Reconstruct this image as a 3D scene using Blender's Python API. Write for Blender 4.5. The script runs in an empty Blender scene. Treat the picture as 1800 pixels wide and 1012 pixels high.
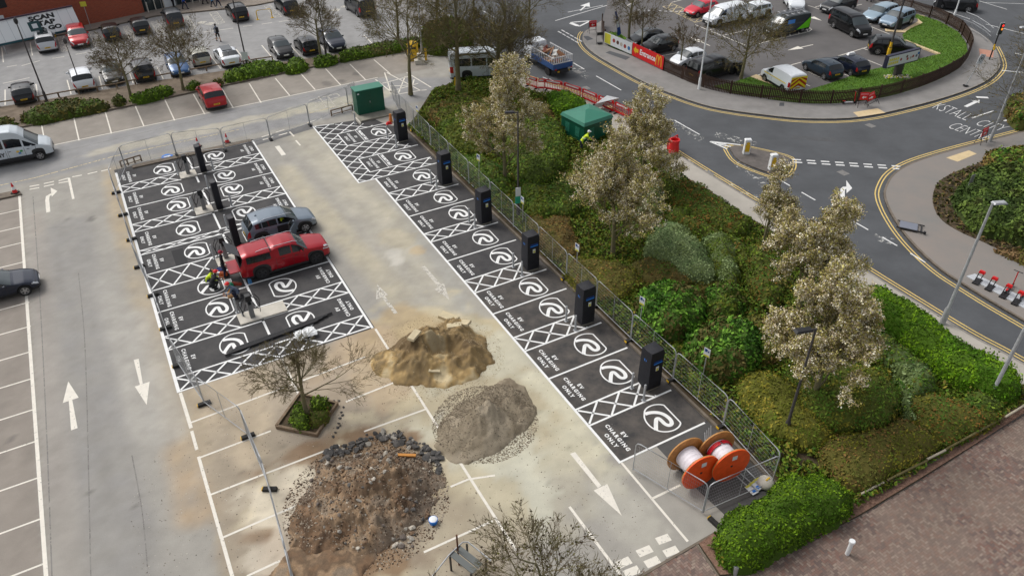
import bpy, bmesh, math, random
import numpy as np
from mathutils import Vector, Matrix
from math import radians, sin, cos, pi, sqrt
random.seed(7); rng = np.random.default_rng(7)
S = bpy.context.scene
COL = S.collection

# ------------------------------------------------------------------ camera
F_PX, TH, RO, CAM_H = 1338.9, .63619, -.009868, 26.4
_f = np.array([0, cos(TH), -sin(TH)]); _r = np.array([1., 0, 0]); _u = np.cross(_r, _f)
CR = cos(RO)*_r + sin(RO)*_u; CU = np.cross(CR, _f); CF = _f
cam = bpy.data.cameras.new('camera'); cam_o = bpy.data.objects.new('camera', cam); COL.objects.link(cam_o)
cam.sensor_width = 36; cam.lens = F_PX/1800*36; cam.clip_start = .1; cam.clip_end = 2000
cam_o.matrix_world = Matrix(((CR[0], CU[0], -CF[0], 0), (CR[1], CU[1], -CF[1], 0), (CR[2], CU[2], -CF[2], CAM_H), (0, 0, 0, 1)))
S.camera = cam_o

# ------------------------------------------------------------------ light
SUN_EL, SUN_AZ = radians(52), radians(-58)      # azimuth measured from +Y towards +X
w = bpy.data.worlds.new('World'); S.world = w; w.use_nodes = True
nt = w.node_tree; nt.nodes.clear()
sky = nt.nodes.new('ShaderNodeTexSky'); sky.sky_type = 'NISHITA'; sky.sun_disc = False
sky.sun_elevation = SUN_EL; sky.sun_rotation = SUN_AZ; sky.air_density = 1.0; sky.dust_density = 4; sky.ozone_density = 1
hs = nt.nodes.new('ShaderNodeHueSaturation'); hs.inputs['Saturation'].default_value = .25
bg = nt.nodes.new('ShaderNodeBackground'); bg.inputs['Strength'].default_value = .15
wo = nt.nodes.new('ShaderNodeOutputWorld')
nt.links.new(sky.outputs[0], hs.inputs['Color']); nt.links.new(hs.outputs[0], bg.inputs[0]); nt.links.new(bg.outputs[0], wo.inputs[0])
sl = bpy.data.lights.new('sun', 'SUN'); sl.energy = 1.15; sl.angle = radians(24); sl.color = (1, .965, .91)
so = bpy.data.objects.new('sun', sl); COL.objects.link(so)
sd = Vector((sin(SUN_AZ)*cos(SUN_EL), cos(SUN_AZ)*cos(SUN_EL), sin(SUN_EL)))
so.rotation_euler = sd.to_track_quat('Z', 'Y').to_euler()
S.view_settings.view_transform = 'Standard'; S.view_settings.look = 'None'; S.view_settings.gamma = 1
S.view_settings.exposure = 0.08
S.cycles.max_bounces = 5; S.cycles.diffuse_bounces = 3; S.cycles.glossy_bounces = 2; S.cycles.transparent_max_bounces = 6

# ------------------------------------------------------------------ survey: where the drone saw a point of the ground (or of height z)
def G(x, y, z=0.):
    d = CF*F_PX + CR*(x-900) - CU*(y-506)
    t = (z-CAM_H)/d[2]
    return np.array([d[0]*t, d[1]*t])
def G3(x, y, z=0.):
    p = G(x, y, z); return (float(p[0]), float(p[1]), z)
A = np.array([0.47934655, -0.87762571]); B = np.array([0.87762571, 0.47934655])
OR = G(660, 314); OL = G(204, 304)
def R_(u, v): return OR + A*u + B*v          # right charging block frame
def L_(u, v): return OL + A*u + B*v          # left charging block frame
def head(a, b):                               # heading angle from ground point a to b
    d = G(*b) - G(*a); return math.atan2(d[1], d[0])
ANG_A = math.atan2(A[1], A[0]); ANG_B = math.atan2(B[1], B[0])

# ------------------------------------------------------------------ naming helpers
def tag(o, label=None, cat=None, group=None, kind=None):
    if label: o['label'] = label
    if cat: o['category'] = cat
    if group: o['group'] = group
    if kind: o['kind'] = kind
    return o
def thing(name, label, cat, loc=(0, 0, 0), rz=0, group=None):
    o = bpy.data.objects.new(name, None); COL.objects.link(o); o.empty_display_size = .2
    o.location = loc; o.rotation_euler = (0, 0, rz)
    return tag(o, label, cat, group)
def dup(root, loc, rz, label=None, group=None, scale=None):
    r = root.copy(); COL.objects.link(r); r.location = loc; r.rotation_euler = (0, 0, rz)
    if scale: r.scale = scale
    if label: r['label'] = label
    if group: r['group'] = group
    for ch in list(root.children):
        c = ch.copy(); COL.objects.link(c); c.parent = r
        for g in list(ch.children):
            d = g.copy(); COL.objects.link(d); d.parent = c
    return r

# ------------------------------------------------------------------ mesh builder
class MB:
    def __init__(s): s.v = []; s.f = []; s.m = []
    def add(s, vs, fs, m=0):
        n = len(s.v); s.v += [tuple(map(float, p)) for p in vs]
        s.f += [tuple(i+n for i in f) for f in fs]; s.m += [m]*len(fs); return s
    def box(s, c, d, rz=0, m=0, taper=1., mat=None):
        hx, hy, hz = d[0]/2, d[1]/2, d[2]/2; vs = []
        for z in (-hz, hz):
            k = taper if z > 0 else 1.
            for x, y in ((-hx, -hy), (hx, -hy), (hx, hy), (-hx, hy)):
                x2, y2 = x*k, y*k
                if mat is not None:
                    q = mat @ Vector((x2, y2, z)); vs.append((c[0]+q.x, c[1]+q.y, c[2]+q.z))
                else: vs.append((c[0]+x2*cos(rz)-y2*sin(rz), c[1]+x2*sin(rz)+y2*cos(rz), c[2]+z))
        return s.add(vs, [(0, 3, 2, 1), (4, 5, 6, 7), (0, 1, 5, 4), (1, 2, 6, 5), (2, 3, 7, 6), (3, 0, 4, 7)], m)
    def tube(s, p0, p1, r0, r1=None, n=8, m=0, caps=True):
        return s.path([p0, p1], [r0, r0 if r1 is None else r1], n, m, caps)
    def path(s, pts, rad, n=8, m=0, caps=True):
        P = [Vector(p) for p in pts]
        if isinstance(rad, (int, float)): rad = [rad]*len(P)
        vs = []; ref = None
        for i, p in enumerate(P):
            t = (P[min(i+1, len(P)-1)] - P[max(i-1, 0)]).normalized()
            if ref is None: ref = Vector((0, 0, 1)) if abs(t.z) < .9 else Vector((1, 0, 0))
            a = t.cross(ref).normalized(); b = t.cross(a).normalized(); ref = -b if False else ref
            for k in range(n):
                q = p + (a*cos(2*pi*k/n) + b*sin(2*pi*k/n))*rad[i]; vs.append(tuple(q))
        fs = [(i*n+k, i*n+(k+1) % n, (i+1)*n+(k+1) % n, (i+1)*n+k) for i in range(len(P)-1) for k in range(n)]
        if caps: fs += [tuple(range(n)), tuple(reversed(range((len(P)-1)*n, len(P)*n)))]
        return s.add(vs, fs, m)
    def lathe(s, prof, n=16, c=(0, 0, 0), m=0):
        vs = [(c[0]+r*cos(2*pi*k/n), c[1]+r*sin(2*pi*k/n), c[2]+z) for r, z in prof for k in range(n)]
        L = len(prof)
        fs = [(i*n+k, i*n+(k+1) % n, (i+1)*n+(k+1) % n, (i+1)*n+k) for i in range(L-1) for k in range(n)]
        fs += [tuple(reversed(range(n))), tuple(range((L-1)*n, L*n))]
        return s.add(vs, fs, m)
    def prism(s, poly, z0, z1, m=0):
        n = len(poly)
        ar = sum(poly[i][0]*poly[(i+1) % n][1]-poly[(i+1) % n][0]*poly[i][1] for i in range(n))
        if ar < 0: poly = list(reversed(poly))
        vs = [(p[0], p[1], z0) for p in poly] + [(p[0], p[1], z1) for p in poly]
        fs = [tuple(range(n, 2*n)), tuple(reversed(range(n)))] + [(i, (i+1) % n, n+(i+1) % n, n+i) for i in range(n)]
        return s.add(vs, fs, m)
    def quad(s, a, b, c, d, m=0): return s.add([a, b, c, d], [(0, 1, 2, 3)], m)
    def build(s, name, mats, parent=None, smooth=None, loc=None, tri=False):
        me = bpy.data.meshes.new(name); me.from_pydata(s.v, [], s.f)
        if not isinstance(mats, (list, tuple)): mats = [mats]
        for m in mats: me.materials.append(m)
        if len(mats) > 1: me.polygons.foreach_set('material_index', s.m)
        if smooth is not None:
            me.polygons.foreach_set('use_smooth', [True]*len(me.polygons)); me.set_sharp_from_angle(angle=radians(smooth))
        me.validate(); me.update()
        o = bpy.data.objects.new(name, me); COL.objects.link(o)
        if parent: o.parent = parent
        if loc is not None: o.location = loc
        return o
def np_mesh(name, verts, faces, mats, parent=None, smooth=False, attr=None, k=4):
    """verts (n,3), faces (m,k) numpy"""
    me = bpy.data.meshes.new(name); n = len(verts); m = len(faces)
    me.vertices.add(n); me.vertices.foreach_set('co', np.asarray(verts, dtype=np.float32).ravel())
    me.loops.add(m*k); me.loops.foreach_set('vertex_index', np.asarray(faces, dtype=np.int32).ravel())
    me.polygons.add(m); me.polygons.foreach_set('loop_start', np.arange(0, m*k, k, dtype=np.int32))
    if not isinstance(mats, (list, tuple)): mats = [mats]
    for q in mats: me.materials.append(q)
    me.polygons.foreach_set('use_smooth', np.full(m, smooth, dtype=bool))
    me.update(calc_edges=True)
    if attr is not None:
        for nm, arr in attr.items():
            a = me.color_attributes.new(nm, 'FLOAT_COLOR', 'POINT')
            a.data.foreach_set('color', np.asarray(arr, dtype=np.float32).ravel())
    o = bpy.data.objects.new(name, me); COL.objects.link(o)
    if parent: o.parent = parent
    return o

# ------------------------------------------------------------------ materials
def srgb(r, g, b): return tuple(((c/255)/12.92 if c/255 <= .04045 else ((c/255+.055)/1.055)**2.4) for c in (r, g, b))
def mat(name, col, rough=.8, metal=0, spec=.5, noise=0, scale=3., col2=None, bump=0, bscale=30., coat=0, detail=4, sheen=0):
    m = bpy.data.materials.new(name); m.use_nodes = True; N = m.node_tree.nodes; L = m.node_tree.links
    p = N['Principled BSDF']; p.inputs['Roughness'].default_value = rough; p.inputs['Metallic'].default_value = metal
    p.inputs['Specular IOR Level'].default_value = spec; p.inputs['Coat Weight'].default_value = coat; p.inputs['Coat Roughness'].default_value = .06
    p.inputs['Base Color'].default_value = (*col, 1)
    if noise or col2:
        tc = N.new('ShaderNodeTexCoord'); t = N.new('ShaderNodeTexNoise'); t.inputs['Scale'].default_value = scale; t.inputs['Detail'].default_value = detail
        t.inputs['Roughness'].default_value = .65
        L.new(tc.outputs['Object'], t.inputs['Vector'])
        r = N.new('ShaderNodeValToRGB'); c2 = col2 or tuple(min(1, c*(1+noise)) for c in col); c1 = col if col2 else tuple(c*(1-noise) for c in col)
        r.color_ramp.elements[0].position = .33; r.color_ramp.elements[1].position = .67
        r.color_ramp.elements[0].color = (*c1, 1); r.color_ramp.elements[1].color = (*c2, 1)
        L.new(t.outputs['Fac'], r.inputs[0]); L.new(r.outputs[0], p.inputs['Base Color'])
    if bump:
        tc = N.new('ShaderNodeTexCoord'); t = N.new('ShaderNodeTexNoise'); t.inputs['Scale'].default_value = bscale; t.inputs['Detail'].default_value = 5
        L.new(tc.outputs['Object'], t.inputs['Vector'])
        b = N.new('ShaderNodeBump'); b.inputs['Strength'].default_value = bump; b.inputs['Distance'].default_value = .03
        L.new(t.outputs['Fac'], b.inputs['Height']); L.new(b.outputs[0], p.inputs['Normal'])
    return m
def attr_mat(name, rough=.8, fine=0.12, fscale=40, attr='Col', bump=.2, spec=.4, blotch=0.0, bl_scale=.6, speck=0.):
    """base colour from a per-point colour attribute (leaf or dust colour), broken up by noise"""
    m = bpy.data.materials.new(name); m.use_nodes = True; N = m.node_tree.nodes; L = m.node_tree.links
    p = N['Principled BSDF']; p.inputs['Roughness'].default_value = rough; p.inputs['Specular IOR Level'].default_value = spec
    a = N.new('ShaderNodeVertexColor'); a.layer_name = attr
    tc = N.new('ShaderNodeTexCoord'); t = N.new('ShaderNodeTexNoise'); t.inputs['Scale'].default_value = fscale; t.inputs['Detail'].default_value = 6; t.inputs['Roughness'].default_value = .75
    L.new(tc.outputs['Object'], t.inputs['Vector'])
    mr = N.new('ShaderNodeMapRange'); mr.inputs['From Min'].default_value = .25; mr.inputs['From Max'].default_value = .75
    mr.inputs['To Min'].default_value = 1-fine; mr.inputs['To Max'].default_value = 1+fine
    L.new(t.outputs['Fac'], mr.inputs['Value'])
    mx = N.new('ShaderNodeVectorMath'); mx.operation = 'SCALE'
    L.new(a.outputs['Color'], mx.inputs[0]); L.new(mr.outputs[0], mx.inputs['Scale'])
    last = mx.outputs[0]
    if blotch:
        t2 = N.new('ShaderNodeTexNoise'); t2.inputs['Scale'].default_value = bl_scale; t2.inputs['Detail'].default_value = 7; t2.inputs['Roughness'].default_value = .6
        L.new(tc.outputs['Object'], t2.inputs['Vector'])
        m2 = N.new('ShaderNodeMapRange'); m2.inputs['From Min'].default_value = .3; m2.inputs['From Max'].default_value = .7
        m2.inputs['To Min'].default_value = 1-blotch; m2.inputs['To Max'].default_value = 1+blotch
        L.new(t2.outputs['Fac'], m2.inputs['Value'])
        mm = N.new('ShaderNodeVectorMath'); mm.operation = 'SCALE'; L.new(last, mm.inputs[0]); L.new(m2.outputs[0], mm.inputs['Scale']); last = mm.outputs[0]
    L.new(last, p.inputs['Base Color'])
    if bump:
        b = N.new('ShaderNodeBump'); b.inputs['Strength'].default_value = bump; b.inputs['Distance'].default_value = .02
        L.new(t.outputs['Fac'], b.inputs['Height']); L.new(b.outputs[0], p.inputs['Normal'])
    return m
def paint_mat(name, col, wear=.0, scale=9., rough=.7):
    """road paint, worn through to transparent flecks"""
    m = mat(name, col, rough, noise=.06, scale=2.5)
    if wear:
        N = m.node_tree.nodes; L = m.node_tree.links; p = N['Principled BSDF']
        tc = N.new('ShaderNodeTexCoord'); t = N.new('ShaderNodeTexNoise'); t.inputs['Scale'].default_value = scale; t.inputs['Detail'].default_value = 8; t.inputs['Roughness'].default_value = .7
        L.new(tc.outputs['Object'], t.inputs['Vector'])
        mr = N.new('ShaderNodeMapRange'); mr.inputs['From Min'].default_value = wear-.04; mr.inputs['From Max'].default_value = wear+.04
        L.new(t.outputs['Fac'], mr.inputs['Value']); L.new(mr.outputs[0], p.inputs['Alpha'])
    return m

# value noise in numpy (for height fields and dust maps)
def vnoise(x, y, seed=0):
    xi = np.floor(x).astype(np.int64); yi = np.floor(y).astype(np.int64); xf = x-xi; yf = y-yi
    def h(a, b):
        n = ((a & 0xffffffff)*374761393 + (b & 0xffffffff)*668265263 + seed*144269504) & 0xffffffff
        n = ((n ^ (n >> 13))*1274126177) & 0xffffffff
        n = ((n ^ (n >> 16))*2246822519) & 0xffffffff
        return ((n ^ (n >> 13)) & 0xffffff)/16777215.
    u = xf*xf*(3-2*xf); v = yf*yf*(3-2*yf)
    return (h(xi, yi)*(1-u)+h(xi+1, yi)*u)*(1-v) + (h(xi, yi+1)*(1-u)+h(xi+1, yi+1)*u)*v
def fbm(x, y, o=4, seed=0, g=.5):
    s = 0; a = 1; t = 0
    for i in range(o):
        s = s + a*vnoise(x*2**i+17.3*i, y*2**i+9.1*i, seed+i); t += a; a *= g
    return s/t
def in_poly(x, y, poly):
    c = np.zeros(np.shape(x), bool); n = len(poly); j = n-1
    for i in range(n):
        xi, yi = poly[i]; xj, yj = poly[j]
        if yi != yj: c ^= ((yi > y) != (yj > y)) & (x < (xj-xi)*(y-yi)/(yj-yi)+xi)
        j = i
    return c
def d_poly(x, y, poly, closed=True):
    d = np.full(np.shape(x), 1e9); n = len(poly)
    for i in range(n if closed else n-1):
        ax, ay = poly[i]; bx, by = poly[(i+1) % n]
        dx, dy = bx-ax, by-ay; l = dx*dx+dy*dy+1e-12
        t = np.clip(((x-ax)*dx+(y-ay)*dy)/l, 0, 1)
        d = np.minimum(d, np.hypot(x-ax-t*dx, y-ay-t*dy))
    return d
def sstep(a, b, x):
    t = np.clip((x-a)/(b-a), 0, 1); return t*t*(3-2*t)
def gp(pts, z=0): return [tuple(G(x, y, z)) for x, y in pts]
def smooth_line(pts, n=6):
    P = [np.array(p, float) for p in pts]; out = []
    for i in range(len(P)-1):
        p0 = P[max(i-1, 0)]; p1 = P[i]; p2 = P[i+1]; p3 = P[min(i+2, len(P)-1)]
        for k in range(n):
            t = k/n
            out.append(.5*((2*p1)+(-p0+p2)*t+(2*p0-5*p1+4*p2-p3)*t*t+(-p0+3*p1-3*p2+p3)*t**3))
    out.append(P[-1]); return [tuple(p) for p in out]
def offset_line(pts, d):
    P = [np.array(p, float) for p in pts]; out = []
    for i in range(len(P)):
        t = P[min(i+1, len(P)-1)]-P[max(i-1, 0)]; t = t/(np.linalg.norm(t)+1e-9)
        out.append(tuple(P[i]+d*np.array([-t[1], t[0]])))
    return out
def ribbon(mb, pts, wd, z, off=0, m=0):
    a = offset_line(pts, off-wd/2); b = offset_line(pts, off+wd/2)
    n = len(pts); vs = [(x, y, z) for x, y in a]+[(x, y, z) for x, y in b]
    return mb.add(vs, [(i, i+1, n+i+1, n+i) for i in range(n-1)], m)
def seg(mb, a, b, wd, z, m=0): return ribbon(mb, [tuple(a), tuple(b)], wd, z, 0, m)
def wallrib(mb, pts, wd, z0, z1, off=0, m=0):
    a = offset_line(pts, off-wd/2); b = offset_line(pts, off+wd/2); n = len(pts)
    vs = [(x, y, z0) for x, y in a]+[(x, y, z0) for x, y in b]+[(x, y, z1) for x, y in a]+[(x, y, z1) for x, y in b]
    fs = []
    for i in range(n-1):
        fs += [(2*n+i, 2*n+i+1, 3*n+i+1, 3*n+i), (i, i+1, 2*n+i+1, 2*n+i), (n+i+1, n+i, 3*n+i, 3*n+i+1)]
    fs += [(0, 2*n, 3*n, n), (n-1, 2*n-1, 4*n-1, 3*n-1)]
    return mb.add(vs, fs, m)
FONT = None
def text_mb(mb, body, size, loc, rot, m=0, weight=.02, sx=1., ax='CENTER', mat3=None, depth=0, spacing=1.0):
    """flat letters added to a builder. rot: angle about z, or mat3: 3x3 basis"""
    c = bpy.data.curves.new('lettering', 'FONT'); c.body = body; c.size = size; c.align_x = ax; c.align_y = 'CENTER'; c.offset = weight; c.extrude = depth
    c.space_character = spacing; c.resolution_u = 3
    o = bpy.data.objects.new('lettering', c); COL.objects.link(o)
    me = bpy.data.meshes.new_from_object(o)
    vs = []
    for v in me.vertices:
        x, y, z = v.co.x*sx, v.co.y, v.co.z
        if mat3 is not None: q = mat3 @ Vector((x, y, z)); vs.append((loc[0]+q.x, loc[1]+q.y, loc[2]+q.z))
        else: vs.append((loc[0]+x*cos(rot)-y*sin(rot), loc[1]+x*sin(rot)+y*cos(rot), loc[2]+z))
    mb.add(vs, [tuple(p.vertices) for p in me.polygons], m)
    bpy.data.objects.remove(o); bpy.data.meshes.remove(me); bpy.data.curves.remove(c)
# ================================================================== THE SETTING
def C(r, g, b): return np.array(srgb(r, g, b))
M = {}
M['park'] = attr_mat('car_park_asphalt', .85, .13, 26, bump=.15, blotch=.09, bl_scale=.9)
M['road'] = mat('road_asphalt', srgb(78, 80, 83), .8, noise=.2, scale=.3, bump=.12, bscale=60, detail=8)
M['lot'] = mat('restaurant_lot_asphalt', srgb(94, 91, 90), .8, noise=.13, scale=.4, bump=.1, bscale=60, detail=8)
M['fresh'] = mat('fresh_asphalt', srgb(52, 51, 53), .82, col2=srgb(74, 72, 71), scale=.9, bump=.4, bscale=45, detail=9)
M['dustyfresh'] = mat('fresh_asphalt_dusty', srgb(52, 51, 52), .85, col2=srgb(92, 86, 80), scale=1.1, bump=.4, bscale=45, detail=11)
M['pave'] = mat('pavement_asphalt', srgb(132, 129, 126), .85, noise=.13, scale=.7, bump=.1, detail=8)
M['pave_l'] = mat('pavement_light', srgb(172, 166, 156), .85, noise=.1, scale=.6, bump=.1, detail=8)
M['pave_b'] = mat('pavement_brown', srgb(140, 130, 122), .85, col2=srgb(124, 122, 119), scale=.18, bump=.1, detail=8)
M['kerb'] = mat('kerb_concrete', srgb(140, 134, 126), .85, noise=.2, scale=2.5, detail=6)
M['kerb_d'] = mat('kerb_dirty', srgb(112, 102, 90), .9, noise=.25, scale=2.5, detail=6)
M['soil'] = mat('bed_soil', srgb(56, 50, 34), .95, col2=srgb(88, 72, 52), scale=2.2, bump=.8, bscale=14, detail=9)
M['litter'] = mat('leaf_litter', srgb(96, 68, 56), .95, col2=srgb(146, 116, 98), scale=9, bump=.8, bscale=18, detail=9)
M['white'] = paint_mat('fresh_road_paint', srgb(230, 230, 228), .3, 5)
M['white_w'] = paint_mat('worn_road_paint', srgb(222, 216, 204), .36, 7)
M['white_f'] = paint_mat('very_worn_paint', srgb(196, 191, 180), .45, 5)
M['white_r'] = paint_mat('road_line_paint', srgb(220, 220, 218), .33, 9)
M['yellow'] = paint_mat('yellow_line_paint', srgb(214, 186, 112), .32, 6)
M['yellow_f'] = paint_mat('faded_yellow_paint', srgb(214, 196, 150), .46, 5)
M['beige'] = mat('beige_tactile', srgb(206, 184, 144), .85, noise=.08, scale=3)
M['pinkish'] = mat('red_tactile', srgb(184, 134, 114), .85, noise=.08, scale=3)
M['conc'] = mat('concrete', srgb(196, 190, 178), .85, noise=.12, scale=2, detail=6)
M['conc_d'] = mat('concrete_dark', srgb(140, 136, 124), .85, noise=.15, scale=2, detail=6)

# ---- whole ground out to the horizon
g = MB(); g.quad((-900, -300, -.02), (900, -300, -.02), (900, 1500, -.02), (-900, 1500, -.02))
tag(g.build('ground', mat('far_ground', srgb(140, 138, 134), .9, noise=.15, scale=.3)), kind='structure')

# ---- the big car park: one sheet, its colour = old asphalt + dried dust, sand and dirt that lie on it
x0, x1, y0, y1, st = -75., 22., 8., 112., .25
nx, ny = int((x1-x0)/st)+1, int((y1-y0)/st)+1
gx, gy = np.meshgrid(np.linspace(x0, x1, nx), np.linspace(y0, y1, ny))
def pm(px, feather=.4, rough=.0):
    P = gp(px); d = d_poly(gx, gy, P); s = np.where(in_poly(gx, gy, P), d, -d)
    if rough: s = s + rough*(fbm(gx*.8, gy*.8, 4, 3)-.5)*2
    return sstep(-feather, feather, s)
colr = np.ones((ny, nx, 3))*C(154, 150, 142)
def lay(mask, c, k=1.):
    global colr
    a = (mask*k)[..., None]; colr = colr*(1-a)+c*a
N1 = fbm(gx*.25, gy*.25, 5, 11); N2 = fbm(gx*1.1, gy*1.1, 5, 23); N3 = fbm(gx*3., gy*3., 4, 37)
lay(pm([(-400, 330), (38, 343), (81, 1012), (90, 1200), (-700, 1200)], .1), C(140, 132, 123))              # left bays
lay(pm([(-300, 340), (110, 252), (662, 137), (760, 120), (700, 90), (450, 140), (0, 231), (-300, 300)], .1), C(143, 136, 127))  # top bays
lay(pm([(-400, 190), (0, 189), (450, 116), (800, 60), (760, -90), (-300, -90)], .3), C(146, 145, 144))   # upper car park
lay(pm([(-300, 345), (110, 253), (662, 138), (860, 135), (900, 160), (690, 185), (200, 285), (-300, 400)], .4), C(143, 142, 141))  # access road
lay(pm([(318, 690), (655, 573), (880, 925), (900, 1200), (430, 1200)], .3, .5), C(156, 144, 126))        # dusty bays by the heaps
# left aisle wheel bands
def band(a, b, wd, c, k, fe=.5):
    Pp = gp([a, b]); d = d_poly(gx, gy, Pp, False); lay((1-sstep(wd/2-fe, wd/2+fe, d+.5*(N1-.5)))*(.45+.9*np.clip(N2-.2, 0, 1)), c, k)
band((120, 400), (230, 1100), 2.6, C(134, 132, 130), .8); band((180, 500), (250, 760), 1.2, C(170, 166, 158), .6); band((60, 380), (120, 1012), .9, C(160, 150, 140), .7)
band((70, 420), (130, 1100), 1.2, C(146, 142, 137), .6)
band((205, 320), (340, 800), 1.8, C(172, 157, 132), .8); band((200, 300), (232, 430), 1.4, C(170, 154, 128), .8)
band((315, 790), (345, 900), 1.3, C(176, 150, 116), .7)
band((235, 560), (300, 760), 1.6, C(172, 168, 160), .8)
# central aisle: pale dried slurry dragged along it
band((540, 235), (930, 700), 2.6, C(184, 177, 158), .75, 1.2); band((500, 300), (700, 520), 1.6, C(186, 176, 150), .7); band((620, 330), (760, 420), 1.2, C(184, 176, 154), .5)
band((700, 350), (830, 560), 1.0, C(140, 142, 142), .5)
def blob(px, rx, ry, c, k, seed=0, ro=.7, ang=ANG_A):
    cx, cy = G(*px); dx, dy = gx-cx, gy-cy; a = dx*cos(ang)+dy*sin(ang); b = -dx*sin(ang)+dy*cos(ang)
    r = np.hypot(a/rx, b/ry)+ro*(fbm(gx*.9+seed, gy*.9, 5, seed)-.5)*1.6
    lay(1-sstep(.75, 1.12, r), c, k)
blob((765, 620), 4.6, 4.2, C(190, 178, 148), .85, 1); blob((720, 600), 3.2, 3.2, C(176, 154, 116), .7, 2); blob((850, 600), 2.4, 2.0, C(180, 166, 134), .6, 9)
blob((870, 700), 5.5, 4.2, C(192, 187, 166), .9, 3); blob((960, 740), 4.5, 2.2, C(196, 190, 166), .8, 4); blob((930, 850), 3.5, 3., C(182, 174, 152), .5, 5)
blob((850, 730), 3.4, 3.2, C(170, 156, 128), .7, 6); blob((870, 820), 3.5, 2.2, C(196, 194, 176), .7, 8)
blob((640, 650), 3.4, 2.6, C(176, 156, 130), .75, 7); blob((420, 700), 4.2, 1.8, C(186, 170, 146), .7, 10); blob((560, 720), 2.6, 2.6, C(160, 148, 132), .6, 13)
blob((640, 900), 5.0, 4.6, C(196, 184, 156), .9, 12); blob((640, 870), 4.1, 3.9, C(130, 104, 78), .9, 14); blob((560, 960), 3.0, 2.6, C(120, 92, 66), .9, 15)
blob((520, 870), 1.6, 2.4, C(214, 204, 184), .7, 16); blob((520, 950), 1.2, 2., C(210, 200, 182), .6, 17)
blob((850, 900), 2.5, 2.6, C(178, 166, 138), .7, 19); blob((820, 980), 3.5, 2.6, C(150, 140, 124), .6, 20); blob((690, 450), 1.2, .6, C(210, 206, 196), .5, 21, 1.)
blob((1100, 900), 2.2, 1.2, C(176, 172, 160), .6, 22); blob((960, 470), 2.2, 1.4, C(150, 150, 148), .4, 24)
blob((600, 180), 6, 1.2, C(192, 186, 164), .6, 25, .7, ANG_B); blob((330, 235), 9, 1.0, C(186, 178, 158), .6, 26, .7, ANG_B)
blob((120, 40), 1.2, .8, C(112, 108, 104), .6, 27); blob((700, 420), 1.6, 1.4, C(180, 168, 140), .4, 28); blob((735, 440), .6, .5, C(186, 160, 116), .5, 29)
# oil spots
for (px, py, r) in [(160, 385, .25), (625, 130, .35), (600, 143, .35), (575, 147, .45), (160, 868, .12), (244, 868, .12), (30, 80, .8), (240, 888, .1), (120, 385, .2), (700, 830, .3), (20, 770, .15)]:
    blob((px, py), r*1.5, r, C(96, 92, 88), .55, int(px), .4)
NS = fbm((gx*A[0]+gy*A[1])*.25, (gx*B[0]+gy*B[1])*2.2, 5, 91)
colr *= (1+.08*(N1-.5)+.16*(N2-.5)+.16*(N3-.5)+.2*(NS-.5))[..., None]
# white/grey speckle of crushed stone near the heaps
near = np.exp(-((gx-G(680, 820)[0])**2+(gy-G(680, 820)[1])**2)/60.)
sp = (rng.random(gx.shape) < near*.04*(near > .2)); colr[sp] *= .8
vv = np.stack([gx, gy, np.zeros_like(gx)], -1).reshape(-1, 3)
ii = np.arange(nx*ny).reshape(ny, nx); ff = np.stack([ii[:-1, :-1], ii[:-1, 1:], ii[1:, 1:], ii[1:, :-1]], -1).reshape(-1, 4)
cc = np.concatenate([np.clip(colr, 0, 1).reshape(-1, 3), np.ones((nx*ny, 1))], 1)
tag(np_mesh('car_park', vv, ff, M['park'], attr={'Col': cc}), kind='structure')

def sheet(name, pts, z, m, world=False):
    b = MB(); P = pts if world else gp(pts); n = len(P)
    ar = sum(P[i][0]*P[(i+1) % n][1]-P[(i+1) % n][0]*P[i][1] for i in range(n))
    if ar < 0: P = list(reversed(P))
    b.add([(x, y, z) for x, y in P], [tuple(range(n))]); return tag(b.build(name, m), kind='structure')
def slab(name, pts, z0, z1, m, world=False, kerb=None, closed=True):
    b = MB(); P = pts if world else gp(pts); b.prism(P, z0, z1)
    return tag(b.build(name, m), kind='structure')

# ---- main road
near_edge = smooth_line(gp([(2600, 1112), (2150, 848), (1800, 642), (1700, 587), (1570, 507), (1487, 455), (1365, 380), (1190, 272), (1105, 213), (1040, 177), (985, 156), (945, 143), (905, 128), (870, 100), (820, 55), (740, -20), (640, -95)]), 4)
far_r = gp([(2600, -95), (3300, 1000)])
sheet('road', near_edge+far_r, .004, M['road'], True)
far_edge_px = [(1010, -40), (1035, 20), (1058, 38), (1036, 52), (1025, 62), (1026, 78), (1045, 97), (1085, 121), (1125, 143), (1175, 165), (1250, 190), (1350, 205), (1425, 211), (1512, 208), (1600, 190), (1675, 169), (1725, 149), (1750, 130), (1758, 112), (1748, 86), (1735, 70), (1700, 48), (1650, 26), (1600, 5), (1530, -30)]
far_edge = smooth_line(gp(far_edge_px[2:]), 4)
lot = [(1057, 46), (1062, 78), (1110, 100), (1164, 126), (1232, 155), (1285, 168), (1350, 177), (1412, 184), (1475, 184), (1545, 175), (1600, 161), (1650, 142), (1687, 121), (1703, 98), (1700, 78), (1686, 58), (1650, 38), (1600, 22), (1550, 6), (1500, -14)]
lot_line = smooth_line(gp(lot), 4)
slab('far_pavement', far_edge+list(reversed(lot_line)), -.01, .12, M['pave'], True)
b = MB(); wallrib(b, far_edge, .15, -.01, .124, .075); tag(b.build('far_kerb', M['kerb']), kind='structure')
sheet('restaurant_lot', lot_line+gp([(1480, -90), (1090, -90)]), .008, M['lot'], True)
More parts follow.
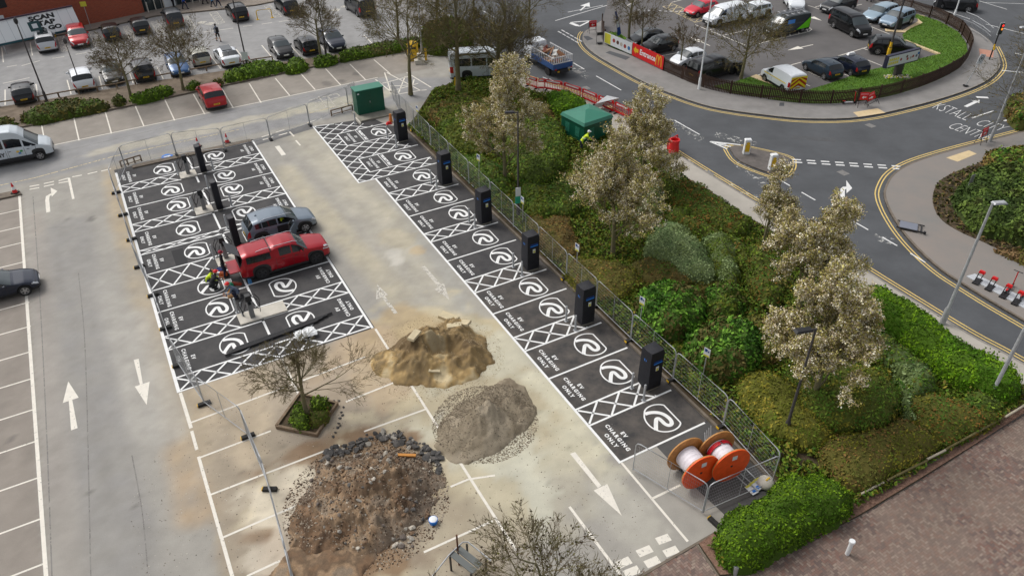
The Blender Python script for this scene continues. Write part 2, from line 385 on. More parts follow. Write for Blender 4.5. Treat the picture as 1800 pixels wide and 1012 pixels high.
# near pavement
ne = near_edge
i0 = 4; i1 = 45
npv = smooth_line(gp([(2600, 1165), (2150, 892), (1850, 712), (1760, 662), (1690, 622), (1655, 592), (1560, 528), (1470, 480), (1340, 398), (1250, 350), (1160, 292), (1090, 240), (1030, 200), (970, 172), (925, 158), (890, 140)]), 4)
e1 = [p for p in ne if True][:len(npv)]
slab('near_pavement', ne[:53]+list(reversed(npv)), -.01, .12, M['pave_l'], True)
b = MB(); wallrib(b, ne[:53], .15, -.01, .124, .075); tag(b.build('near_kerb', M['kerb']), kind='structure')
# right corner pavement and bed
rc = smooth_line(gp([(2100, 170), (1900, 205), (1800, 232), (1720, 253), (1650, 272), (1600, 289), (1570, 307), (1556, 328), (1553, 348), (1565, 378), (1588, 413), (1620, 448), (1655, 478), (1690, 501), (1740, 532), (1800, 567), (2000, 684), (2600, 1035)]), 4)
slab('corner_pavement', rc+gp([(3000, 950), (2600, 170)]), -.01, .12, M['pave_b'], True)
b = MB(); wallrib(b, rc, .15, -.01, .124, .075); tag(b.build('corner_kerb', M['kerb_d']), kind='structure')
cb = smooth_line(gp([(2100, 215), (1800, 268), (1700, 297), (1655, 318), (1640, 340), (1640, 365), (1655, 390), (1690, 412), (1740, 434), (1800, 466), (2000, 570)]), 4)
corner_bed = cb+gp([(2300, 520), (2300, 260)])
slab('corner_bed', corner_bed, .0, .16, M['soil'], True)
# traffic island
isl = smooth_line(gp([(1282, 262), (1300, 259), (1378, 276), (1388, 287), (1384, 300), (1370, 309), (1352, 306), (1300, 285), (1282, 262)]), 4)
slab('traffic_island', isl[:-1], -.01, .13, mat('island_top', srgb(98, 92, 88), .9, noise=.2, scale=2), True)
# planting bed on the right of the bays
bed = [tuple(R_(-7.6, 6.1)), tuple(R_(-6.9, 5.12)), tuple(R_(36.2, 5.12)), *gp([(1228, 957), (1264, 1012), (1310, 1009), (1510, 907), (1620, 841), (1800, 726), (1850, 716)])]+npv[9:]+gp([(840, 130), (760, 160)])
slab('planting_bed', bed, .0, .1, M['soil'], True)
b = MB(); wallrib(b, [tuple(R_(-7.2, 5.12)), tuple(R_(36.2, 5.12))], .14, .0, .15); tag(b.build('bay_kerb', M['kerb_d']), kind='structure')
# leaf litter strip by the brick road
sheet('leaf_litter_strip', [(1228, 957), (1266, 1012), (1310, 1009), (1510, 906), (1620, 840), (1800, 728), (1835, 710), (1800, 705), (1760, 725), (1640, 790), (1500, 862), (1380, 930), (1258, 936)], .108, M['litter'])

# ---- brick roadway, real herringbone bricks
bp = gp([(1225, 958), (1264, 1014), (1310, 1010), (1510, 908), (1620, 842), (1700, 790), (1800, 729), (1850, 718), (2150, 898), (2600, 1172), (1800, 1500), (1150, 1400), (1000, 1080), (1117, 1013)])
sheet('brick_bedding', bp, .006, mat('brick_sand', srgb(92, 82, 74), .95, noise=.2, scale=6), True)
bx = np.array([p[0] for p in bp]); by = np.array([p[1] for p in bp])
Lb, Wb = .2, .1; ca, sa = cos(ANG_B+.06), sin(ANG_B+.06); o0 = G(1500, 960)
# true herringbone lattice: vectors (2W,... ) replaced below by a rule on a W grid
br = []
for i in range(-170, 170):
    for j in range(-170, 170):
        k = (i-j) % 4
        if k == 0: br.append((i*Wb+Wb, j*Wb+Wb/2, Wb, Wb/2))
        elif k == 3: br.append((i*Wb+Wb/2+0, j*Wb+Wb, Wb/2, Wb))
br = np.array(br)
wx = o0[0]+br[:, 0]*ca-br[:, 1]*sa; wy = o0[1]+br[:, 0]*sa+br[:, 1]*ca
# keep what the camera could plausibly see
vis = in_poly(wx, wy, bp) & in_poly(wx, wy, gp([(1050, 900), (1250, 900), (1800, 640), (2250, 900), (2250, 1180), (1000, 1180)]))
br = br[vis]; wx = wx[vis]; wy = wy[vis]; gap = .005
n = len(br); V = np.zeros((n, 4, 3)); base = [C(120, 102, 94), C(132, 112, 102), C(110, 94, 88), C(140, 124, 112), C(124, 98, 88)]
for k, (sx, sy) in enumerate(((-1, -1), (1, -1), (1, 1), (-1, 1))):
    lx = br[:, 0]+sx*(br[:, 2]-gap); ly = br[:, 1]+sy*(br[:, 3]-gap)
    V[:, k, 0] = o0[0]+lx*ca-ly*sa; V[:, k, 1] = o0[1]+lx*sa+ly*ca; V[:, k, 2] = .012
bcol = np.array(base)[rng.integers(0, 5, n)]*(.9+.2*rng.random((n, 1)))*(.8+.4*fbm(wx*.6, wy*.6, 5, 5))[:, None]
tan = sstep(.5, .62, fbm(wx*.25+3, wy*.25, 4, 8))[:, None]; bcol = bcol*(1-tan*.35)+C(142, 126, 112)*tan*.35
rc4 = np.repeat(np.concatenate([bcol, np.ones((n, 1))], 1), 4, 0)
tag(np_mesh('brick_road', V.reshape(-1, 3), np.arange(n*4).reshape(n, 4), attr_mat('brick_paver', .85, .15, 30, bump=.2), attr={'Col': rc4}), kind='structure')
b = MB()
for a_, b_ in [((1095, 1030), (1259, 935)), ((1224, 957), (1266, 1016)), ((1500, 878), (1655, 806))]:
    wallrib(b, gp([a_, b_]), .1, .0, .03 if a_[0] < 1300 else .14)
tag(b.build('edging_kerb', M['kerb_d']), kind='structure')

# ---- strip of soil and path between upper and lower car park
strip = [(-60, 243), (0, 231), (125, 207), (225, 187), (350, 160), (450, 139), (600, 108), (700, 92), (800, 100), (775, 62), (700, 76), (600, 96), (450, 118), (275, 144), (112, 172), (0, 190), (-60, 200)]
slab('strip_bed', strip, .0, .1, mat('strip_soil', srgb(96, 84, 70), .95, col2=srgb(128, 114, 98), scale=1.2, bump=.4, detail=8))
b = MB(); wallrib(b, smooth_line(gp([(-60, 244), (0, 232), (125, 208), (225, 188), (350, 161), (450, 140), (600, 109), (700, 93), (790, 82)]), 3), .15, 0, .14); tag(b.build('strip_kerb', M['kerb_d']), kind='structure')
# shop pavement
slab('shop_pavement', [(-80, 95), (0, 80), (160, 54), (275, 29), (392, 17), (450, 10), (520, -4), (600, -22), (560, -80), (-80, -40)], -.01, .12, mat('shop_paving', srgb(138, 128, 118), .85, noise=.12, scale=1.5))
b = MB(); wallrib(b, gp([(-80, 95.5), (0, 80.5), (160, 54.5), (275, 29.5), (392, 17.5), (450, 10.5), (520, -3.5), (600, -21.5)]), .14, 0, .126); tag(b.build('shop_kerb', M['kerb_d']), kind='structure')
# verge islands in the corner of the car park exit
slab('exit_pavement', [(545, -30), (640, -20), (720, 0), (800, 62), (775, 64), (700, 20), (600, 0)], -.01, .1, M['pave'])
# fence-foot verge between access road and left block
slab('verge_kerb', [(232, 292), (440, 246), (443, 250), (234, 297)], 0, .1, M['kerb_d'])
sheet('trench_patch', [(444, 258), (552, 226), (549, 216), (440, 247)], .004, mat('dark_patch', srgb(112, 111, 110), .85, noise=.15, scale=2))
slab('kerb_stub', [(-90, 372), (39, 343), (34, 336), (-90, 360)], 0, .12, M['kerb_d'])

# ---- grass of the restaurant lot
grass_in = [(1400, 166), (1457, 149), (1520, 127), (1585, 112), (1650, 97), (1620, 86), (1592, 77), (1586, 62), (1600, 52), (1622, 42), (1610, 32), (1590, 26)]
grass_out = [p for p in reversed([(1350, 176), (1412, 183), (1475, 183), (1545, 174), (1600, 160), (1650, 141), (1686, 120), (1701, 98), (1698, 78), (1684, 58), (1650, 39), (1612, 27)])]
M['turf'] = mat('turf', srgb(60, 92, 16), .95, col2=srgb(82, 120, 26), scale=.9, detail=10, bump=.5, bscale=25)
G1 = gp(grass_in+grass_out)
slab('lawn', G1, 0, .1, M['turf'], True)
G2 = gp([(1255, 153), (1290, 146), (1318, 137), (1400, 166), (1345, 172), (1290, 165)])
slab('tree_lawn', G2, 0, .1, M['turf'], True)
G3_ = gp([(1062, 62), (1085, 58), (1110, 74), (1145, 92), (1165, 118), (1115, 100), (1066, 76)])
slab('corner_lawn', G3_, 0, .1, M['turf'], True)
sheet('garden_path', [(1318, 137), (1329, 133), (1412, 163), (1400, 167)], .112, M['beige'])
b = MB(); wallrib(b, gp([(1590, 73), (1651, 97)]), .35, 0, .14); wallrib(b, gp([(1556, 54), (1592, 57), (1622, 40), (1618, 30), (1590, 24)]), .9, 0, .09); tag(b.build('lot_kerb', M['beige']), kind='structure')

def grass_blades(name, polys, cnt, hgt, cols, z=.1, wd=.03, parent=None):
    P = []
    for qi, poly in enumerate(polys):
        xs = [p[0] for p in poly]; ys = [p[1] for p in poly]
        ce = int(cnt*(max(xs)-min(xs))*(max(ys)-min(ys))/600.)+200; c = rng.random((ce, 2))*[max(xs)-min(xs), max(ys)-min(ys)]+[min(xs), min(ys)]
        P.append(c[in_poly(c[:, 0], c[:, 1], poly)])
    P = np.concatenate(P); n = len(P); a = rng.random(n)*2*pi; h = hgt*(.5+rng.random(n)); le = (rng.random((n, 2))-.5)*h[:, None]*1.2
    V = np.zeros((n, 3, 3)); V[:, 0, :2] = P-np.stack([np.cos(a), np.sin(a)], 1)*wd; V[:, 1, :2] = P+np.stack([np.cos(a), np.sin(a)], 1)*wd; V[:, 2, :2] = P+le
    V[:, :2, 2] = z; V[:, 2, 2] = z+h
    cl = np.array(cols)[rng.integers(0, len(cols), n)]*(.8+.4*fbm(P[:, 0]*.7, P[:, 1]*.7, 4, 2))[:, None]
    o = np_mesh(name, V.reshape(-1, 3), np.arange(n*3).reshape(n, 3), M['blade'], k=3, attr={'Col': np.repeat(np.concatenate([cl, np.ones((n, 1))], 1), 3, 0)})
    return tag(o, kind='stuff')
M['blade'] = attr_mat('grass_blades', .7, .05, 10, bump=0)
tag(grass_blades('grass', [G1, G2, G3_], 60000, .08, [C(78, 112, 20), C(92, 130, 26), C(106, 144, 34), C(112, 132, 44)]), 'short mown grass inside the brown picket fence', 'grass')

# ================================================================== MARKINGS
LW = .1
def dashes(mb, pts, wd, z, on, off, m=0, start=0):
    P = [np.array(p) for p in pts]; ds = [0]
    for i in range(len(P)-1): ds.append(ds[-1]+np.linalg.norm(P[i+1]-P[i]))
    def at(s):
        for i in range(len(P)-1):
            if s <= ds[i+1]: t = (s-ds[i])/(ds[i+1]-ds[i]+1e-9); return P[i]*(1-t)+P[i+1]*t
        return P[-1]
    s = start
    while s < ds[-1]: seg(mb, at(s), at(min(s+on, ds[-1])), wd, z, m); s += on+off
def clipseg(a, b, inside, n=160):
    """pieces of segment a-b lying inside"""
    a, b = np.array(a), np.array(b); t = np.linspace(0, 1, n+1); q = a+(b-a)*t[:, None]; k = inside(q[:, 0], q[:, 1]); out = []; s = None
    for i in range(n+1):
        if k[i] and s is None: s = i
        if (not k[i] or i == n) and s is not None:
            e = i if k[i] else i-1
            if e > s: out.append((q[s], q[e]))
            s = None
    return out
def hatch(mb, F, u0, u1, v0, v1, z, wd=.1, st=1.3, ph=0.):
    h = u1-u0; sh = st
    ins = lambda x, y: (x >= u0+.03) & (x <= u1-.03) & (y >= v0) & (y <= v1)
    k0 = int((v0-ph)/st)-2; k1 = int((v1-ph)/st)+2
    for k in range(k0, k1):
        for p, q in (((u1, ph+k*st), (u0, ph+(k+1)*st)), ((u0, ph+k*st), (u1, ph+(k+1)*st))):
            for a, b in clipseg(p, q, ins): seg(mb, F(*a), F(*b), wd, z)
# logo and lettering, in a bay frame with origin at the bay's centre line on the front line
LZ = lambda x, y: (1040+x/10., 700+y/10.)
def to_uv(p):
    d = G(*p)-OR; return float(d@A)-29.08, float(d@B)
ring = [to_uv(LZ(*p)) for p in [(922, 262), (934, 205), (990, 150), (1080, 114), (1180, 104), (1262, 114), (1400, 262), (1548, 410), (1556, 440), (1530, 492), (1465, 542), (1380, 572), (1290, 582), (1190, 572), (1090, 532), (1010, 475), (950, 400), (922, 330), (922, 262)]]
sw = smooth_line([to_uv(LZ(*p)) for p in [(932, 272), (1010, 250), (1110, 243), (1210, 258), (1300, 300), (1375, 365), (1402, 425), (1385, 458), (1340, 468), (1285, 445), (1225, 390), (1175, 352), (1135, 362), (1126, 410), (1124, 480), (1126, 556)]], 5)
ring = smooth_line(ring[:6], 4)+smooth_line(ring[7:], 4)+[ring[0]]
def logo(mb, F, u, flip, z):
    T = (lambda p: F(u+p[0], p[1])) if not flip else (lambda p: F(u-p[0], 10.13-p[1]))
    ribbon(mb, [tuple(T(p)) for p in ring], .075, z); 
    n = len(sw); ws = [.2 if i < n*.62 else .2 for i in range(n)]
    ribbon(mb, [tuple(T(p)) for p in sw], .195, z+.0006)
def words(mb, F, u, flip, z, extra=None):
    rot = ANG_A if not flip else ANG_A+pi
    for s, v in (('EV', 1.12), ('CHARGING', .76), ('ONLY', .4)):
        p = F(u, v) if not flip else F(u, 10.13-v)
        text_mb(mb, s, .27, (p[0], p[1], z), rot, weight=.013, sx=1.0, spacing=1.42)
ZW = .014
# right block --------------------------------------------------
rb = [R_(-11, -1.3), R_(.05, -1.3), R_(.05, -.06), R_(30.4, -.06), R_(30.4, 5.05), R_(-6.9, 5.05), R_(-7.4, 5.05), R_(-8.2, 4.1), R_(-10.2, 3.6)]
sheet('charging_bay_tarmac', [tuple(p) for p in rb], .007, M['fresh'], True)
sheet('bay_tarmac_dusty', [tuple(R_(14.7, .05)), tuple(R_(30.3, .05)), tuple(R_(30.3, 5.0)), tuple(R_(14.7, 5.0))], .0105, M['dustyfresh'], True)
sheet('reel_bay_tarmac', [tuple(p) for p in (R_(30.4, 2.0), R_(30.4, 5.05), R_(36.1, 5.05), R_(36.3, 2.3), R_(33, 2.0))]+[], .0075, mat('reel_tarmac', srgb(78, 77, 76), .85, noise=.15, scale=1.2, bump=.3, detail=9), True)
mb = MB()
seg(mb, R_(0, 0), R_(30.4, 0), LW*1.3, ZW)
seg(mb, R_(-11, -1.27), R_(.06, -1.27), LW*1.2, ZW); seg(mb, R_(.03, -1.3), R_(.03, 0), LW*1.2, ZW+.0004)
seg(mb, R_(-11, -1.27), R_(-10.6, .4), LW, ZW+.0004)
rs = [.0, 2.5, 3.75, 6.15, 8.65, 9.75, 12.2, 14.6, 15.95, 18.2, 20.55, 21.8, 24.2, 26.67, 27.85, 30.35]
for i, u in enumerate(rs): seg(mb, R_(u, .05 if i else 0), R_(u, 4.87), LW, ZW+.0008)
for a_, b_ in ((2.5, 3.75), (8.65, 9.75), (14.6, 15.95), (20.55, 21.8), (26.67, 27.85)): hatch(mb, R_, a_, b_, .1, 4.0, ZW+.0012)
for u, fl in [(1.27, 0), (4.95, 0), (7.4, 0), (10.97, 0), (13.4, 0), (17.07, 0), (19.37, 0), (23., 0), (25.43, 0), (29.1, 0)]:
    logo(mb, R_, u, False, ZW+.0016); words(mb, R_, u, False, ZW+.0016)
# priority bays at the top
for u0_, u1_ in ((-8.6, -6.15), (-3.55, -1.12)):
    for u in (u0_, u1_): seg(mb, R_(u, 0), R_(u, 4.87), LW, ZW+.0008)
    for v in (0, ): seg(mb, R_(u0_, v), R_(u1_, v), LW, ZW+.0012)
    seg(mb, R_(u0_, 1.5), R_(u1_, 1.5), .05, ZW+.0012)
    um = (u0_+u1_)/2; p = R_(um, 1.72); text_mb(mb, 'PRIORITY BAY', .3, (p[0], p[1], ZW+.002), ANG_A, weight=.02, spacing=1.05)
    logo(mb, R_, um, False, ZW+.0016); words(mb, R_, um, False, ZW+.0016)
def lat_in(x, y):
    k = (x > -10.9) & (x < 0) & (y > -1.27) & (y < 0)
    k |= (x > -6.15) & (x < -3.55) & (y >= 0) & (y < 4.3)
    k |= (x > -1.12) & (x < 0) & (y >= 0) & (y < 4.85)
    k |= (x > -10.5) & (x < -8.6) & (y >= 0) & (y < 1.7+(x+10.5)*.8)
    return k
for k in range(-16, 14):
    for a_, b_ in clipseg((-12, k*1.3-1.27), (0.6, k*1.3-1.27+12.6*1.13), lat_in, 500): seg(mb, R_(*a_), R_(*b_), .09, ZW+.0018)
    for a_, b_ in clipseg((-12, -k*1.3+8), (0.6, -k*1.3+8-12.6*1.13), lat_in, 500): seg(mb, R_(*a_), R_(*b_), .09, ZW+.0022)
tag(mb.build('right_bay_markings', M['white']), kind='structure')
# left block ---------------------------------------------------
sheet('left_bay_tarmac', [tuple(p) for p in (L_(-.55, -.08), L_(-.7, 10.2), L_(26.45, 10.25), L_(26.45, -.08))], .007, M['fresh'], True)
sheet('left_bay_patch', [tuple(p) for p in (L_(13.0, 1.8), L_(15.0, 1.8), L_(15.0, 2.5), L_(13.0, 2.5))], .0095, mat('patch', srgb(40, 40, 41), .85), True)
mb = MB()
seg(mb, L_(0, 0), L_(26.45, 0), .16, ZW); seg(mb, L_(-.4, 10.13), L_(26.45, 10.13), .13, ZW)
for a_, b_ in ((-.05, 2.2), (3.6, 4.6), (5.9, 8.3), (9.6, 11.9), (12.6, 14.8), (17.2, 21.4), (22.9, 24.7)): seg(mb, L_(a_, 5.07), L_(b_, 5.07), .13, ZW+.0004)
for u in (2.35, 3.5, 6.0, 8.4, 9.5, 12.0, 12.55, 15.0, 16.87, 19.2, 21.6, 22.85, 25.28, 26.4): seg(mb, L_(u, .08), L_(u, 5.0), LW, ZW+.0008)
for u in (2.1, 3.3, 5.75, 8.1, 9.35, 11.85, 12.5, 14.85, 16.2, 19.05, 21.5, 22.7, 25.12, 26.3): seg(mb, L_(u, 5.14), L_(u, 10.06), LW, ZW+.0008)
for a_, b_ in ((2.35, 3.5), (8.4, 9.5), (15., 16.87), (21.6, 22.85)): hatch(mb, L_, a_, b_, .1, 3.95, ZW+.0012)
hatch(mb, L_, 12., 12.55, .1, 4.9, ZW+.0012, .08, 1.5)
hatch(mb, L_, 25.28, 26.4, .1, 5.07, ZW+.0012); hatch(mb, L_, 25.12, 26.3, 5.07, 10.05, ZW+.0012, ph=10.05)
for a_, b_ in ((2.1, 3.3), (8.1, 9.35), (14.85, 16.2), (21.5, 22.7)): hatch(mb, L_, a_, b_, 6.35, 10.05, ZW+.0012, ph=10.05)
hatch(mb, L_, 11.85, 12.5, 5.2, 10.0, ZW+.0012, .08, 1.5)
for u in (1.15, 4.74, 7.18, 10.75, 13.75, 18.05, 20.4, 24.05): logo(mb, L_, u, False, ZW+.0016); words(mb, L_, u, False, ZW+.0016)
for u in (.95, 4.55, 6.95, 10.6, 13.6, 17.6, 20.3, 23.9): logo(mb, L_, u, True, ZW+.0016); words(mb, L_, u, True, ZW+.0016)
tag(mb.build('left_bay_markings', M['white']), kind='structure')

# old car park lines -------------------------------------------
mb = MB()
def pl(a, b, wd=.1, m=0, z=.005): seg(mb, G(*a), G(*b), wd, z, m)
pl((34, 290+53), (83, 1040), .16)
for (xr, yr) in [(37.5, 368), (39, 398), (40.5, 426), (43, 460)]:
    a = G(xr, yr); seg(mb, a, a-B*4.8, .09, .006)
for yr in (531, 573, 617, 664, 718, 774, 838, 910, 989, 1080):
    xr = 50+(yr-506)*.0615; a = G(xr, yr); seg(mb, a, a-B*4.8, .09, .006)
pl((95, 255), (664, 136.5), .1, z=.0055)
for a_, b_ in [((15, 232), (15, 240)), ((73, 219), (80, 256)), ((130, 208), (139, 247)), ((185, 197), (196, 235)), ((238, 187), (253, 222)), ((290, 176), (307, 212)), ((340, 166), (360, 201)), ((390, 156), (410, 190)), ((438, 147), (459, 181)), ((484, 138), (509, 168)), ((528, 129), (554, 158)), ((572, 121), (599, 150)), ((615, 113), (643, 141)), ((657, 105), (686, 130))]: pl(a_, b_, .1, z=.006)
# bays below the left block
pl((317, 690), (336, 752), .16); pl((334, 743), (642, 627), .1, z=.006)
pl((337, 757), (346, 790), .14, 1); pl((349, 802), (412, 1025), .14)
for a_, b_ in [((348, 805), (476, 757)), ((370, 869), (597, 782)), ((392, 944), (484, 904)), ((434, 1012), (492, 985)), ((484, 904), (590, 858)), ((608, 706), (713, 664)), ((640, 758), (748, 719))]: pl(a_, b_, .1, 1 if a_[0] > 480 else 0, z=.006)
pl((495, 628), (524, 692), .12, 1); pl((660, 578), (776, 760), .12, 1); pl((806, 808), (908, 968), .12, 1)
for a_, b_ in [((792, 855), (823, 842)), ((745, 970), (866, 915)), ((823, 842), (870, 835))]: pl(a_, b_, .1, 1, z=.006)
# aisle furniture
pl((1001, 890), (1094, 1014), .12); pl((1091, 811), (1209, 951), .11, z=.0055); pl((1146, 876), (1196, 852), .11, 1, z=.006)
for c_ in [(1102, 985), (1149, 994)]: pass
for a_, b_ in [((1085, 993), (1108, 983)), ((1121, 973), (1145, 963)), ((1155, 951), (1177, 943)), ((1098, 1009), (1123, 999)), ((1135, 992), (1158, 982)), ((1168, 973), (1191, 964))]: pl(a_, b_, .34, z=.0055)
def arrow(mb, tail, tip, sw_, hl, hw, z=.006, m=0, px=True):
    a = G(*tail) if px else np.array(tail); b = G(*tip) if px else np.array(tip); d = (b-a); L = np.linalg.norm(d); d /= L; n = np.array([-d[1], d[0]]); c = b-d*hl
    mb.add([(*(a+n*sw_/2), z), (*(a-n*sw_/2), z), (*(c-n*sw_/2), z), (*(c+n*sw_/2), z)], [(0, 1, 2, 3)], m)
    mb.add([(*(c-n*hw/2), z), (*(b), z), (*(c+n*hw/2), z)], [(0, 1, 2)], m)
def pxpoly(pts, m=0, z=.006): mb.add([(*G(*p), z) for p in pts], [tuple(range(len(pts)))], m)
for sh, tr, m_ in (([(1002, 797), (1011, 794), (1057, 853), (1051, 857)], [(1043.5, 861.5), (1093, 906), (1067.5, 850)], 0), ([(125, 756), (136.5, 752), (127, 702), (121, 704)], [(110.5, 708), (138.5, 698.5), (120, 670)], 1), ([(235, 632), (244, 630.5), (251, 674), (246, 676)], [(237, 679), (258, 711.5), (263, 670.5)], 0),
    ([(669, 519), (674, 517), (699, 550), (693, 552)], [(661, 526), (682, 518), (663, 500)], 2), ([(740, 468), (746, 466), (775, 500), (769, 503)], [(764, 509), (790, 527), (780, 497)], 2)): pxpoly(sh, m_); pxpoly(tr, m_, .0062)
# right-turn arrow by the left entrance
ribbon(mb, [tuple(G(*p)) for p in [(85, 373), (83, 352), (84, 345), (91, 341)]], .25, .006)
mb.add([(*G(89, 330), .0062), (*G(101, 336), .0062), (*G(91, 346), .0062)], [(0, 1, 2)])
pl((121, 313), (129, 350), .16, z=.006)
for a_, b_ in [((52, 328), (69, 325)), ((52, 333), (69, 330)), ((77, 323), (95, 319)), ((77, 328), (95, 324)), ((103, 318), (121, 313)), ((103, 322), (120, 319)), ((127, 311), (144, 308)), ((154, 306), (171, 302)), ((178, 301), (195, 297))]: pl(a_, b_, .14, z=.0056)
# top exit of the charging aisle
pl((487, 257), (499, 273), .35, z=.006)
for a_, b_ in [((509, 232), (517, 240)), ((520, 247), (528, 256)), ((460, 241), (478, 236)), ((462, 246), (480, 241)), ((485, 233), (500, 228)), ((490, 238), (505, 234))]: pl(a_, b_, .13, 1, z=.006)
# pick-up symbol and yellow edge lines
for a_, b_ in [((543, 177), (592, 165)), ((592, 165), (598, 170)), ((598, 170), (550, 182)), ((598, 178), (606, 184)), ((606, 184), (552, 194)), ((552, 187), (590, 178)), ((560, 170), (575, 190)), ((575, 168), (590, 188))]: pl(a_, b_, .12, 3, z=.006)
pl((540, 216), (566, 208), .1, 1, z=.006)
# crossing grid at the road exit
for a_, b_ in [((660, 140), (694, 167)), ((694, 167), (722, 162)), ((722, 162), (750, 158)), ((680, 152), (720, 150)), ((680, 128), (740, 160)), ((700, 165), (712, 135)), ((722, 162), (728, 140)), ((715, 128), (758, 154)), ((672, 147), (722, 134)), ((690, 160), (735, 147)), ((688, 164), (676, 128))]: pl(a_, b_, .12, 1, z=.0062)
# upper car park
for a_, b_ in [((3, 84), (6, 110)), ((53, 75), (57, 98)), ((367, 95), (388, 121)), ((276, 118), (287, 139)), ((324, 107), (337, 129)), ((228, 129), (234, 146)), ((174, 134), (180, 157)), ((118, 141), (125, 166)), ((63, 148), (68, 176)), ((9, 158), (9, 185)), ((112, 65), (120, 90)), ((415, 87), (437, 115)), ((460, 80), (482, 106)), ((508, 78), (527, 98)), ((565, 82), (573, 93)), ((600, 75), (616, 88)), ((640, 62), (655, 78)), ((720, 56), (745, 70)), ((690, 50), (702, 72))]: pl(a_, b_, .1, 1, z=.006)
for a_, b_ in [((12, 118), (30, 115)), ((38, 116), (70, 107)), ((92, 103), (113, 100)), ((133, 96), (152, 93)), ((358, 57), (410, 50)), ((427, 47), (443, 45)), ((460, 43), (478, 40)), ((490, 39), (508, 36)), ((5, 147), (52, 137))]: pl(a_, b_, .1, 1, z=.006)
def lad(a, b, c, d, n=5):
    a, b, c, d = [np.array(G(*p)) for p in (a, b, c, d)]
    for p, q in ((a, b), (b, c), (c, d), (d, a)): seg(mb, p, q, .08, .0064, 3)
    for k in range(n):
        t0, t1 = k/n, (k+1)/n
        seg(mb, a+(b-a)*t0, d+(c-d)*t1, .08, .0066, 3); seg(mb, a+(b-a)*t1, d+(c-d)*t0, .08, .0066, 3)
for q in [((101, 65), (109, 92), (119, 90), (112, 64)), ((157, 57), (166, 82), (177, 80), (168, 55)), ((216, 47), (228, 70), (236, 68), (224, 45)), ((265, 39), (278, 60), (290, 57), (276, 37)), ((320, 31), (335, 53), (345, 50), (329, 28)), ((368, 23), (382, 43), (395, 40), (381, 21)), ((464, 11), (483, 31), (495, 30), (475, 9))]: lad(*q)
for c_ in [(354, 40), (368, 42), (428, 14), (606, 12), (590, 18)]:
    p = G(*c_); mb.add([(p[0]-.5, p[1]-.3, .0062), (p[0]+.4, p[1]-.5, .0062), (p[0]+.5, p[1]+.4, .0062), (p[0]-.2, p[1]+.5, .0062)], [(0, 1, 2, 3)], 3)
tag(mb.build('car_park_lines', [M['white_w'], M['white_w'], M['white_f'], M['white_f']]), kind='structure')
mb = MB()
ribbon(mb, gp([(0, 326), (60, 313), (200, 275), (420, 228)]), .09, .0058); ribbon(mb, gp([(540, 200), (640, 175)]), .09, .0058)
tag(mb.build('faded_yellow_lines', M['yellow_f']), kind='structure')

# road lines ---------------------------------------------------
mb = MB()
for off in (-.32, -.55): ribbon(mb, ne[3:51], .085, .009, off)
for off in (-.3, -.52): ribbon(mb, far_edge[6:70], .085, .009, off)
for off in (-.3, -.52): ribbon(mb, rc[2:], .085, .009, off)
il = smooth_line(gp([(1257, 250), (1275, 262), (1292, 262), (1300, 260)]), 3)
for off in (.25, .45): ribbon(mb, isl, .085, .009, off)
tag(mb.build('double_yellow_lines', M['yellow']), kind='structure')
mb = MB()
def rl(a, b, wd=.11, z=.0092, m=0): seg(mb, G(*a), G(*b), wd, z, m)
for a_, b_ in [((1008, 111), (1027, 122)), ((1048, 134), (1092, 159)), ((1116, 172), (1122, 176)), ((1186, 212), (1230, 237)), ((1370, 316), (1389, 327)), ((1409, 338), (1433, 352)), ((1500, 389), (1526, 404)), ((1551, 417), (1577, 432)), ((1600, 445), (1626, 461)), ((900, 48), (918, 59)), ((848, 19), (872, 33)), ((954, 136), (962, 139)), ((966, 139), (973, 143)), ((975, 144), (985, 149))]: rl(a_, b_)
n8 = 8
for k in range(8):
    x = 1393+k*24.9; y = 280.5+k*1.6; rl((x, y), (x+15, y+.9), .17); rl((x+1.6, y+4.6), (x+17, y+5.6), .17)
for k in range(5):
    x = 985+k*7.5+2; y = 53+k*4.3; rl((x, y), (x+6, y+3.4), .16); rl((x-6, y+2.5), (x, y+6), .16)
for k in range(14): rl((1120+k*9.5, 18+k*0.4), (1125+k*9.5, 18.2+k*.4), .15)
rl((976, 37), (1067, 10), .11); rl((998, 22), (1060, 9.8), .1); arrow(mb, (1020, 19), (1036, 5), .2, 1.6, 1.2, z=.0096)
p1, p2, p3 = G(1003, 40), G(1038, 37), G(1018, 47)
for a_, b_ in ((p1, p2), (p2, p3), (p3, p1)): seg(mb, a_, b_, .22, .0096)
rl((1003, 41), (1016, 46), .5, .0098)
# chevron before the island
for a_, b_ in [((1248, 249), (1278, 262)), ((1250, 249), (1302, 255)), ((1256, 251), (1277, 254)), ((1262, 254), (1285, 258))]: rl(a_, b_, .16, .0094)
ribbon(mb, [tuple(G(*p)) for p in [(1482, 358), (1481, 345), (1481, 333), (1485, 330), (1489, 330)]], .3, .0094)
mb.add([(*G(1487.5, 317), .0096), (*G(1498, 331), .0096), (*G(1488, 340), .0096)], [(0, 1, 2)])
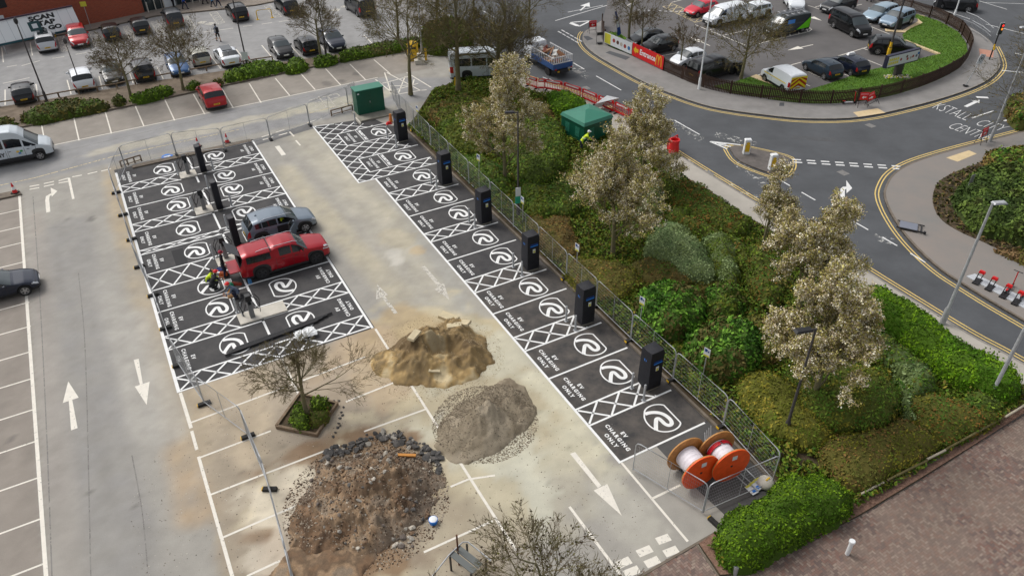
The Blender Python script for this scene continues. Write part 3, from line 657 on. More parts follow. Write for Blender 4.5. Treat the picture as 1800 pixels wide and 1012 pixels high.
# right junction
arrow(mb, (1697, 188), (1722, 176), .3, .7, .7, z=.0094); rl((1716, 171), (1737, 172), .35); rl((1708, 208), (1746, 195), .13); rl((1765, 213), (1815, 198), .22)
rl((1760, 124), (1830, 131), .16); rl((1784, 94), (1830, 104), .16); rl((1733, 43), (1810, 62), .12); rl((1714, 0), (1770, 17), .1); rl((1732, 5), (1820, 8), .08); rl((1640, 12), (1705, 34), .1)
def road_text(s, px0, px1, top, sz_h):
    """capital letters stretched along the road: px0 -> px1 is the base line"""
    a = G(*px0); b_ = G(*px1); t = G(*top); ux = (b_-a)/np.linalg.norm(b_-a); uy = t-a; hh = np.linalg.norm(uy); uy /= hh; L = np.linalg.norm(b_-a)
    t_ = MB(); text_mb(t_, s, 1., (0, 0, 0), 0, weight=-.022, ax='LEFT')
    xs = [v[0] for v in t_.v]; ys = [v[1] for v in t_.v]; xa, xb, ya, yb = min(xs), max(xs), min(ys), max(ys)
    mb.add([(*(a+ux*(v[0]-xa)/(xb-xa)*L+uy*(v[1]-ya)/(yb-ya)*hh), .0094) for v in t_.v], t_.f)
road_text('KSTALL', (1638, 190), (1697, 212), (1655, 181), 1)
road_text('CENTRE', (1664, 224), (1730, 247), (1683, 216), 1)
road_text('CITY', (1712, 219), (1758, 231), (1730, 211), 1)
tag(mb.build('road_markings', M['white_r']), kind='structure')
# restaurant lot lines
mb = MB()
for a_, b_ in [((1150, 101), (1198, 92)), ((1222, 44), (1310, 80)), ((1248, 53), (1262, 49)), ((1324, 135), (1350, 127)), ((1345, 127), (1408, 110)), ((1420, 126), (1457, 143)), ((1412, 147), (1424, 152)), ((1484, 131), (1492, 134)), ((1420, 10), (1465, 25)), ((1433, 13), (1448, 9)), ((1460, 103), (1532, 81)), ((1515, 85), (1560, 100)), ((1520, 104), (1550, 116)), ((1530, 47), (1596, 74)), ((1528, 43), (1545, 38)), ((1496, 12), (1515, 8)), ((1100, 12), (1130, -5)), ((1180, 5), (1200, 0)), ((1300, 20), (1330, 10)), ((1270, 63), (1320, 52))]: seg(mb, G(*a_), G(*b_), .1, .0125)
arrow(mb, (1248, 81), (1212, 65), .12, 1.8, .8, z=.0125); arrow(mb, (1429, 79), (1384, 89), .12, 1.8, .8, z=.0125); arrow(mb, (1425, 30), (1445, 37), .12, 1.5, .8, z=.0125)
a0, a1 = G(1335, 76), G(1423, 51); c0, c1 = G(1355, 73), G(1415, 47)
ribbon(mb, gp([(1330, 78), (1422, 56), (1427, 52), (1420, 48), (1412, 48)]), .1, .0125)
for k in range(6): t = k/5.; seg(mb, G(1342+78*t, 75-19*t), G(1346+70*t, 66-18*t), .1, .0127)
tag(mb.build('lot_lines', M['white_w']), kind='structure')
mb = MB()
A0, A1, A2, A3 = G(1165, 12), G(1222, 40), G(1245, 34), G(1180, 6)
for t in np.linspace(0, 1, 7): seg(mb, A0+(A1-A0)*t, A3+(A2-A3)*min(1, t+.12), .1, .0125); seg(mb, A0+(A1-A0)*min(1, t+.15), A3+(A2-A3)*t, .1, .0127)
seg(mb, A0, A1, .1, .0129); seg(mb, A3, A2, .1, .0129)
tag(mb.build('yellow_box_lines', M['yellow_f']), kind='structure')
# seams, scuffs and repairs
M['seam'] = paint_mat('tar_seam', srgb(126, 122, 118), .46, 2); M['scuff'] = paint_mat('pale_scuff', srgb(170, 170, 166), .56, 2.2)
mb = MB()
for pts in ([(58, 345), (70, 520), (82, 760), (92, 1030)], [(138, 480), (150, 620), (160, 1030)], [(232, 800), (250, 900), (262, 1030)], [(110, 266), (400, 200), (640, 150)]): ribbon(mb, smooth_line(gp(pts), 6), .05, .0048)
tag(mb.build('tar_seams', M['seam']), kind='structure')
mb = MB()
for pts in ([(1190, 300), (1330, 372), (1345, 350), (1210, 280)], [(1530, 418), (1565, 432), (1572, 420), (1540, 410)], [(1290, 290), (1340, 330), (1350, 318), (1300, 280)], [(1255, 240), (1330, 262), (1330, 250), (1260, 232)], [(1000, 120), (1030, 140), (1040, 132), (1012, 114)], [(1130, 190), (1230, 250), (1240, 242), (1140, 184)]): mb.add([(*G(*p), .0075) for p in pts], [(0, 1, 2, 3)])
tag(mb.build('road_scuffs', M['scuff']), kind='structure')
for q_, pts in enumerate([[(1392, 238), (1470, 243), (1468, 250), (1388, 245)], [(1130, 178), (1150, 188), (1142, 195), (1122, 184)], [(1640, 470), (1680, 500), (1672, 508), (1632, 477)]]): sheet('road_repair', pts, .0062, mat('repair_%d' % q_, srgb(80, 81, 83), .85, noise=.12, scale=2))
# tactile pads
for nm, pts, m in [('tactile_paving', [(1499, 200), (1508, 208), (1556, 201), (1542, 193)], 'beige'), ('tactile_paving_corner', [(1662, 280), (1682, 287), (1716, 273), (1702, 267)], 'beige'), ('tactile_paving_red', [(1720, 88), (1722, 100), (1745, 104), (1746, 92)], 'pinkish')]: sheet(nm, pts, .125, M[m])
for k_, pts in enumerate([[(1025, 66), (1034, 66), (1043, 71), (1032, 74)], [(1064, 95), (1072, 92), (1108, 103), (1100, 108)], [(1370, 183), (1378, 183), (1378, 189), (1369, 189)]]): sheet('pavement_patch', pts, .124, M['road'])
b = MB()
for px in [(1530, 221), (1482, 304), (1245, 305), (1016, 127), (1030, 155), (1760, 330)]:
    p = G(*px); b.box((p[0], p[1], .009), (.7, .6, .004), ANG_A)
tag(b.build('manhole_covers', mat('iron_cover', srgb(120, 118, 115), .6, noise=.2, scale=5)), kind='structure')
# ================================================================== VEHICLES
M['glass'] = mat('dark_glass', (.012, .015, .017), .04, spec=.8)
M['glass_l'] = mat('windscreen_glass', (.05, .065, .07), .05, spec=.9)
M['tyre'] = mat('tyre_rubber', (.018, .018, .018), .85)
M['alloy'] = mat('alloy_wheel', (.42, .42, .43), .35, .8)
M['alloy_d'] = mat('dark_alloy', (.06, .06, .065), .4, .6)
M['trim'] = mat('black_trim', (.022, .022, .024), .6)
M['tail'] = mat('tail_lamp', (.42, .012, .015), .2, spec=.6)
M['lamp'] = mat('headlamp', (.62, .65, .68), .12, spec=.8)
M['plate_y'] = mat('yellow_plate', srgb(232, 186, 40), .5); M['plate_w'] = mat('white_plate', (.8, .8, .78), .5)
M['plate_t'] = mat('plate_lettering', (.01, .01, .01), .6)
M['inside'] = mat('car_interior', (.02, .02, .022), .8)
M['chrome'] = mat('chrome', (.6, .6, .62), .2, .9)
def carpaint(name, c, metal=.35): return mat('paint_'+name, c, .28, metal*.5, spec=.35, coat=.45)
PAINT = {k: carpaint(k, srgb(*v)) for k, v in dict(black=(14, 14, 16), darkgrey=(48, 50, 54), grey=(116, 120, 126), silver=(190, 192, 195), red=(172, 22, 30), crimson=(158, 8, 28), bluegrey=(116, 128, 140), navy=(24, 32, 50), teal=(30, 48, 62), blue=(50, 86, 130), beige=(164, 162, 148), steel=(132, 152, 170), lightblue=(150, 170, 184), charcoal=(28, 30, 33), vangrey=(62, 68, 70), scarlet=(206, 34, 56)).items()}
PAINT['white'] = carpaint('white', srgb(228, 232, 236), 0); PAINT['vansilver'] = carpaint('vansilver', srgb(196, 204, 210), .2)
# top silhouette (x fraction, height), belt heights, windows (fractions), wheels
SH = {
 'hatch': dict(L=4.05, W=1.76, H=1.48, top=[(0, .5), (.012, .62), (.05, .72), (.15, .87), (.25, .97), (.285, 1.02), (.43, 1.38), (.5, 1.45), (.62, 1.48), (.8, 1.44), (.88, 1.38), (.965, 1.02), (.985, .92), (1, .6)],
   belt=[(0, .6), (.25, .93), (.9, 1.03), (1, .95)], ws=(.285, .45), rw=(.88, .965), side=[(.33, .565), (.585, .80)], wh=(.19, .815), r=.31),
 'suv': dict(L=4.5, W=1.86, H=1.66, top=[(0, .6), (.012, .76), (.05, .88), (.14, 1.0), (.24, 1.08), (.275, 1.13), (.40, 1.52), (.47, 1.62), (.6, 1.66), (.8, 1.63), (.89, 1.56), (.962, 1.16), (.985, 1.02), (1, .7)],
   belt=[(0, .75), (.25, 1.05), (.9, 1.16), (1, 1.05)], ws=(.275, .42), rw=(.89, .962), side=[(.32, .55), (.57, .77), (.785, .87)], wh=(.19, .81), r=.36),
 'sedan': dict(L=4.7, W=1.85, H=1.45, top=[(0, .5), (.012, .6), (.06, .72), (.15, .86), (.26, .93), (.29, .97), (.43, 1.33), (.52, 1.43), (.62, 1.45), (.74, 1.38), (.88, 1.14), (.95, 1.08), (.985, 1.0), (1, .62)],
   belt=[(0, .6), (.25, .9), (.9, 1.0), (1, .95)], ws=(.29, .46), rw=(.74, .90), side=[(.34, .55), (.57, .76)], wh=(.18, .80), r=.34),
 'estate': dict(L=4.75, W=1.83, H=1.5, top=[(0, .52), (.012, .62), (.06, .74), (.15, .88), (.25, .96), (.28, 1.0), (.41, 1.38), (.5, 1.47), (.7, 1.5), (.86, 1.46), (.92, 1.4), (.972, 1.04), (.988, .9), (1, .6)],
   belt=[(0, .6), (.25, .94), (.9, 1.02), (1, .95)], ws=(.28, .43), rw=(.92, .972), side=[(.32, .53), (.55, .74), (.755, .89)], wh=(.18, .80), r=.33),
 'van': dict(L=5.0, W=1.95, H=1.95, top=[(0, .7), (.01, .9), (.05, 1.02), (.13, 1.15), (.16, 1.2), (.28, 1.75), (.33, 1.88), (.45, 1.95), (.85, 1.95), (.965, 1.92), (.99, 1.8), (1, 1.3)],
   belt=[(0, .8), (.15, 1.12), (.9, 1.15), (1, 1.15)], ws=(.16, .29), rw=None, side=[(.2, .36)], wh=(.18, .80), r=.34),
 'smallvan': dict(L=4.4, W=1.85, H=1.82, top=[(0, .65), (.012, .85), (.05, .98), (.16, 1.1), (.2, 1.14), (.33, 1.62), (.4, 1.76), (.5, 1.82), (.85, 1.82), (.965, 1.79), (.99, 1.7), (1, 1.2)],
   belt=[(0, .8), (.2, 1.08), (.9, 1.12), (1, 1.1)], ws=(.2, .345), rw=None, side=[(.26, .41)], wh=(.19, .80), r=.33),
 'people_van': dict(L=5.1, W=1.98, H=1.98, top=[(0, .7), (.01, .9), (.05, 1.02), (.14, 1.15), (.17, 1.2), (.29, 1.75), (.34, 1.9), (.45, 1.98), (.85, 1.98), (.965, 1.93), (.985, 1.7), (1, 1.2)],
   belt=[(0, .8), (.15, 1.14), (.9, 1.18), (1, 1.15)], ws=(.17, .3), rw=None, side=[(.21, .37), (.39, .62), (.64, .93)], wh=(.18, .79), r=.35),
 'minibus': dict(L=6.4, W=2.06, H=2.62, top=[(0, .75), (.008, .95), (.04, 1.1), (.1, 1.26), (.125, 1.3), (.235, 1.98), (.29, 2.35), (.36, 2.55), (.5, 2.62), (.93, 2.62), (.985, 2.56), (.997, 2.4), (1, 2.2)],
   belt=[(0, .85), (.1, 1.2), (.9, 1.28), (1, 1.28)], ws=(.125, .24), rw=None, side=[(.15, .27), (.29, .46), (.48, .68), (.70, .93)], wh=(.15, .76), r=.36, vmax=.62),
 'pickup': dict(L=5.37, W=1.92, H=1.86, top=[(0, .7), (.01, .95), (.03, 1.06), (.13, 1.16), (.235, 1.22), (.255, 1.26), (.345, 1.68), (.40, 1.82), (.5, 1.86), (.60, 1.82), (.628, 1.77), (.64, 1.75), (.9, 1.76), (.955, 1.68), (.985, 1.2), (1, .85)],
   belt=[(0, .85), (.23, 1.16), (.6, 1.2), (1, 1.2)], ws=(.255, .355), rw=(.955, .985), side=[(.29, .42), (.435, .565), (.66, .92)], wh=(.175, .785), r=.41),
 'mini': dict(L=3.6, W=1.64, H=1.5, top=[(0, .5), (.015, .65), (.06, .78), (.16, .92), (.24, 1.0), (.27, 1.04), (.43, 1.4), (.52, 1.49), (.62, 1.5), (.8, 1.42), (.88, 1.34), (.955, 1.0), (.985, .88), (1, .6)],
   belt=[(0, .6), (.25, .97), (.9, 1.02), (1, .95)], ws=(.27, .45), rw=(.88, .955), side=[(.33, .62), (.65, .82)], wh=(.18, .82), r=.29),
}
def lerp_tab(tab, x):
    return np.interp(x, [p[0] for p in tab], [p[1] for p in tab])
PLAN = [(0, .66), (.008, .76), (.03, .87), (.08, .95), (.18, 1), (.82, 1), (.93, .965), (.98, .9), (.995, .82), (1, .76)]
PLANV = [(0, .74), (.008, .82), (.03, .9), (.08, .96), (.16, 1), (.9, 1), (.985, .98), (.997, .94), (1, .9)]
def car_parts(shape, rear_glass=True, canopy=False):
    """returns dict: part -> (verts, faces) in car space, +x forward, origin mid-wheelbase on the ground"""
    s = SH[shape]; L, W = s['L'], s['W']; r = s['r']; xc = L/2
    xs = set(np.round(np.linspace(0, 1, 61), 5)); [xs.add(round(p[0], 5)) for p in s['top']]
    for a in (s['ws'], s['rw'] or ()): [xs.add(round(p, 5)) for p in a]
    for a in s['side']: [xs.add(round(p, 5)) for p in a]
    Ra = r+.055
    for wx in s['wh']:
        for t in np.linspace(-1, 1, 15): xs.add(round(wx+Ra*sin(t*pi/2)/L, 5))
    sm = [s['side'][0][0]+.012]+[(s['side'][k][1]+s['side'][k+1][0])/2 for k in range(len(s['side'])-1)][:2]+([s['side'][1][1]-.01] if len(s['side']) > 1 and shape != 'pickup' else [s['side'][0][1]+.01] if len(s['side']) < 2 else [])
    for a in sm: xs.add(round(a-.0018, 5)); xs.add(round(a+.0018, 5))
    xs = np.array(sorted(x for x in xs if 0 <= x <= 1))
    xs = xs[np.concatenate([[True], np.diff(xs) > .0012])]
    vanlike = shape in ('van', 'smallvan', 'people_van', 'minibus')
    rows = []
    for x in xs:
        T = float(lerp_tab(s['top'], x)); w = W/2*float(lerp_tab(PLANV if vanlike else PLAN, x)); bl = float(lerp_tab(s['belt'], x))
        sh = min(bl, T-.05); g = max(0, T-sh)
        sill = .24 if x > .03 and x < .97 else .3
        zb = sill
        for wx in s['wh']:
            dx = abs(x-wx)*L
            if dx <= Ra: zb = max(zb, r+sqrt(max(0, Ra*Ra-dx*dx)))
        zb = min(zb, sh-.06)
        k = .16 if vanlike else .27
        wr = w*.965-k*max(0, g-.05)
        z1 = max(zb+.02, min(.42, sh-.03)); z1 = max(z1, zb+.02); z2 = zb*.45+sh*.55; z2 = max(z2, z1+.01)
        gr = min(1, g/.22)
        zr = T-.03-.05*gr; rin = .10*gr+.03
        pts = [(w*.93 if zb < .3 else w*.985, zb), (w*.985, z1), (w, z2), (w*.985, sh-.05 if sh-.05 > z2 else (z2+sh)/2), (w*.965, sh)]
        va = s.get('vmax', .9)
        for t in (.1, va): pts.append((w*.965+(wr-w*.965)*t, sh+(zr-sh)*t))
        pts += [(wr, zr), (max(wr-rin, .05), T-.008), (wr*.5, T+.012*gr+.008), (0, T+.018*gr+.012)]
        rows.append(pts)
    n = len(xs); m = len(rows[0]); full = []
    for i, rr in enumerate(rows):
        X = xc-xs[i]*L
        left = [(X, p[0], p[1]) for p in rr]; right = [(X, -p[0], p[1]) for p in reversed(rr[:-1])]
        full.append(left+right)
    mm = 2*m-1; parts = {}
    V = [p for row in full for p in row]
    def put(cls, face): parts.setdefault(cls, []).append(face)
    for i in range(n-1):
        xm = (xs[i]+xs[i+1])/2; T = float(lerp_tab(s['top'], xm)); bl = float(lerp_tab(s['belt'], xm)); g = T-min(bl, T-.05)
        for j in range(mm-1):
            jj = j if j < m-1 else mm-2-j; side = 'l' if j < m-1 else 'r'
            f = (i*mm+j, i*mm+j+1, (i+1)*mm+j+1, (i+1)*mm+j)
            z = sum(V[q][2] for q in f)/4; y = abs(sum(V[q][1] for q in f)/4)
            cls = 'body'
            if jj == 5 and g > .14:
                for k, (a, b_) in enumerate(s['side']):
                    if a < xm < b_: cls = 'window%d%s' % (k, side)
            elif jj in (7, 8, 9) and s['ws'][0] < xm < s['ws'][1]: cls = 'windscreen'
            elif s['rw'] and jj in (7, 8, 9) and s['rw'][0]+.004 < xm < s['rw'][1]: cls = 'rear_window'
            if jj in (1, 2, 3) and min(abs(xm-a) for a in sm) < .0015: cls = 'door_gap'
            if cls == 'body' and jj == 1 and shape in ('suv', 'pickup', 'minibus', 'van', 'people_van') and min(abs(xm-q)*L for q in s['wh']) < Ra+.045: cls = 'lower_trim'
            if cls == 'body' and jj == 0: cls = 'lower_trim'
            if cls == 'body' and xm < .085 and jj in (3, 4) and z > .5: cls = 'headlight'+side
            if cls == 'body' and xm < .07 and jj in (6, 7) and z > .6 and y > W*.22: cls = 'headlight'+side
            if cls == 'body' and xm > .945 and jj in (2, 3, 4) and z > .62: cls = 'tail_light'+side
            put(cls, f)
    # front and rear caps as strips
    for end, i in (('f', 0), ('b', n-1)):
        row = [i*mm+j for j in range(mm)]
        for j in range(m-1):
            a, b_, c, d = row[j], row[j+1], row[mm-2-j], row[mm-1-j]
            z = (V[a][2]+V[b_][2])/2
            cls = 'body'
            if end == 'f': cls = 'grille' if j < 4 else 'body'
            else:
                cls = 'lower_trim' if j == 0 else 'body'
                if vanlike and j == 5 and rear_glass: cls = 'rear_window'
            f = (a, b_, c, d) if b_ != c else (a, b_, d)
            if end == 'b': f = tuple(reversed(f))
            put(cls, f)
    out = {}
    for cls, fs in parts.items():
        used = {}; vs = []; nf = []
        for f in fs:
            q = []
            for a in f:
                if a not in used: used[a] = len(vs); vs.append(V[a])
                q.append(used[a])
            nf.append(tuple(q))
        if cls.startswith('window') or cls in ('windscreen', 'rear_window') or cls.startswith('headl') or cls.startswith('tail'):
            cx = np.mean([v[0] for v in vs]); 
            vs = [(v[0]*1.0+(.006 if cls == 'windscreen' else (-.006 if cls == 'rear_window' else 0)), v[1]*1.004, v[2]+(.006 if cls in ('windscreen', 'rear_window') else 0)) for v in vs]
        out[cls] = (vs, nf)
    return out
CAR_CACHE = {}
def wheel_mesh(r, dark):
    key = ('wheel', r, dark)
    if key in CAR_CACHE: return CAR_CACHE[key]
    t = MB(); w = .21; n = 24
    prof = [(r*.62, -w/2), (r*.93, -w/2), (r, -w/2+.03), (r, w/2-.03), (r*.93, w/2), (r*.66, w/2), (r*.64, w/2-.03)]
    t.lathe(prof, n); t.v = [(v[0], v[2], v[1]) for v in t.v]; t.f = [tuple(reversed(f)) for f in t.f]
    h = MB(); h.lathe([(r*.64, w/2-.05), (r*.64, w/2-.01), (r*.58, w/2-.012), (r*.55, w/2-.05)], n)
    for k in range(5):
        a = 2*pi*k/5; R0, R1 = r*.08, r*.6; dw = r*.11
        ca_, sa_ = cos(a), sin(a)
        for q0, q1, w0, w1 in ((R0, R1, dw*1.2, dw),):
            pts = [(q0, -w0), (q1, -w1), (q1, w1), (q0, w0)]
            h.prism([(x*ca_-y*sa_, x*sa_+y*ca_) for x, y in pts], w/2-.05, w/2-.015)
    h.lathe([(r*.14, w/2-.05), (r*.14, w/2-.008), (r*.1, w/2)], 10)
    h.v = [(v[0], v[2], v[1]) for v in h.v]; h.f = [tuple(reversed(f)) for f in h.f]
    disc = MB(); disc.lathe([(r*.6, w/2-.07), (r*.6, w/2-.055)], 16); disc.v = [(v[0], v[2], v[1]) for v in disc.v]
    CAR_CACHE[key] = (t, h, disc); return CAR_CACHE[key]
def mesh_from(mb, name, mats, smooth=30):
    o = mb.build(name, mats, smooth=smooth); me = o.data; bpy.data.objects.remove(o); return me
def inst(me, name, parent, loc=(0, 0, 0), rot=(0, 0, 0)):
    o = bpy.data.objects.new(name, me); COL.objects.link(o); o.parent = parent; o.location = loc; o.rotation_euler = rot; return o
def plate_text(): 
    return ''.join(random.choice('ABCDEFGHJKLMNPRSTUVWXY') for _ in range(2))+random.choice(['17', '18', '20', '21', '66', '68', '70', '72', '73'])+' '+''.join(random.choice('ABCDEFGHJKLMNPRSTUVWXY') for _ in range(3))
def car(name, shape, paint, label, cat, px, hd, z=.7, group=None, dark_wheels=False, rear_glass=True, trim_all=False, roof=None, rails=False, skip=(), lean=0, world=None, front_plate=True, two_tone=None, bumper=False):
    s = SH[shape]; L, W, r = s['L'], s['W'], s['r']
    p = world if world is not None else G(px[0], px[1], z)
    root = thing(name, label, cat, (float(p[0]), float(p[1]), .008), hd, group)
    key = (shape, rear_glass, id(paint), id(roof))
    if key not in CAR_CACHE:
        P = car_parts(shape, rear_glass); D = {}
        for cls, (vs, fs) in P.items():
            b = MB(); b.add(vs, fs)
            mt = paint
            if cls.startswith('window') or cls == 'rear_window': mt = M['glass']
            elif cls == 'windscreen': mt = M['glass_l']
            elif cls.startswith('headl'): mt = M['lamp']
            elif cls.startswith('tail'): mt = M['tail']
            elif cls in ('lower_trim', 'grille', 'door_gap'): mt = M['trim']
            D[cls] = mesh_from(b, cls, mt, 38)
        und = MB(); und.box((0, 0, .45), (L*.93, W*.80, .46)); D['underbody'] = mesh_from(und, 'underbody', M['inside'])
        mi = MB(); mi.box((0, 0, 0), (.12, .2, .13), m=0, taper=.85); D['mirror'] = mesh_from(mi, 'door_mirror', paint)
        CAR_CACHE[key] = D
    D = CAR_CACHE[key]
    nm = dict(door_gap='door_gap', windscreen='windscreen', rear_window='rear_window', body='body', lower_trim='lower_trim', grille='grille', underbody='underbody')
    for cls, me in D.items():
        if cls in skip: continue
        if cls == 'mirror':
            xm = L/2-(s['ws'][0]+.075)*L; zb = float(lerp_tab(s['belt'], .3))+.06
            for sg in (-1, 1): inst(me, 'door_mirror', root, (xm, sg*(W/2+.06), zb))
        else:
            n_ = nm.get(cls) or ('side_window' if cls.startswith('window') else 'headlight' if cls.startswith('head') else 'tail_light')
            inst(me, n_, root)
    for k, (a_, b_) in enumerate(s['side'][:2]):
        for sg in (-1, 1):
            if 'hm' not in CAR_CACHE: hb = MB(); hb.box((0, 0, 0), (.17, .03, .03)); CAR_CACHE['hm'] = mesh_from(hb, 'door_handle', M['trim'])
            inst(CAR_CACHE['hm'], 'door_handle', root, (L/2-(b_-.03)*L, sg*(W/2+.005), float(lerp_tab(s['belt'], b_))-.12))
    t, h, dsc = wheel_mesh(r, dark_wheels)
    kt = ('tm', r)
    if kt not in CAR_CACHE: CAR_CACHE[kt] = (mesh_from(t, 'tyre', M['tyre'], 40),)
    kh = ('hm', r, dark_wheels)
    if kh not in CAR_CACHE: 
        CAR_CACHE[kh] = (mesh_from(h, 'rim', M['alloy_d'] if dark_wheels else M['alloy'], 30),)
    for wx in s['wh']:
        for sg in (-1, 1):
            wo_ = inst(CAR_CACHE[kt][0], 'wheel', root, (L/2-wx*L, sg*(W/2-.125), r), (0, 0, 0 if sg > 0 else pi))
            inst(CAR_CACHE[kh][0], 'rim', wo_)
    b = MB(); b.box((-L/2-.012, 0, .62 if not s['H'] > 1.9 else .75), (.02, .52, .115)); b.build('rear_number_plate', M['plate_y'], root)
    q = MB(); text_mb(q, plate_text(), .1, (-L/2-.024, 0, .62 if not s['H'] > 1.9 else .75), 0, mat3=Matrix(((0, 0, -1), (-1, 0, 0), (0, 1, 0))), weight=.003, sx=.9)
    q.build('plate_lettering', M['plate_t'], root)
    if front_plate:
        b = MB(); b.box((L/2+.012, 0, .5), (.02, .52, .115)); b.build('front_number_plate', M['plate_w'], root)
    if rails:
        b = MB(); H = s['H']
        for sg in (-1, 1):
            yy = sg*(W/2*.965-.27*(H-1.1)-.06) if shape != 'pickup' else sg*.62
            b.path([(L*.16, yy, H-.1), (L*.12, yy, H-.02), (-L*.22, yy, H-.02), (-L*.3, yy, H-.08)], .018, 6)
        b.build('roof_rail', M['chrome'], root)
    ae = MB(); ae.box((-L*.3, 0, s['H']+.02), (.16, .05, .08), taper=.4)
    if not s['H'] > 1.8: ae.build('roof_aerial', paint, root)
    return root

UP = head((360, 200), (340, 166)); DN = UP+pi
CAR_G = 'cars parked in the store car park'
P_ = PAINT
# store car park, front row (nearest the shop)
car('parked_car', 'suv', P_['silver'], 'silver car with black glass roof panel parked by the white trolley shelter', 'car', (80, 72), UP+.02, group=CAR_G)
car('parked_car', 'suv', P_['red'], 'red car facing out of its bay beside the white trolley shelter', 'car', (137, 64), DN+.0, group=CAR_G)
car('parked_car', 'hatch', P_['black'], 'black car behind the left bare tree, parked against the brick wall', 'car', (194, 54), UP, group=CAR_G)
car('parked_car', 'hatch', P_['black'], 'small black car parked nose-in below the end of the brick wall', 'car', (245, 43), UP, group=CAR_G)
car('parked_car', 'suv', P_['darkgrey'], 'dark grey car parked nose-in by the store entrance', 'car', (303, 30), UP, group=CAR_G)
car('parked_car', 'suv', P_['black'], 'black car with grey roof parked right of the store entrance', 'car', (416, 20), UP, group=CAR_G)
car('parked_car', 'suv', P_['charcoal'], 'dark car parked right of the yellow hoop barrier', 'car', (503, 9), UP+.03, group=CAR_G)
car('parked_car', 'people_van', P_['darkgrey'], 'dark grey van at the top edge behind bare branches', 'van', (631, 8), UP+.05, z=.9, group=CAR_G)
# store car park, second row (along the knee rail)
car('parked_car', 'hatch', P_['black'], 'black hatchback alone in the far left bay by the knee rail', 'car', (40, 160), UP, group=CAR_G)
car('parked_car', 'suv', P_['white'], 'white car by the knee rail, left of the first bare tree', 'car', (143, 137), UP+.04, group=CAR_G)
car('parked_car', 'hatch', P_['black'], 'black hatchback facing the viewer beside the white car, behind bare branches', 'car', (196, 127), DN, group=CAR_G)
car('parked_car', 'suv', P_['charcoal'], 'dark car between the two bare trees on the strip', 'car', (250, 121), UP, group=CAR_G)
car('parked_car', 'hatch', P_['blue'], 'blue car facing the viewer behind the second bare tree', 'car', (311, 113), DN, group=CAR_G)
car('parked_car', 'hatch', P_['beige'], 'beige grey hatchback parked left of the white saloon', 'car', (349, 97), UP, group=CAR_G)
car('parked_car', 'sedan', P_['white'], 'white saloon with a black glass roof', 'car', (398, 96), UP, group=CAR_G, dark_wheels=True)
car('parked_car', 'hatch', P_['black'], 'black hatchback facing the viewer, left of the third bare tree', 'car', (493, 83), DN, group=CAR_G)
car('parked_car', 'hatch', P_['black'], 'black hatchback showing its tail, directly behind the third bare tree', 'car', (538, 77), UP, group=CAR_G)
car('parked_car', 'suv', P_['navy'], 'dark navy car facing the viewer, right of the third bare tree', 'car', (583, 70), DN, group=CAR_G)
car('parked_car', 'suv', P_['red'], 'bright red car alone in the row of empty bays below the hedge strip', 'car', (371, 166), UP, group=CAR_G)
# glass roofs
def on_roof(root, name, pts, z, m):
    b = MB(); b.add([(x, y, z) for x, y in pts], [tuple(range(len(pts)))]); return b.build(name, m, root)
for o in [o for o in COL.objects if o.get('label', '').startswith('white saloon with a black') or o.get('label', '').startswith('silver car with black')]:
    h_ = 1.475 if 'saloon' in o['label'] else 1.695
    b = MB(); b.box((-.35, 0, h_), (1.5, .98, .02)); b.build('glass_roof', M['glass'], o)
# the two cars on the bays
q4 = car('parked_suv', 'suv', P_['bluegrey'], 'blue-grey SUV with its driver door open, charging between the bays', 'car', (491, 392), ANG_B+.03, z=.7, skip=('window0r',), rails=True)
rg = car('pickup_truck', 'pickup', P_['crimson'], 'red pickup truck with matching canopy and open tailgate', 'pickup truck', (497, 444), ANG_B-.0, z=.85, rails=True, dark_wheels=True)
def hd_in(a, deg=0): return head(*a)+radians(deg)
car('dark_coupe', 'sedan', P_['navy'], 'dark blue car cut off by the left edge of the picture', 'car', (-12, 505), ANG_B+.02, z=.6, dark_wheels=False)
mbus = car('minibus', 'minibus', P_['vansilver'], 'silver minibus with black lower trim driving in from the left edge', 'minibus', (5, 258), head((0, 292), (90, 275)), z=1.2, group='minibuses')
mb2 = car('minibus', 'minibus', P_['vansilver'], 'silver minibus half hidden behind bare trees at the car park exit', 'minibus', (850, 112), head((800, 145), (880, 140)), z=1.2, group='minibuses')
# restaurant lot
LG = 'cars in the restaurant car park'
dl = head((1198, 92), (1150, 101))
dl2 = head((1310, 80), (1235, 50))
lf = head((1260, 62), (1205, 75))
car('parked_car', 'hatch', P_['charcoal'], 'dark grey car nearest the corner fence of the restaurant lot', 'car', (1134, 66), lf, group=LG)
car('parked_car', 'hatch', P_['black'], 'black hatchback behind the red entrance banner', 'car', (1158, 78), lf, group=LG)
car('parked_car', 'mini', P_['white'], 'small white car beside the dark pickup truck', 'car', (1210, 102), lf, group=LG)
car('pickup_truck', 'pickup', P_['black'], 'black pickup truck with canopy behind the picket fence', 'pickup truck', (1254, 118), lf+pi, z=.8, dark_wheels=True)
car('parked_car', 'hatch', P_['scarlet'], 'bright red car left of the white delivery van', 'car', (1233, 14), lf, group=LG)
car('delivery_van', 'van', P_['white'], 'white delivery van facing left behind the street lamp', 'van', (1274, 26), lf, z=.9, rear_glass=False)
car('parked_car', 'suv', P_['white'], 'white car half hidden behind the crown of the restaurant tree', 'car', (1324, 21), lf, group=LG)
car('parked_car', 'suv', P_['white'], 'white car at the top edge above the van with the green stripe', 'car', (1396, 2), lf+pi*0+.9, group=LG)
gv = car('delivery_van', 'van', P_['vangrey'], 'dark grey van with lime green stripe and roof rack', 'van', (1383, 42), lf-.05, z=.9, rear_glass=False)
bt = car('people_carrier', 'people_van', P_['black'], 'black passenger van driving through the restaurant lot', 'van', (1496, 40), head((1465, 40), (1530, 72)), z=.95)
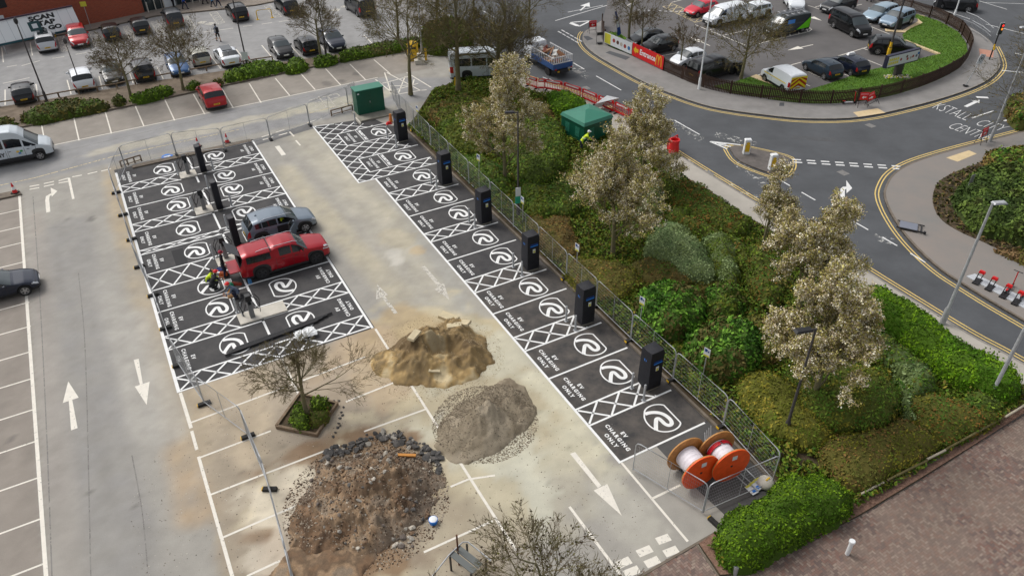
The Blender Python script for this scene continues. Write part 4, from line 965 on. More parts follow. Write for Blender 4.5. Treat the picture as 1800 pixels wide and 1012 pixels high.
car('parked_car', 'suv', P_['charcoal'], 'dark car at the top edge above the black passenger van', 'car', (1474, 8), lf, group=LG)
car('parked_car', 'estate', P_['lightblue'], 'pale blue estate car with roof rails, farther of two blue cars', 'car', (1547, 22), lf+.1, group=LG, rails=True)
car('parked_car', 'suv', P_['steel'], 'steel blue car beside the beige kerb, nearer of two blue cars', 'car', (1577, 33), lf+.1, group=LG)
car('parked_car', 'suv', P_['black'], 'black car behind the billboard with a leaning post beside it', 'car', (1570, 82), head((1460, 104), (1500, 92))-.85, group=LG)
cv = car('utility_van', 'smallvan', P_['white'], 'white utility van with red and yellow chevrons on its tail', 'van', (1376, 135), head((1480, 150), (1412, 116))-.05, z=.85, rear_glass=False)
car('parked_car', 'hatch', P_['teal'], 'dark teal car parked beside the white chevron van', 'car', (1446, 117), head((1480, 150), (1412, 116)), group=LG)
dc = car('driving_school_car', 'hatch', P_['navy'], 'dark blue hatchback with a white roof sign', 'car', (1492, 111), head((1480, 150), (1412, 116)), group=LG)
car('passing_car', 'suv', P_['charcoal'], 'dark car driving on the ring road at the top right edge', 'car', (1681, 5), head((1740, 12), (1640, 0)), z=.7)
# roof sign, rack, chevrons, livery
b = MB(); b.box((0, 0, 1.6), (.28, .9, .2), taper=.7); b.build('roof_sign', mat('sign_white', (.8, .8, .8), .5), dc)
b = MB()
for x in (-1.6, -.8, 0, .8):
    b.tube((x, -.8, 2.05), (x, .8, 2.05), .03, n=6)
b.tube((-1.9, .75, 2.05), (1.1, .75, 2.05), .025, n=6); b.tube((-1.9, -.75, 2.05), (1.1, -.75, 2.05), .025, n=6); b.tube((-2.0, .2, 2.12), (1.2, .2, 2.12), .06, n=8); b.tube((-2.0, -.2, 2.12), (1.0, -.2, 2.12), .06, n=8)
b.build('roof_rack', M['alloy'], gv)
for sg in (-1, 1):
    b = MB(); y = sg*.985
    b.add([(-2.3, y, .45), (-.5, y, .45), (-1.3, y, .9), (-2.35, y, 1.6)], [(0, 1, 2, 3)]); b.build('green_stripe', mat('lime_vinyl', srgb(110, 214, 20), .5), gv)
    b = MB(); b.add([(.9, y*.985, 1.2), (-.1, y*.985, 1.2), (-.1, y*.965, 1.6), (.9, y*.965, 1.6)], [(0, 1, 2, 3)]); b.build('logo_panel', mat('blue_vinyl', srgb(70, 140, 220), .5), gv)
b = MB(); x = -2.235
cols_ = (mat('chevron_red', srgb(176, 40, 30), .4), mat('chevron_yellow', srgb(240, 214, 40), .4))
for k in range(7):
    z0 = .3+k*.22
    for sg in (-1, 1):
        z_ = lambda z: min(max(z, .48), 1.62)
        b.add([(x, 0, z_(z0+.55)), (x, sg*.8, z_(z0)), (x, sg*.8, z_(z0+.22)), (x, 0, z_(z0+.77))], [(0, 1, 2, 3)], k % 2)
b.build('chevron_panel', list(cols_), cv)
b = MB()
for sg in (-1, 1): b.box((-.1, sg*.932, .95), (3.2, .006, .08))
b.build('side_stripe', cols_[1], cv)
for mbx, word in ((mbus, 'ACADEMY'),):
    q = MB()
    for sg in (-1, 1):
        text_mb(q, word, .42, (-.9 if word else 0, sg*1.05, .93), 0, mat3=Matrix(((-sg, 0, 0), (0, 0, sg), (0, 1, 0))) if False else (Matrix(((1, 0, 0), (0, 0, -1), (0, 1, 0))) if sg < 0 else Matrix(((-1, 0, 0), (0, 0, 1), (0, 1, 0)))), weight=.01)
    q.build('side_lettering', M['plate_t'], mbx)
    b = MB()
    for sg in (-1, 1): b.box((-.2, sg*1.035, .52), (4.4 if True else 3, .02, .2))
    b.build('side_moulding', M['trim'], mbx)
    for k, (cx_, cz_, c_) in enumerate(((.95, 1.02, (225, 190, 60)), (1.05, .88, (70, 130, 190)), (1.2, 1.03, (60, 150, 70)))):
        b = MB(); b.box((cx_, -1.047, cz_), (.17, .008, .14)); b.build('badge', mat('badge_%d' % k, srgb(*c_), .5), mbx)
# SUV door, seats
s_ = SH['suv']; Lq = s_['L']
b = MB(); b.box((.12, 0, .8), (1.3, 1.4, .5)); 
for yy in (-.4, .4): b.box((-.05, yy, 1.05), (.5, .48, .18)); b.box((-.35, yy, 1.32), (.14, .46, .55))
b.build('seat', M['inside'], q4)
dr = MB(); a0 = radians(-58)
hx, hy = .72, -.95
def dpt(t, z, o=0): return (hx-cos(a0)*t*1.1+sin(a0)*o*-1*0, hy+sin(a0)*t*1.1, z)
dr.add([dpt(0, .32), dpt(1, .32), dpt(1, 1.06), dpt(0, 1.03)], [(0, 1, 2, 3)])
dr.v += [(v[0]+.05, v[1]-.03, v[2]) for v in dr.v[:4]]; dr.f += [(7, 6, 5, 4), (0, 4, 5, 1), (1, 5, 6, 2), (2, 6, 7, 3), (3, 7, 4, 0)]; dr.m += [0]*5
door = dr.build('door', P_['bluegrey'], q4)
dg = MB(); dg.add([dpt(.25, 1.07), dpt(1, 1.08), dpt(.95, 1.5), dpt(.55, 1.5)], [(0, 1, 2, 3)]); dg.build('door_window', M['glass'], door)
df = MB(); df.path([dpt(0, 1.04), dpt(.5, 1.51), dpt(.97, 1.52), dpt(1, 1.06)], .025, 6); df.build('door_frame', M['trim'], door)
b = MB(); b.add([(.70, -.938, .36), (-.36, -.938, .36), (-.36, -.937, 1.06), (.70, -.937, 1.06)], [(0, 1, 2, 3)]); b.build('door_opening', M['inside'], q4)
# canopy flap and tailgate on the red pickup
b = MB(); b.box((-2.98, 0, .82), (.62, 1.4, .06)); b.build('tailgate', P_['crimson'], rg)
b = MB(); b.add([(-2.5, -.62, 1.76), (-2.5, .62, 1.76), (-3.12, .66, 2.3), (-3.12, -.66, 2.3)], [(0, 1, 2, 3)]); b.v += [(v[0], v[1], v[2]-.03) for v in b.v[:4]]; b.f += [(7, 6, 5, 4), (0, 4, 5, 1), (1, 5, 6, 2), (2, 6, 7, 3), (3, 7, 4, 0)]; b.m += [0]*5
b.build('canopy_flap', mat('grey_flap', srgb(78, 80, 84), .35), rg)
b = MB(); b.box((-2.66, 0, 1.25), (.03, 1.3, .75)); b.build('load_bay_opening', M['inside'], rg)
b = MB()
for sg in (-1, 1): b.box((.12, sg*.98, .42), (2.0, .14, .05))
b.build('side_step', M['trim'], rg)
b = MB(); b.box((-.80, 0, 1.55), (.035, 1.62, .6)); b.build('canopy_gap', M['trim'], rg)
# tipper truck with a mixed load
tk = thing('tipper_truck', 'blue and white tipper truck with caged sides heaped with scrap, seen from behind', 'truck', (*G(966, 122), 0), head((1005, 118), (940, 82)))
def P1(name, fn, m, par, sm=None): b_ = MB(); fn(b_); return b_.build(name, m, par, smooth=sm)
P1('cab', lambda b: (b.box((2.6, 0, 1.35), (1.5, 1.9, 1.5), taper=.86)), P_['white'], tk)
P1('windscreen', lambda b: b.box((3.32, 0, 1.6), (.04, 1.6, .6)), M['glass'], tk)
P1('chassis', lambda b: b.box((.3, 0, .62), (5.8, .9, .22)), M['trim'], tk)
P1('load_bed', lambda b: (b.box((-.3, 0, .85), (3.9, 2.1, .1)), b.box((-.3, 1.02, 1.1), (3.9, .06, .45)), b.box((-.3, -1.02, 1.1), (3.9, .06, .45)), b.box((-2.24, 0, 1.1), (.06, 2.1, .45))), mat('truck_blue', srgb(48, 84, 138), .5), tk)
def cage(b):
    for y in (-1.05, 1.05):
        for k in range(14): b.box((-2.2+k*.29, y, 1.6), (.05, .03, .6))
        b.box((-.3, y, 1.9), (3.9, .04, .08))
    for k in range(10): b.box((-2.27, -.95+k*.21, 1.62), (.03, .09, .6))
    b.box((-2.27, 0, 1.93), (.04, 2.1, .08)); b.box((-2.27, 0, 1.36), (.04, 2.1, .08))
P1('side_cage', cage, mat('cage_white', srgb(215, 215, 215), .6), tk)
def wl(b):
    for x in (2.4, -1.2):
        for y in (-.9, .9): b.path([(x, y-.12, .38), (x, y+.12, .38)], .38, 18)
for x in (2.4, -1.2):
    for y in (-.9, .9): P1('wheel', lambda b: b.path([(x, y-.12, .38), (x, y+.12, .38)], .38, 18), M['tyre'], tk, 30)
P1('rear_bumper', lambda b: b.box((-2.35, 0, .6), (.1, 1.9, .14)), M['trim'], tk)
P1('rear_marker_board', lambda b: b.box((-2.41, 0, .62), (.02, 1.3, .14)), M['plate_y'], tk)
for y in (-.85, .85): P1('tail_light', lambda b: b.box((-2.4, y, .85), (.03, .2, .1)), M['tail'], tk)
sc_c = [mat('scrap_%d' % k, srgb(*c), .7) for k, c in enumerate([(150, 110, 80), (190, 190, 185), (90, 86, 84), (200, 140, 70), (120, 60, 50), (70, 90, 110)])]
for k in range(34):
    b = MB(); q = Matrix.Rotation(random.uniform(-.6, .6), 3, 'X') @ Matrix.Rotation(random.uniform(-.5, .5), 3, 'Y') @ Matrix.Rotation(random.uniform(0, 3), 3, 'Z')
    x = random.uniform(-2, 1.4); b.box((x, random.uniform(-.8, .8), random.uniform(1.0, 2.0-.12*abs(x))), (random.uniform(.3, 1.2), random.uniform(.1, .5), random.uniform(.05, .3)), mat=q)
    tag(b.build('scrap_piece', random.choice(sc_c), tk), None)
# ================================================================== SITE OBJECTS
def part(name, parent, m, fn, smooth=None, label=None):
    b = MB(); fn(b); o = b.build(name, m, parent, smooth=smooth)
    if label: o['label'] = label
    return o
def at(F, u, v, z=.01): p = F(u, v); return (float(p[0]), float(p[1]), z)
def gxy(px, py, z=0., zz=None): p = G(px, py, z); return (float(p[0]), float(p[1]), z if zz is None else zz)
M['cover'] = mat('charger_cover', srgb(17, 18, 27), .6, noise=.25, scale=3, bump=.5, bscale=4)
M['galv'] = mat('galvanised_steel', srgb(172, 174, 176), .5, .25, noise=.15, scale=4)
M['steelgrey'] = mat('grey_steel', srgb(128, 128, 128), .5, .3)
M['bluev'] = mat('blue_vinyl', srgb(20, 120, 215), .5); M['bluedk'] = mat('dark_blue_vinyl', srgb(20, 60, 130), .5)
M['labely'] = mat('yellow_label', srgb(206, 200, 60), .5); M['labelw'] = mat('white_label', srgb(214, 218, 220), .5)
M['rubber'] = mat('black_rubber', srgb(38, 37, 36), .8, noise=.2, scale=6); M['yel'] = mat('safety_yellow', srgb(222, 178, 30), .6)
M['wood'] = mat('weathered_wood', srgb(120, 102, 82), .9, noise=.3, scale=5)
M['blackm'] = mat('black_metal', srgb(34, 34, 36), .5)
M['redp'] = mat('red_plastic', srgb(206, 22, 26), .45); M['whitep'] = mat('white_plastic', srgb(226, 228, 228), .5)
M['green'] = mat('green_cabinet', srgb(10, 82, 62), .42, noise=.08, scale=.8)
M['greenr'] = mat('green_roof', srgb(48, 122, 100), .4, noise=.07, scale=.8)
M['darkpost'] = mat('dark_post', srgb(66, 62, 62), .55)

# ---- covered chargers, right row
def make_cover(wu, wv, h, twotone=True):
    """bag-like cover; x = along A, y = along B"""
    t = thing('covered_charger', 'x', 'ev charger')
    n = 9; prof = []
    rows = []; zs = [.08, .2, .6, 1.1, 1.6, h-.25, h-.12, h-.03, h]
    rr = random.Random(3)
    for i, z in enumerate(zs):
        k = {7: .92, 8: .45}.get(i, 1.0 if i else .93)
        k *= (1.03 if 1 <= i <= 3 else 1.0); row = []
        pts = []
        for a, b_ in ((-1, -1), (0, -1), (1, -1), (1, 0), (1, 1), (0, 1), (-1, 1), (-1, 0)):
            q = 1.0 if (a == 0 or b_ == 0) else .97
            pts.append((a*wu/2*k*q*(1+.06*(rr.random()-.5)), b_*wv/2*k*q*(1+.06*(rr.random()-.5)), z+(.05*(b_ > 0)+.04*(a > 0))*(i >= 7)+(rr.random()-.5)*.05*(i == 0)))
        rows.append(pts)
    b = MB(); V = [p for r in rows for p in r]; f = []
    for i in range(len(rows)-1):
        for k in range(8): f.append((i*8+k, i*8+(k+1) % 8, (i+1)*8+(k+1) % 8, (i+1)*8+k))
    f.append(tuple(range((len(rows)-1)*8, len(rows)*8))); b.add(V, f); b.build('fabric_cover', M['cover'], t, smooth=28)
    part('base_plinth', t, M['conc_d'], lambda b: b.box((0, 0, .05), (wu*.9, wv*.8, .1)))
    return t
cov = make_cover(.8, .8, 2.42)
X = .415
part('blue_logo_strip', cov, M['bluev'], lambda b: (b.add([(X, -.22, 1.72), (X, .27, 1.74), (X, .31, 1.82), (X, -.22, 1.79)], [(0, 1, 2, 3)])))
m3 = Matrix(((0, 0, 1), (1, 0, 0), (0, 1, 0)))
part('blue_lettering', cov, M['bluedk'], lambda b: b.add([(X, -.22, 1.83), (X, .26, 1.86), (X, .28, 1.93), (X, -.2, 1.91)], [(0, 1, 2, 3)]))
part('warning_label', cov, M['labelw'], lambda b: b.box((X, .03, 1.42), (.012, .17, .26)))
part('warning_panel', cov, M['labely'], lambda b: b.box((X+.008, .03, 1.38), (.008, .12, .15)))
part('round_logo', cov, M['bluev'], lambda b: b.path([(-.02, -.392, 1.82), (-.02, -.402, 1.82)], .09, 14))
cpos = [(-5.0, 4.12, 'black covered charger nearest the tall green cabinet'), (3.15, 4.12, 'black covered charger, second from the tall green cabinet'), (9.2, 4.12, 'black covered charger, third from the tall green cabinet'),
        (15.3, 4.12, 'black covered charger, third from the cable reels'), (21.2, 4.12, 'black covered charger, second from the cable reels'), (27.02, 4.12, 'black covered charger nearest the cable reels')]
for i, (u, v, lb) in enumerate(cpos):
    if i == 0: o = cov; o.location = at(R_, u, v); o.rotation_euler = (0, 0, ANG_A); o['label'] = lb; o['group'] = 'covered chargers along the hedge fence'
    else: o = dup(cov, at(R_, u, v), ANG_A+random.uniform(-.05, .05), lb)
# bollards
bo = thing('steel_bollard', 'x', 'bollard')
part('post', bo, M['galv'], lambda b: b.lathe([(.055, 0), (.055, 1.0), (.045, 1.02)], 12), 40); part('base_plate', bo, M['galv'], lambda b: b.box((0, 0, .008), (.2, .2, .016)))
nth = ['tall green cabinet', 'second covered charger from the green cabinet', 'third covered charger from the green cabinet', 'third covered charger from the reels', 'second covered charger from the reels', 'last covered charger beside the reels']
hs_ = [(-5.9, -4.0), (2.61, 3.6), (8.75, 9.6), (14.75, 15.8), (20.72, 21.65), (26.78, 27.75)]
first = True
for i, (ua, ub) in enumerate(hs_):
    for k, u in enumerate((ua, ub)):
        lb = '%s steel bollard of the pair before the %s' % (('upper', 'lower')[k], ('charger by the tall green cabinet' if i == 0 else nth[i]))
        if first: bo.location = at(R_, u, 3.26); bo['label'] = lb; bo['group'] = 'steel bollards guarding the chargers'; first = False
        else: dup(bo, at(R_, u, 3.26), ANG_A, lb)
# ---- left block chargers
slim = make_cover(.72, .42, 2.1)
lbs = ['slim black cover standing nearest the back fence', 'slim black cover behind the blue-grey SUV row, second from the back', 'slim black cover by the open flap of the red pickup']
for i, (u, v) in enumerate([(3.0, 5.72), (9.1, 5.6), (14.35, 5.6)]):
    if i == 0: slim.location = at(L_, u, v); slim.rotation_euler = (0, 0, ANG_A); slim['label'] = lbs[0]; slim['group'] = 'slim covered chargers in the middle of the left bays'
    else: dup(slim, at(L_, u, v), ANG_A, lbs[i])
pad = None
for i, u in enumerate([3.05, 8.92, 15.9, 22.3]):
    p = at(L_, u, 4.6, .01)
    w_ = 1.0 if i < 3 else 1.9
    b = MB(); b.box((0, 0, .05), (1.0, 1.15 if i < 3 else 2.6, .1)); o = b.build('charger_plinth', M['conc']); o.location = (p[0], p[1], .01) if i < 3 else at(L_, u-.1, 5.2); o.rotation_euler = (0, 0, ANG_A)
    tag(o, ['pale concrete plinth nearest the back fence', 'pale concrete plinth, second from the back fence', 'pale concrete plinth beside the red pickup tailgate', 'long pale concrete plinth above the black pipes'][i], 'plinth', 'concrete plinths of the left bays')
chg = thing('charging_post', 'x', 'ev charger')
part('column', chg, M['steelgrey'], lambda b: b.box((0, 0, .6), (.3, .26, 1.2), taper=.9))
part('head', chg, M['blackm'], lambda b: b.box((0, 0, 1.3), (.34, .34, .34), taper=.85))
def cab_(b):
    for s in (-1, 1):
        b.path([(.05, s*.2, 1.35), (.12, s*.42, 1.1), (.1, s*.5, .7), (.05, s*.42, .45), (0, s*.3, .6), (-.02, s*.2, .9)], .025, 6)
        b.path([(0, s*.15, 1.4), (.1, s*.35, 1.5), (.1, s*.55, 1.1), (.2, s*.45, .3)], .022, 6)
part('charging_cable', chg, M['blackm'], cab_, 40)
part('screen', chg, M['glass'], lambda b: b.box((.155, 0, 1.0), (.01, .16, .22)))
for i, u in enumerate([2.95, 8.85, 15.6, 22.3]):
    lb = ['uncovered charging post with black cables nearest the back fence', 'uncovered charging post with black cables, second from the back fence', 'charging post hidden behind the standing worker', 'charging post on the long plinth behind bare twigs'][i]
    if i == 0: chg.location = at(L_, u, 4.65, .11); chg.rotation_euler = (0, 0, ANG_A); chg['label'] = lb; chg['group'] = 'uncovered charging posts of the left bays'
    else: dup(chg, at(L_, u, 4.65, .11), ANG_A, lb)
for i, (u, v, lb) in enumerate([(2.6, 4.0, 'steel bollard left of the rearmost charging post'), (3.15, 6.4, 'steel bollard right of the rearmost slim cover'), (8.5, 4.0, 'steel bollard left of the second charging post'), (9.2, 6.4, 'steel bollard right of the second slim cover'), (15.2, 4.0, 'steel bollard left of the worker by the pickup'), (21.4, 4.0, 'steel bollard left of the long plinth'), (22.0, 4.2, 'steel bollard at the corner of the long plinth'),
        (5.8, 5.5, 'tall steel bollard between the first two slim covers'), (12.0, 5.5, 'tall steel bollard above the third slim cover'), (18.5, 6.0, 'steel bollard below the red pickup tail'), (18.3, 6.2, 'steel bollard touching the rear wheel of the red pickup')]):
    dup(bo, at(L_, u, v), ANG_A, lb)

# ---- temporary mesh fence panels
def make_panel(w=3.4, h=1.9):
    t = thing('mesh_fence', 'x', 'temporary fence'); rr = .21
    fr = [(0, 0, .12), (0, 0, h-rr), (rr*.3, 0, h-rr*.3), (rr, 0, h), (w-rr, 0, h), (w-rr*.3, 0, h-rr*.3), (w, 0, h-rr), (w, 0, .12)]
    def frame(b):
        b.path(fr, .026, 6); b.tube((0, 0, .22), (w, 0, .22), .022, n=6); b.tube((w/2, 0, .22), (w/2, 0, h), .014, n=5)
    part('frame', t, M['galv'], frame, 50)
    def mesh(b):
        n = 38
        for k in range(1, n):
            x = w*k/n; r = .003
            b.add([(x-r, 0, .22), (x+r, 0, .22), (x+r, 0, h-.02), (x-r, 0, h-.02)], [(0, 1, 2, 3)])
            b.add([(x, -r, .22), (x, r, .22), (x, r, h-.02), (x, -r, h-.02)], [(0, 1, 2, 3)])
        for k in range(1, 8):
            z = .22+(h-.22)*k/8; r = .003
            b.add([(0, 0, z-r), (w, 0, z-r), (w, 0, z+r), (0, 0, z+r)], [(0, 1, 2, 3)]); b.add([(0, -r, z), (w, -r, z), (w, r, z), (0, r, z)], [(0, 1, 2, 3)])
    part('wire_mesh', t, M['galv'], mesh)
    return t
pan = make_panel(); pan_used = [False]
def put_panel(a, b_, lb, grp, z=.0):
    d = np.array(b_)-np.array(a); L = float(np.linalg.norm(d)); rz = math.atan2(d[1], d[0]); sc = (max(.05, (L-.06)/3.4), 1, 1)
    loc = (float(a[0]+d[0]/L*.03), float(a[1]+d[1]/L*.03), z)
    if not pan_used[0]:
        pan.location = loc; pan.rotation_euler = (0, 0, rz); pan.scale = sc; pan['label'] = lb; pan['group'] = grp; pan_used[0] = True
    else: dup(pan, loc, rz, lb, grp, sc)
blk = thing('rubber_block', 'x', 'fence block')
part('block', blk, M['rubber'], lambda b: (b.box((0, 0, .07), (.62, .2, .14), taper=.93), b.box((-.18, 0, .143), (.12, .08, .01)), b.box((.18, 0, .143), (.12, .08, .01))))
part('reflective_end', blk, M['yel'], lambda b: (b.box((-.325, 0, .08), (.03, .17, .1))))
blk_used = [False]
def put_foot(p, rz, lb, z=.0):
    loc = (float(p[0]), float(p[1]), z)
    if not blk_used[0]: blk.location = loc; blk.rotation_euler = (0, 0, rz); blk['label'] = lb; blk['group'] = 'rubber feet under the mesh fences'; blk_used[0] = True
    else: dup(blk, loc, rz, lb, 'rubber feet under the mesh fences')
# right row: along the bed, chainage u
us = [-12.2, -9.3, -5.9, -2.4, 1.0, 4.4, 7.7, 11.0, 14.2, 17.5, 20.6, 23.92, 27.4, 31.0, 34.56]
vs_ = [6.3, 5.8, 5.6, 5.5, 5.45, 5.4, 5.4, 5.35, 5.35, 5.3, 5.3, 5.26, 5.3, 5.36, 5.0]
side_nm = ['beside the tall green cabinet', 'behind the first covered charger', 'between the first two covered chargers', 'behind the second covered charger', 'just below the second covered charger', 'above the third covered charger', 'behind the third covered charger', 'between the third and fourth covered chargers', 'behind the fourth covered charger', 'below the fourth covered charger', 'above the fifth covered charger', 'below the fifth covered charger', 'behind the last covered charger', 'behind the cable reels']
for i in range(14): put_panel(R_(us[i], vs_[i]), R_(us[i+1], vs_[i+1]), 'mesh fence panel %s on the planting bed side' % side_nm[i], 'mesh fence along the planting bed', .1)
put_panel(R_(34.31, 1.37), R_(34.56, 5.0), 'mesh fence panel right of the orange cable reels', 'mesh fence round the cable reels'); put_panel(R_(31.03, .18), R_(34.31, 1.37), 'mesh fence panel left of the orange cable reels', 'mesh fence round the cable reels')
for i in (2, 4, 6, 9, 10, 11, 12, 13): put_foot(R_(us[i], vs_[i]), ANG_B, 'black rubber fence foot %s' % side_nm[min(i, 13)], .1)
put_foot(R_(34.9, 1.5), ANG_A+.1, 'black fence foot at the corner below the orange reels')
# left block fence
lf_ = [(205, 340), (217, 379), (232, 422), (246, 470), (270, 520), (292, 578), (315, 643), (360, 711), (437, 768), (475, 861), (515, 1012), (540, 1120)]
nm_l = ['topmost of the left row', 'second of the left row from the top', 'third of the left row from the top', 'fourth of the left row from the top', 'fifth of the left row from the top', 'sixth of the left row, beside the lower left bays', 'bridging the lowest bay and the yellow-ended foot', 'crossing the bay lines left of the planter', 'standing left of the planter tree, seen end on', 'left of the rubble heap', 'at the bottom edge left of the rubble heap']
for i in range(11): put_panel(G(*lf_[i]), G(*lf_[i+1]), 'mesh fence panel %s' % nm_l[i], 'mesh fence along the left bays')
for i in range(10):
    ang = ANG_B if i < 9 else 0
    put_foot(G(*lf_[i]), ang+pi*0, 'black fence foot of the left fence, %s' % ('at its top end' if i == 0 else ['', 'second from its top', 'third from its top', 'fourth from its top', 'beside the sixth bay text', 'beside the lowest cross hatching', 'above the lowest cross hatching', 'with yellow end on the bare grey bay', 'on the white line left of the planter', 'alone on bare ground left of the rubble heap'][i]), .012)
bk = [(205, 340), (222, 298), (311, 274), (396, 265), (476, 246), (545, 221), (613, 190), (640, 172)]
nm_b = ['closing the upper left corner', 'behind the top left bay', 'behind the slim cover, between two cones', 'right of the second cone', 'spanning the aisle exit', 'left of the timber rail', 'left of the tall green cabinet']
bk2 = [(205, 340), (222, 298), (311, 274), (396, 265), (476, 246), (545, 221), (613, 190), (627, 180)]
for i in range(7): put_panel(G(*bk2[i]), G(*bk2[i+1]), 'mesh fence panel %s' % nm_b[i], 'mesh fence along the access road')
for i in (2, 3, 4, 5): put_foot(G(*bk2[i]), ANG_A, 'black fence foot on the access road side, %s' % ['', '', 'left of the cones', 'with a yellow end right of the cones', 'on the dark trench patch', 'beside the top corner of the cross hatching'][i])

# ---- traffic cones
cone = thing('traffic_cone', 'x', 'traffic cone')
part('base', cone, M['rubber'], lambda b: b.box((0, 0, .03), (.42, .42, .06)))
part('cone_body', cone, M['redp'], lambda b: (b.lathe([(.17, .06), (.125, .28), (.13, .28), (.1, .29)], 16), b.lathe([(.085, .5), (.03, .78), (.02, .79)], 16)), 40)
part('reflective_sleeve', cone, M['whitep'], lambda b: b.lathe([(.128, .28), (.085, .5)], 16), 40)
for i, (p, lb) in enumerate([((349, 258), 'red and white traffic cone behind the rearmost slim cover'), ((400, 251), 'red and white traffic cone right of the rearmost slim cover'), ((27, 339), 'traffic cone on the kerb at the left edge of the picture'), ((440, 113), 'traffic cone at the foot of the lamp post beside the white saloon')]):
    if i == 0: cone.location = gxy(*p); cone['label'] = lb; cone['group'] = 'red and white traffic cones'
    else: dup(cone, gxy(p[0], p[1], .12 if i > 1 else 0), i*.7, lb)

# ---- timber frames / rails lying by the fence
def rail_obj(a, b_, lb, n=4):
    pa, pb = G(*a), G(*b_); d = pb-pa; L = float(np.linalg.norm(d)); t = thing('timber_rail', lb, 'timber rail', (float(pa[0]), float(pa[1]), .0), math.atan2(d[1], d[0]))
    part('rail', t, M['wood'], lambda b: (b.box((L/2, 0, .48), (L, .06, .09)), b.box((L/2, 0, .12), (L, .06, .06))))
    for k in range(n): part('post', t, M['wood'], lambda b: b.box((L*k/(n-1), 0, .25), (.09, .09, .5)))
rail_obj((214, 294), (249, 283), 'dark ladder-like frame leaning by the upper left fence corner'); rail_obj((583, 204), (620, 194), 'weathered timber knee rail left of the tall green cabinet', 3)
# lying blue arrow sign
t = thing('road_sign', 'round blue arrow sign lying on the ground behind the top left bay', 'sign', gxy(294, 276), ANG_B)
part('disc', t, M['bluev'], lambda b: b.lathe([(.42, .02), (.42, .05)], 24)); part('arrow', t, M['whitep'], lambda b: (b.prism([(-.25, -.06), (.05, -.06), (.05, .06), (-.25, .06)], .05, .056), b.prism([(.05, -.18), (.28, 0), (.05, .18)], .05, .056)))

# ---- tall green cabinet and low kiosk
pa, pb = G(631, 206), G(678, 196); hd = math.atan2(*(pb-pa)[::-1]); mid = (pa+pb)/2; nrm = np.array([-sin(hd), cos(hd)])
t = thing('electrical_cabinet', 'tall dark green steel cabinet on a concrete base', 'cabinet', (*(mid+nrm*.6), .12), hd)
part('body', t, M['green'], lambda b: b.box((0, 0, 1.02), (2.38, 1.1, 2.04)))
part('lid', t, M['greenr'], lambda b: b.box((0, .0, 2.08), (2.5, 1.22, .07)))
for sx in (-.6, .6): part('door', t, M['green'], lambda b: b.box((sx, -.556, 1.02), (1.14, .02, 1.92)))
part('handle', t, M['galv'], lambda b: b.box((-.06, -.575, 1.0), (.03, .03, .16))); part('notice', t, M['labelw'], lambda b: b.box((-1.0, -.57, 1.82), (.15, .01, .11)))
b = MB(); b.box((0, 0, .06), (2.9, 2.2, .13)); o = b.build('cabinet_base', M['conc_d']); o.location = (*(mid+nrm*.0), 0); o.rotation_euler = (0, 0, hd); tag(o, 'concrete slab under the tall green cabinet', 'slab')
t = thing('loose_kerb', 'pale kerb stone leaning at the corner of the green cabinet slab', 'kerb stone', (*G(630, 215), .1), head((624, 203), (642, 224))); part('stone', t, M['conc'], lambda b: b.box((0, 0, 0), (1.3, .12, .2)))
dup(bo, gxy(625, 218), 0, 'steel post leaning beside the green cabinet slab')
t = thing('rag_heap', 'red and orange plastic sheeting heaped beside the first covered charger', 'rubbish', gxy(684, 218)); 
part('red_sheet', t, M['redp'], lambda b: b.box((0, 0, .1), (.5, .3, .2), .5, taper=.5)); part('orange_sheet', t, mat('orange_plastic', srgb(214, 130, 60), .6), lambda b: b.box((.1, .4, .35), (.3, .25, .7), .3, taper=.5))
pa, pb, pc = G(1025, 260), G(1076, 242), G(985, 229)
hd = math.atan2(*(pb-pa)[::-1]); W_ = float(np.linalg.norm(pb-pa)); D_ = 2.9; nrm = np.array([-sin(hd), cos(hd)]); ctr = (pa+pb)/2+nrm*D_/2
t = thing('substation_kiosk', 'low green kiosk with a shallow hipped roof in the planting', 'kiosk', (float(ctr[0]), float(ctr[1]), .1), hd)
part('body', t, M['green'], lambda b: b.box((0, 0, .8), (W_*.95, D_*.95, 1.6)))
hw, hd2 = W_/2, D_/2
part('roof', t, M['greenr'], lambda b: (b.add([(-hw, -hd2, 1.62), (hw, -hd2, 1.62), (hw, hd2, 1.62), (-hw, hd2, 1.62), (-hw*.93, -hd2*.93, 1.85), (hw*.93, -hd2*.93, 1.85), (hw*.93, hd2*.93, 1.85), (-hw*.93, hd2*.93, 1.85), (-.15, 0, 2.2), (.15, 0, 2.2)],
     [(0, 1, 5, 4), (1, 2, 6, 5), (2, 3, 7, 6), (3, 0, 4, 7), (4, 5, 9, 8), (6, 7, 8, 9), (5, 6, 9), (7, 4, 8), (3, 2, 1, 0)])))
for cx, cy, wx_, wy_ in ((-.65, -D_*.475-.01, .5, .02), (.65, -D_*.475-.01, .5, .02), (-W_*.475-.01, -.6, .02, .5), (-W_*.475-.01, .6, .02, .5)): part('louvres', t, M['greenr'], lambda b: [b.box((cx, cy, .55+k*.1), (wx_, wy_, .05)) for k in range(8)])
part('door_gap', t, M['green'], lambda b: b.box((0, -D_*.475-.008, .78), (.03, .012, 1.4)))
part('warning_label', t, M['yel'], lambda b: b.box((.75, -D_*.475-.012, 1.42), (.14, .01, .12)))

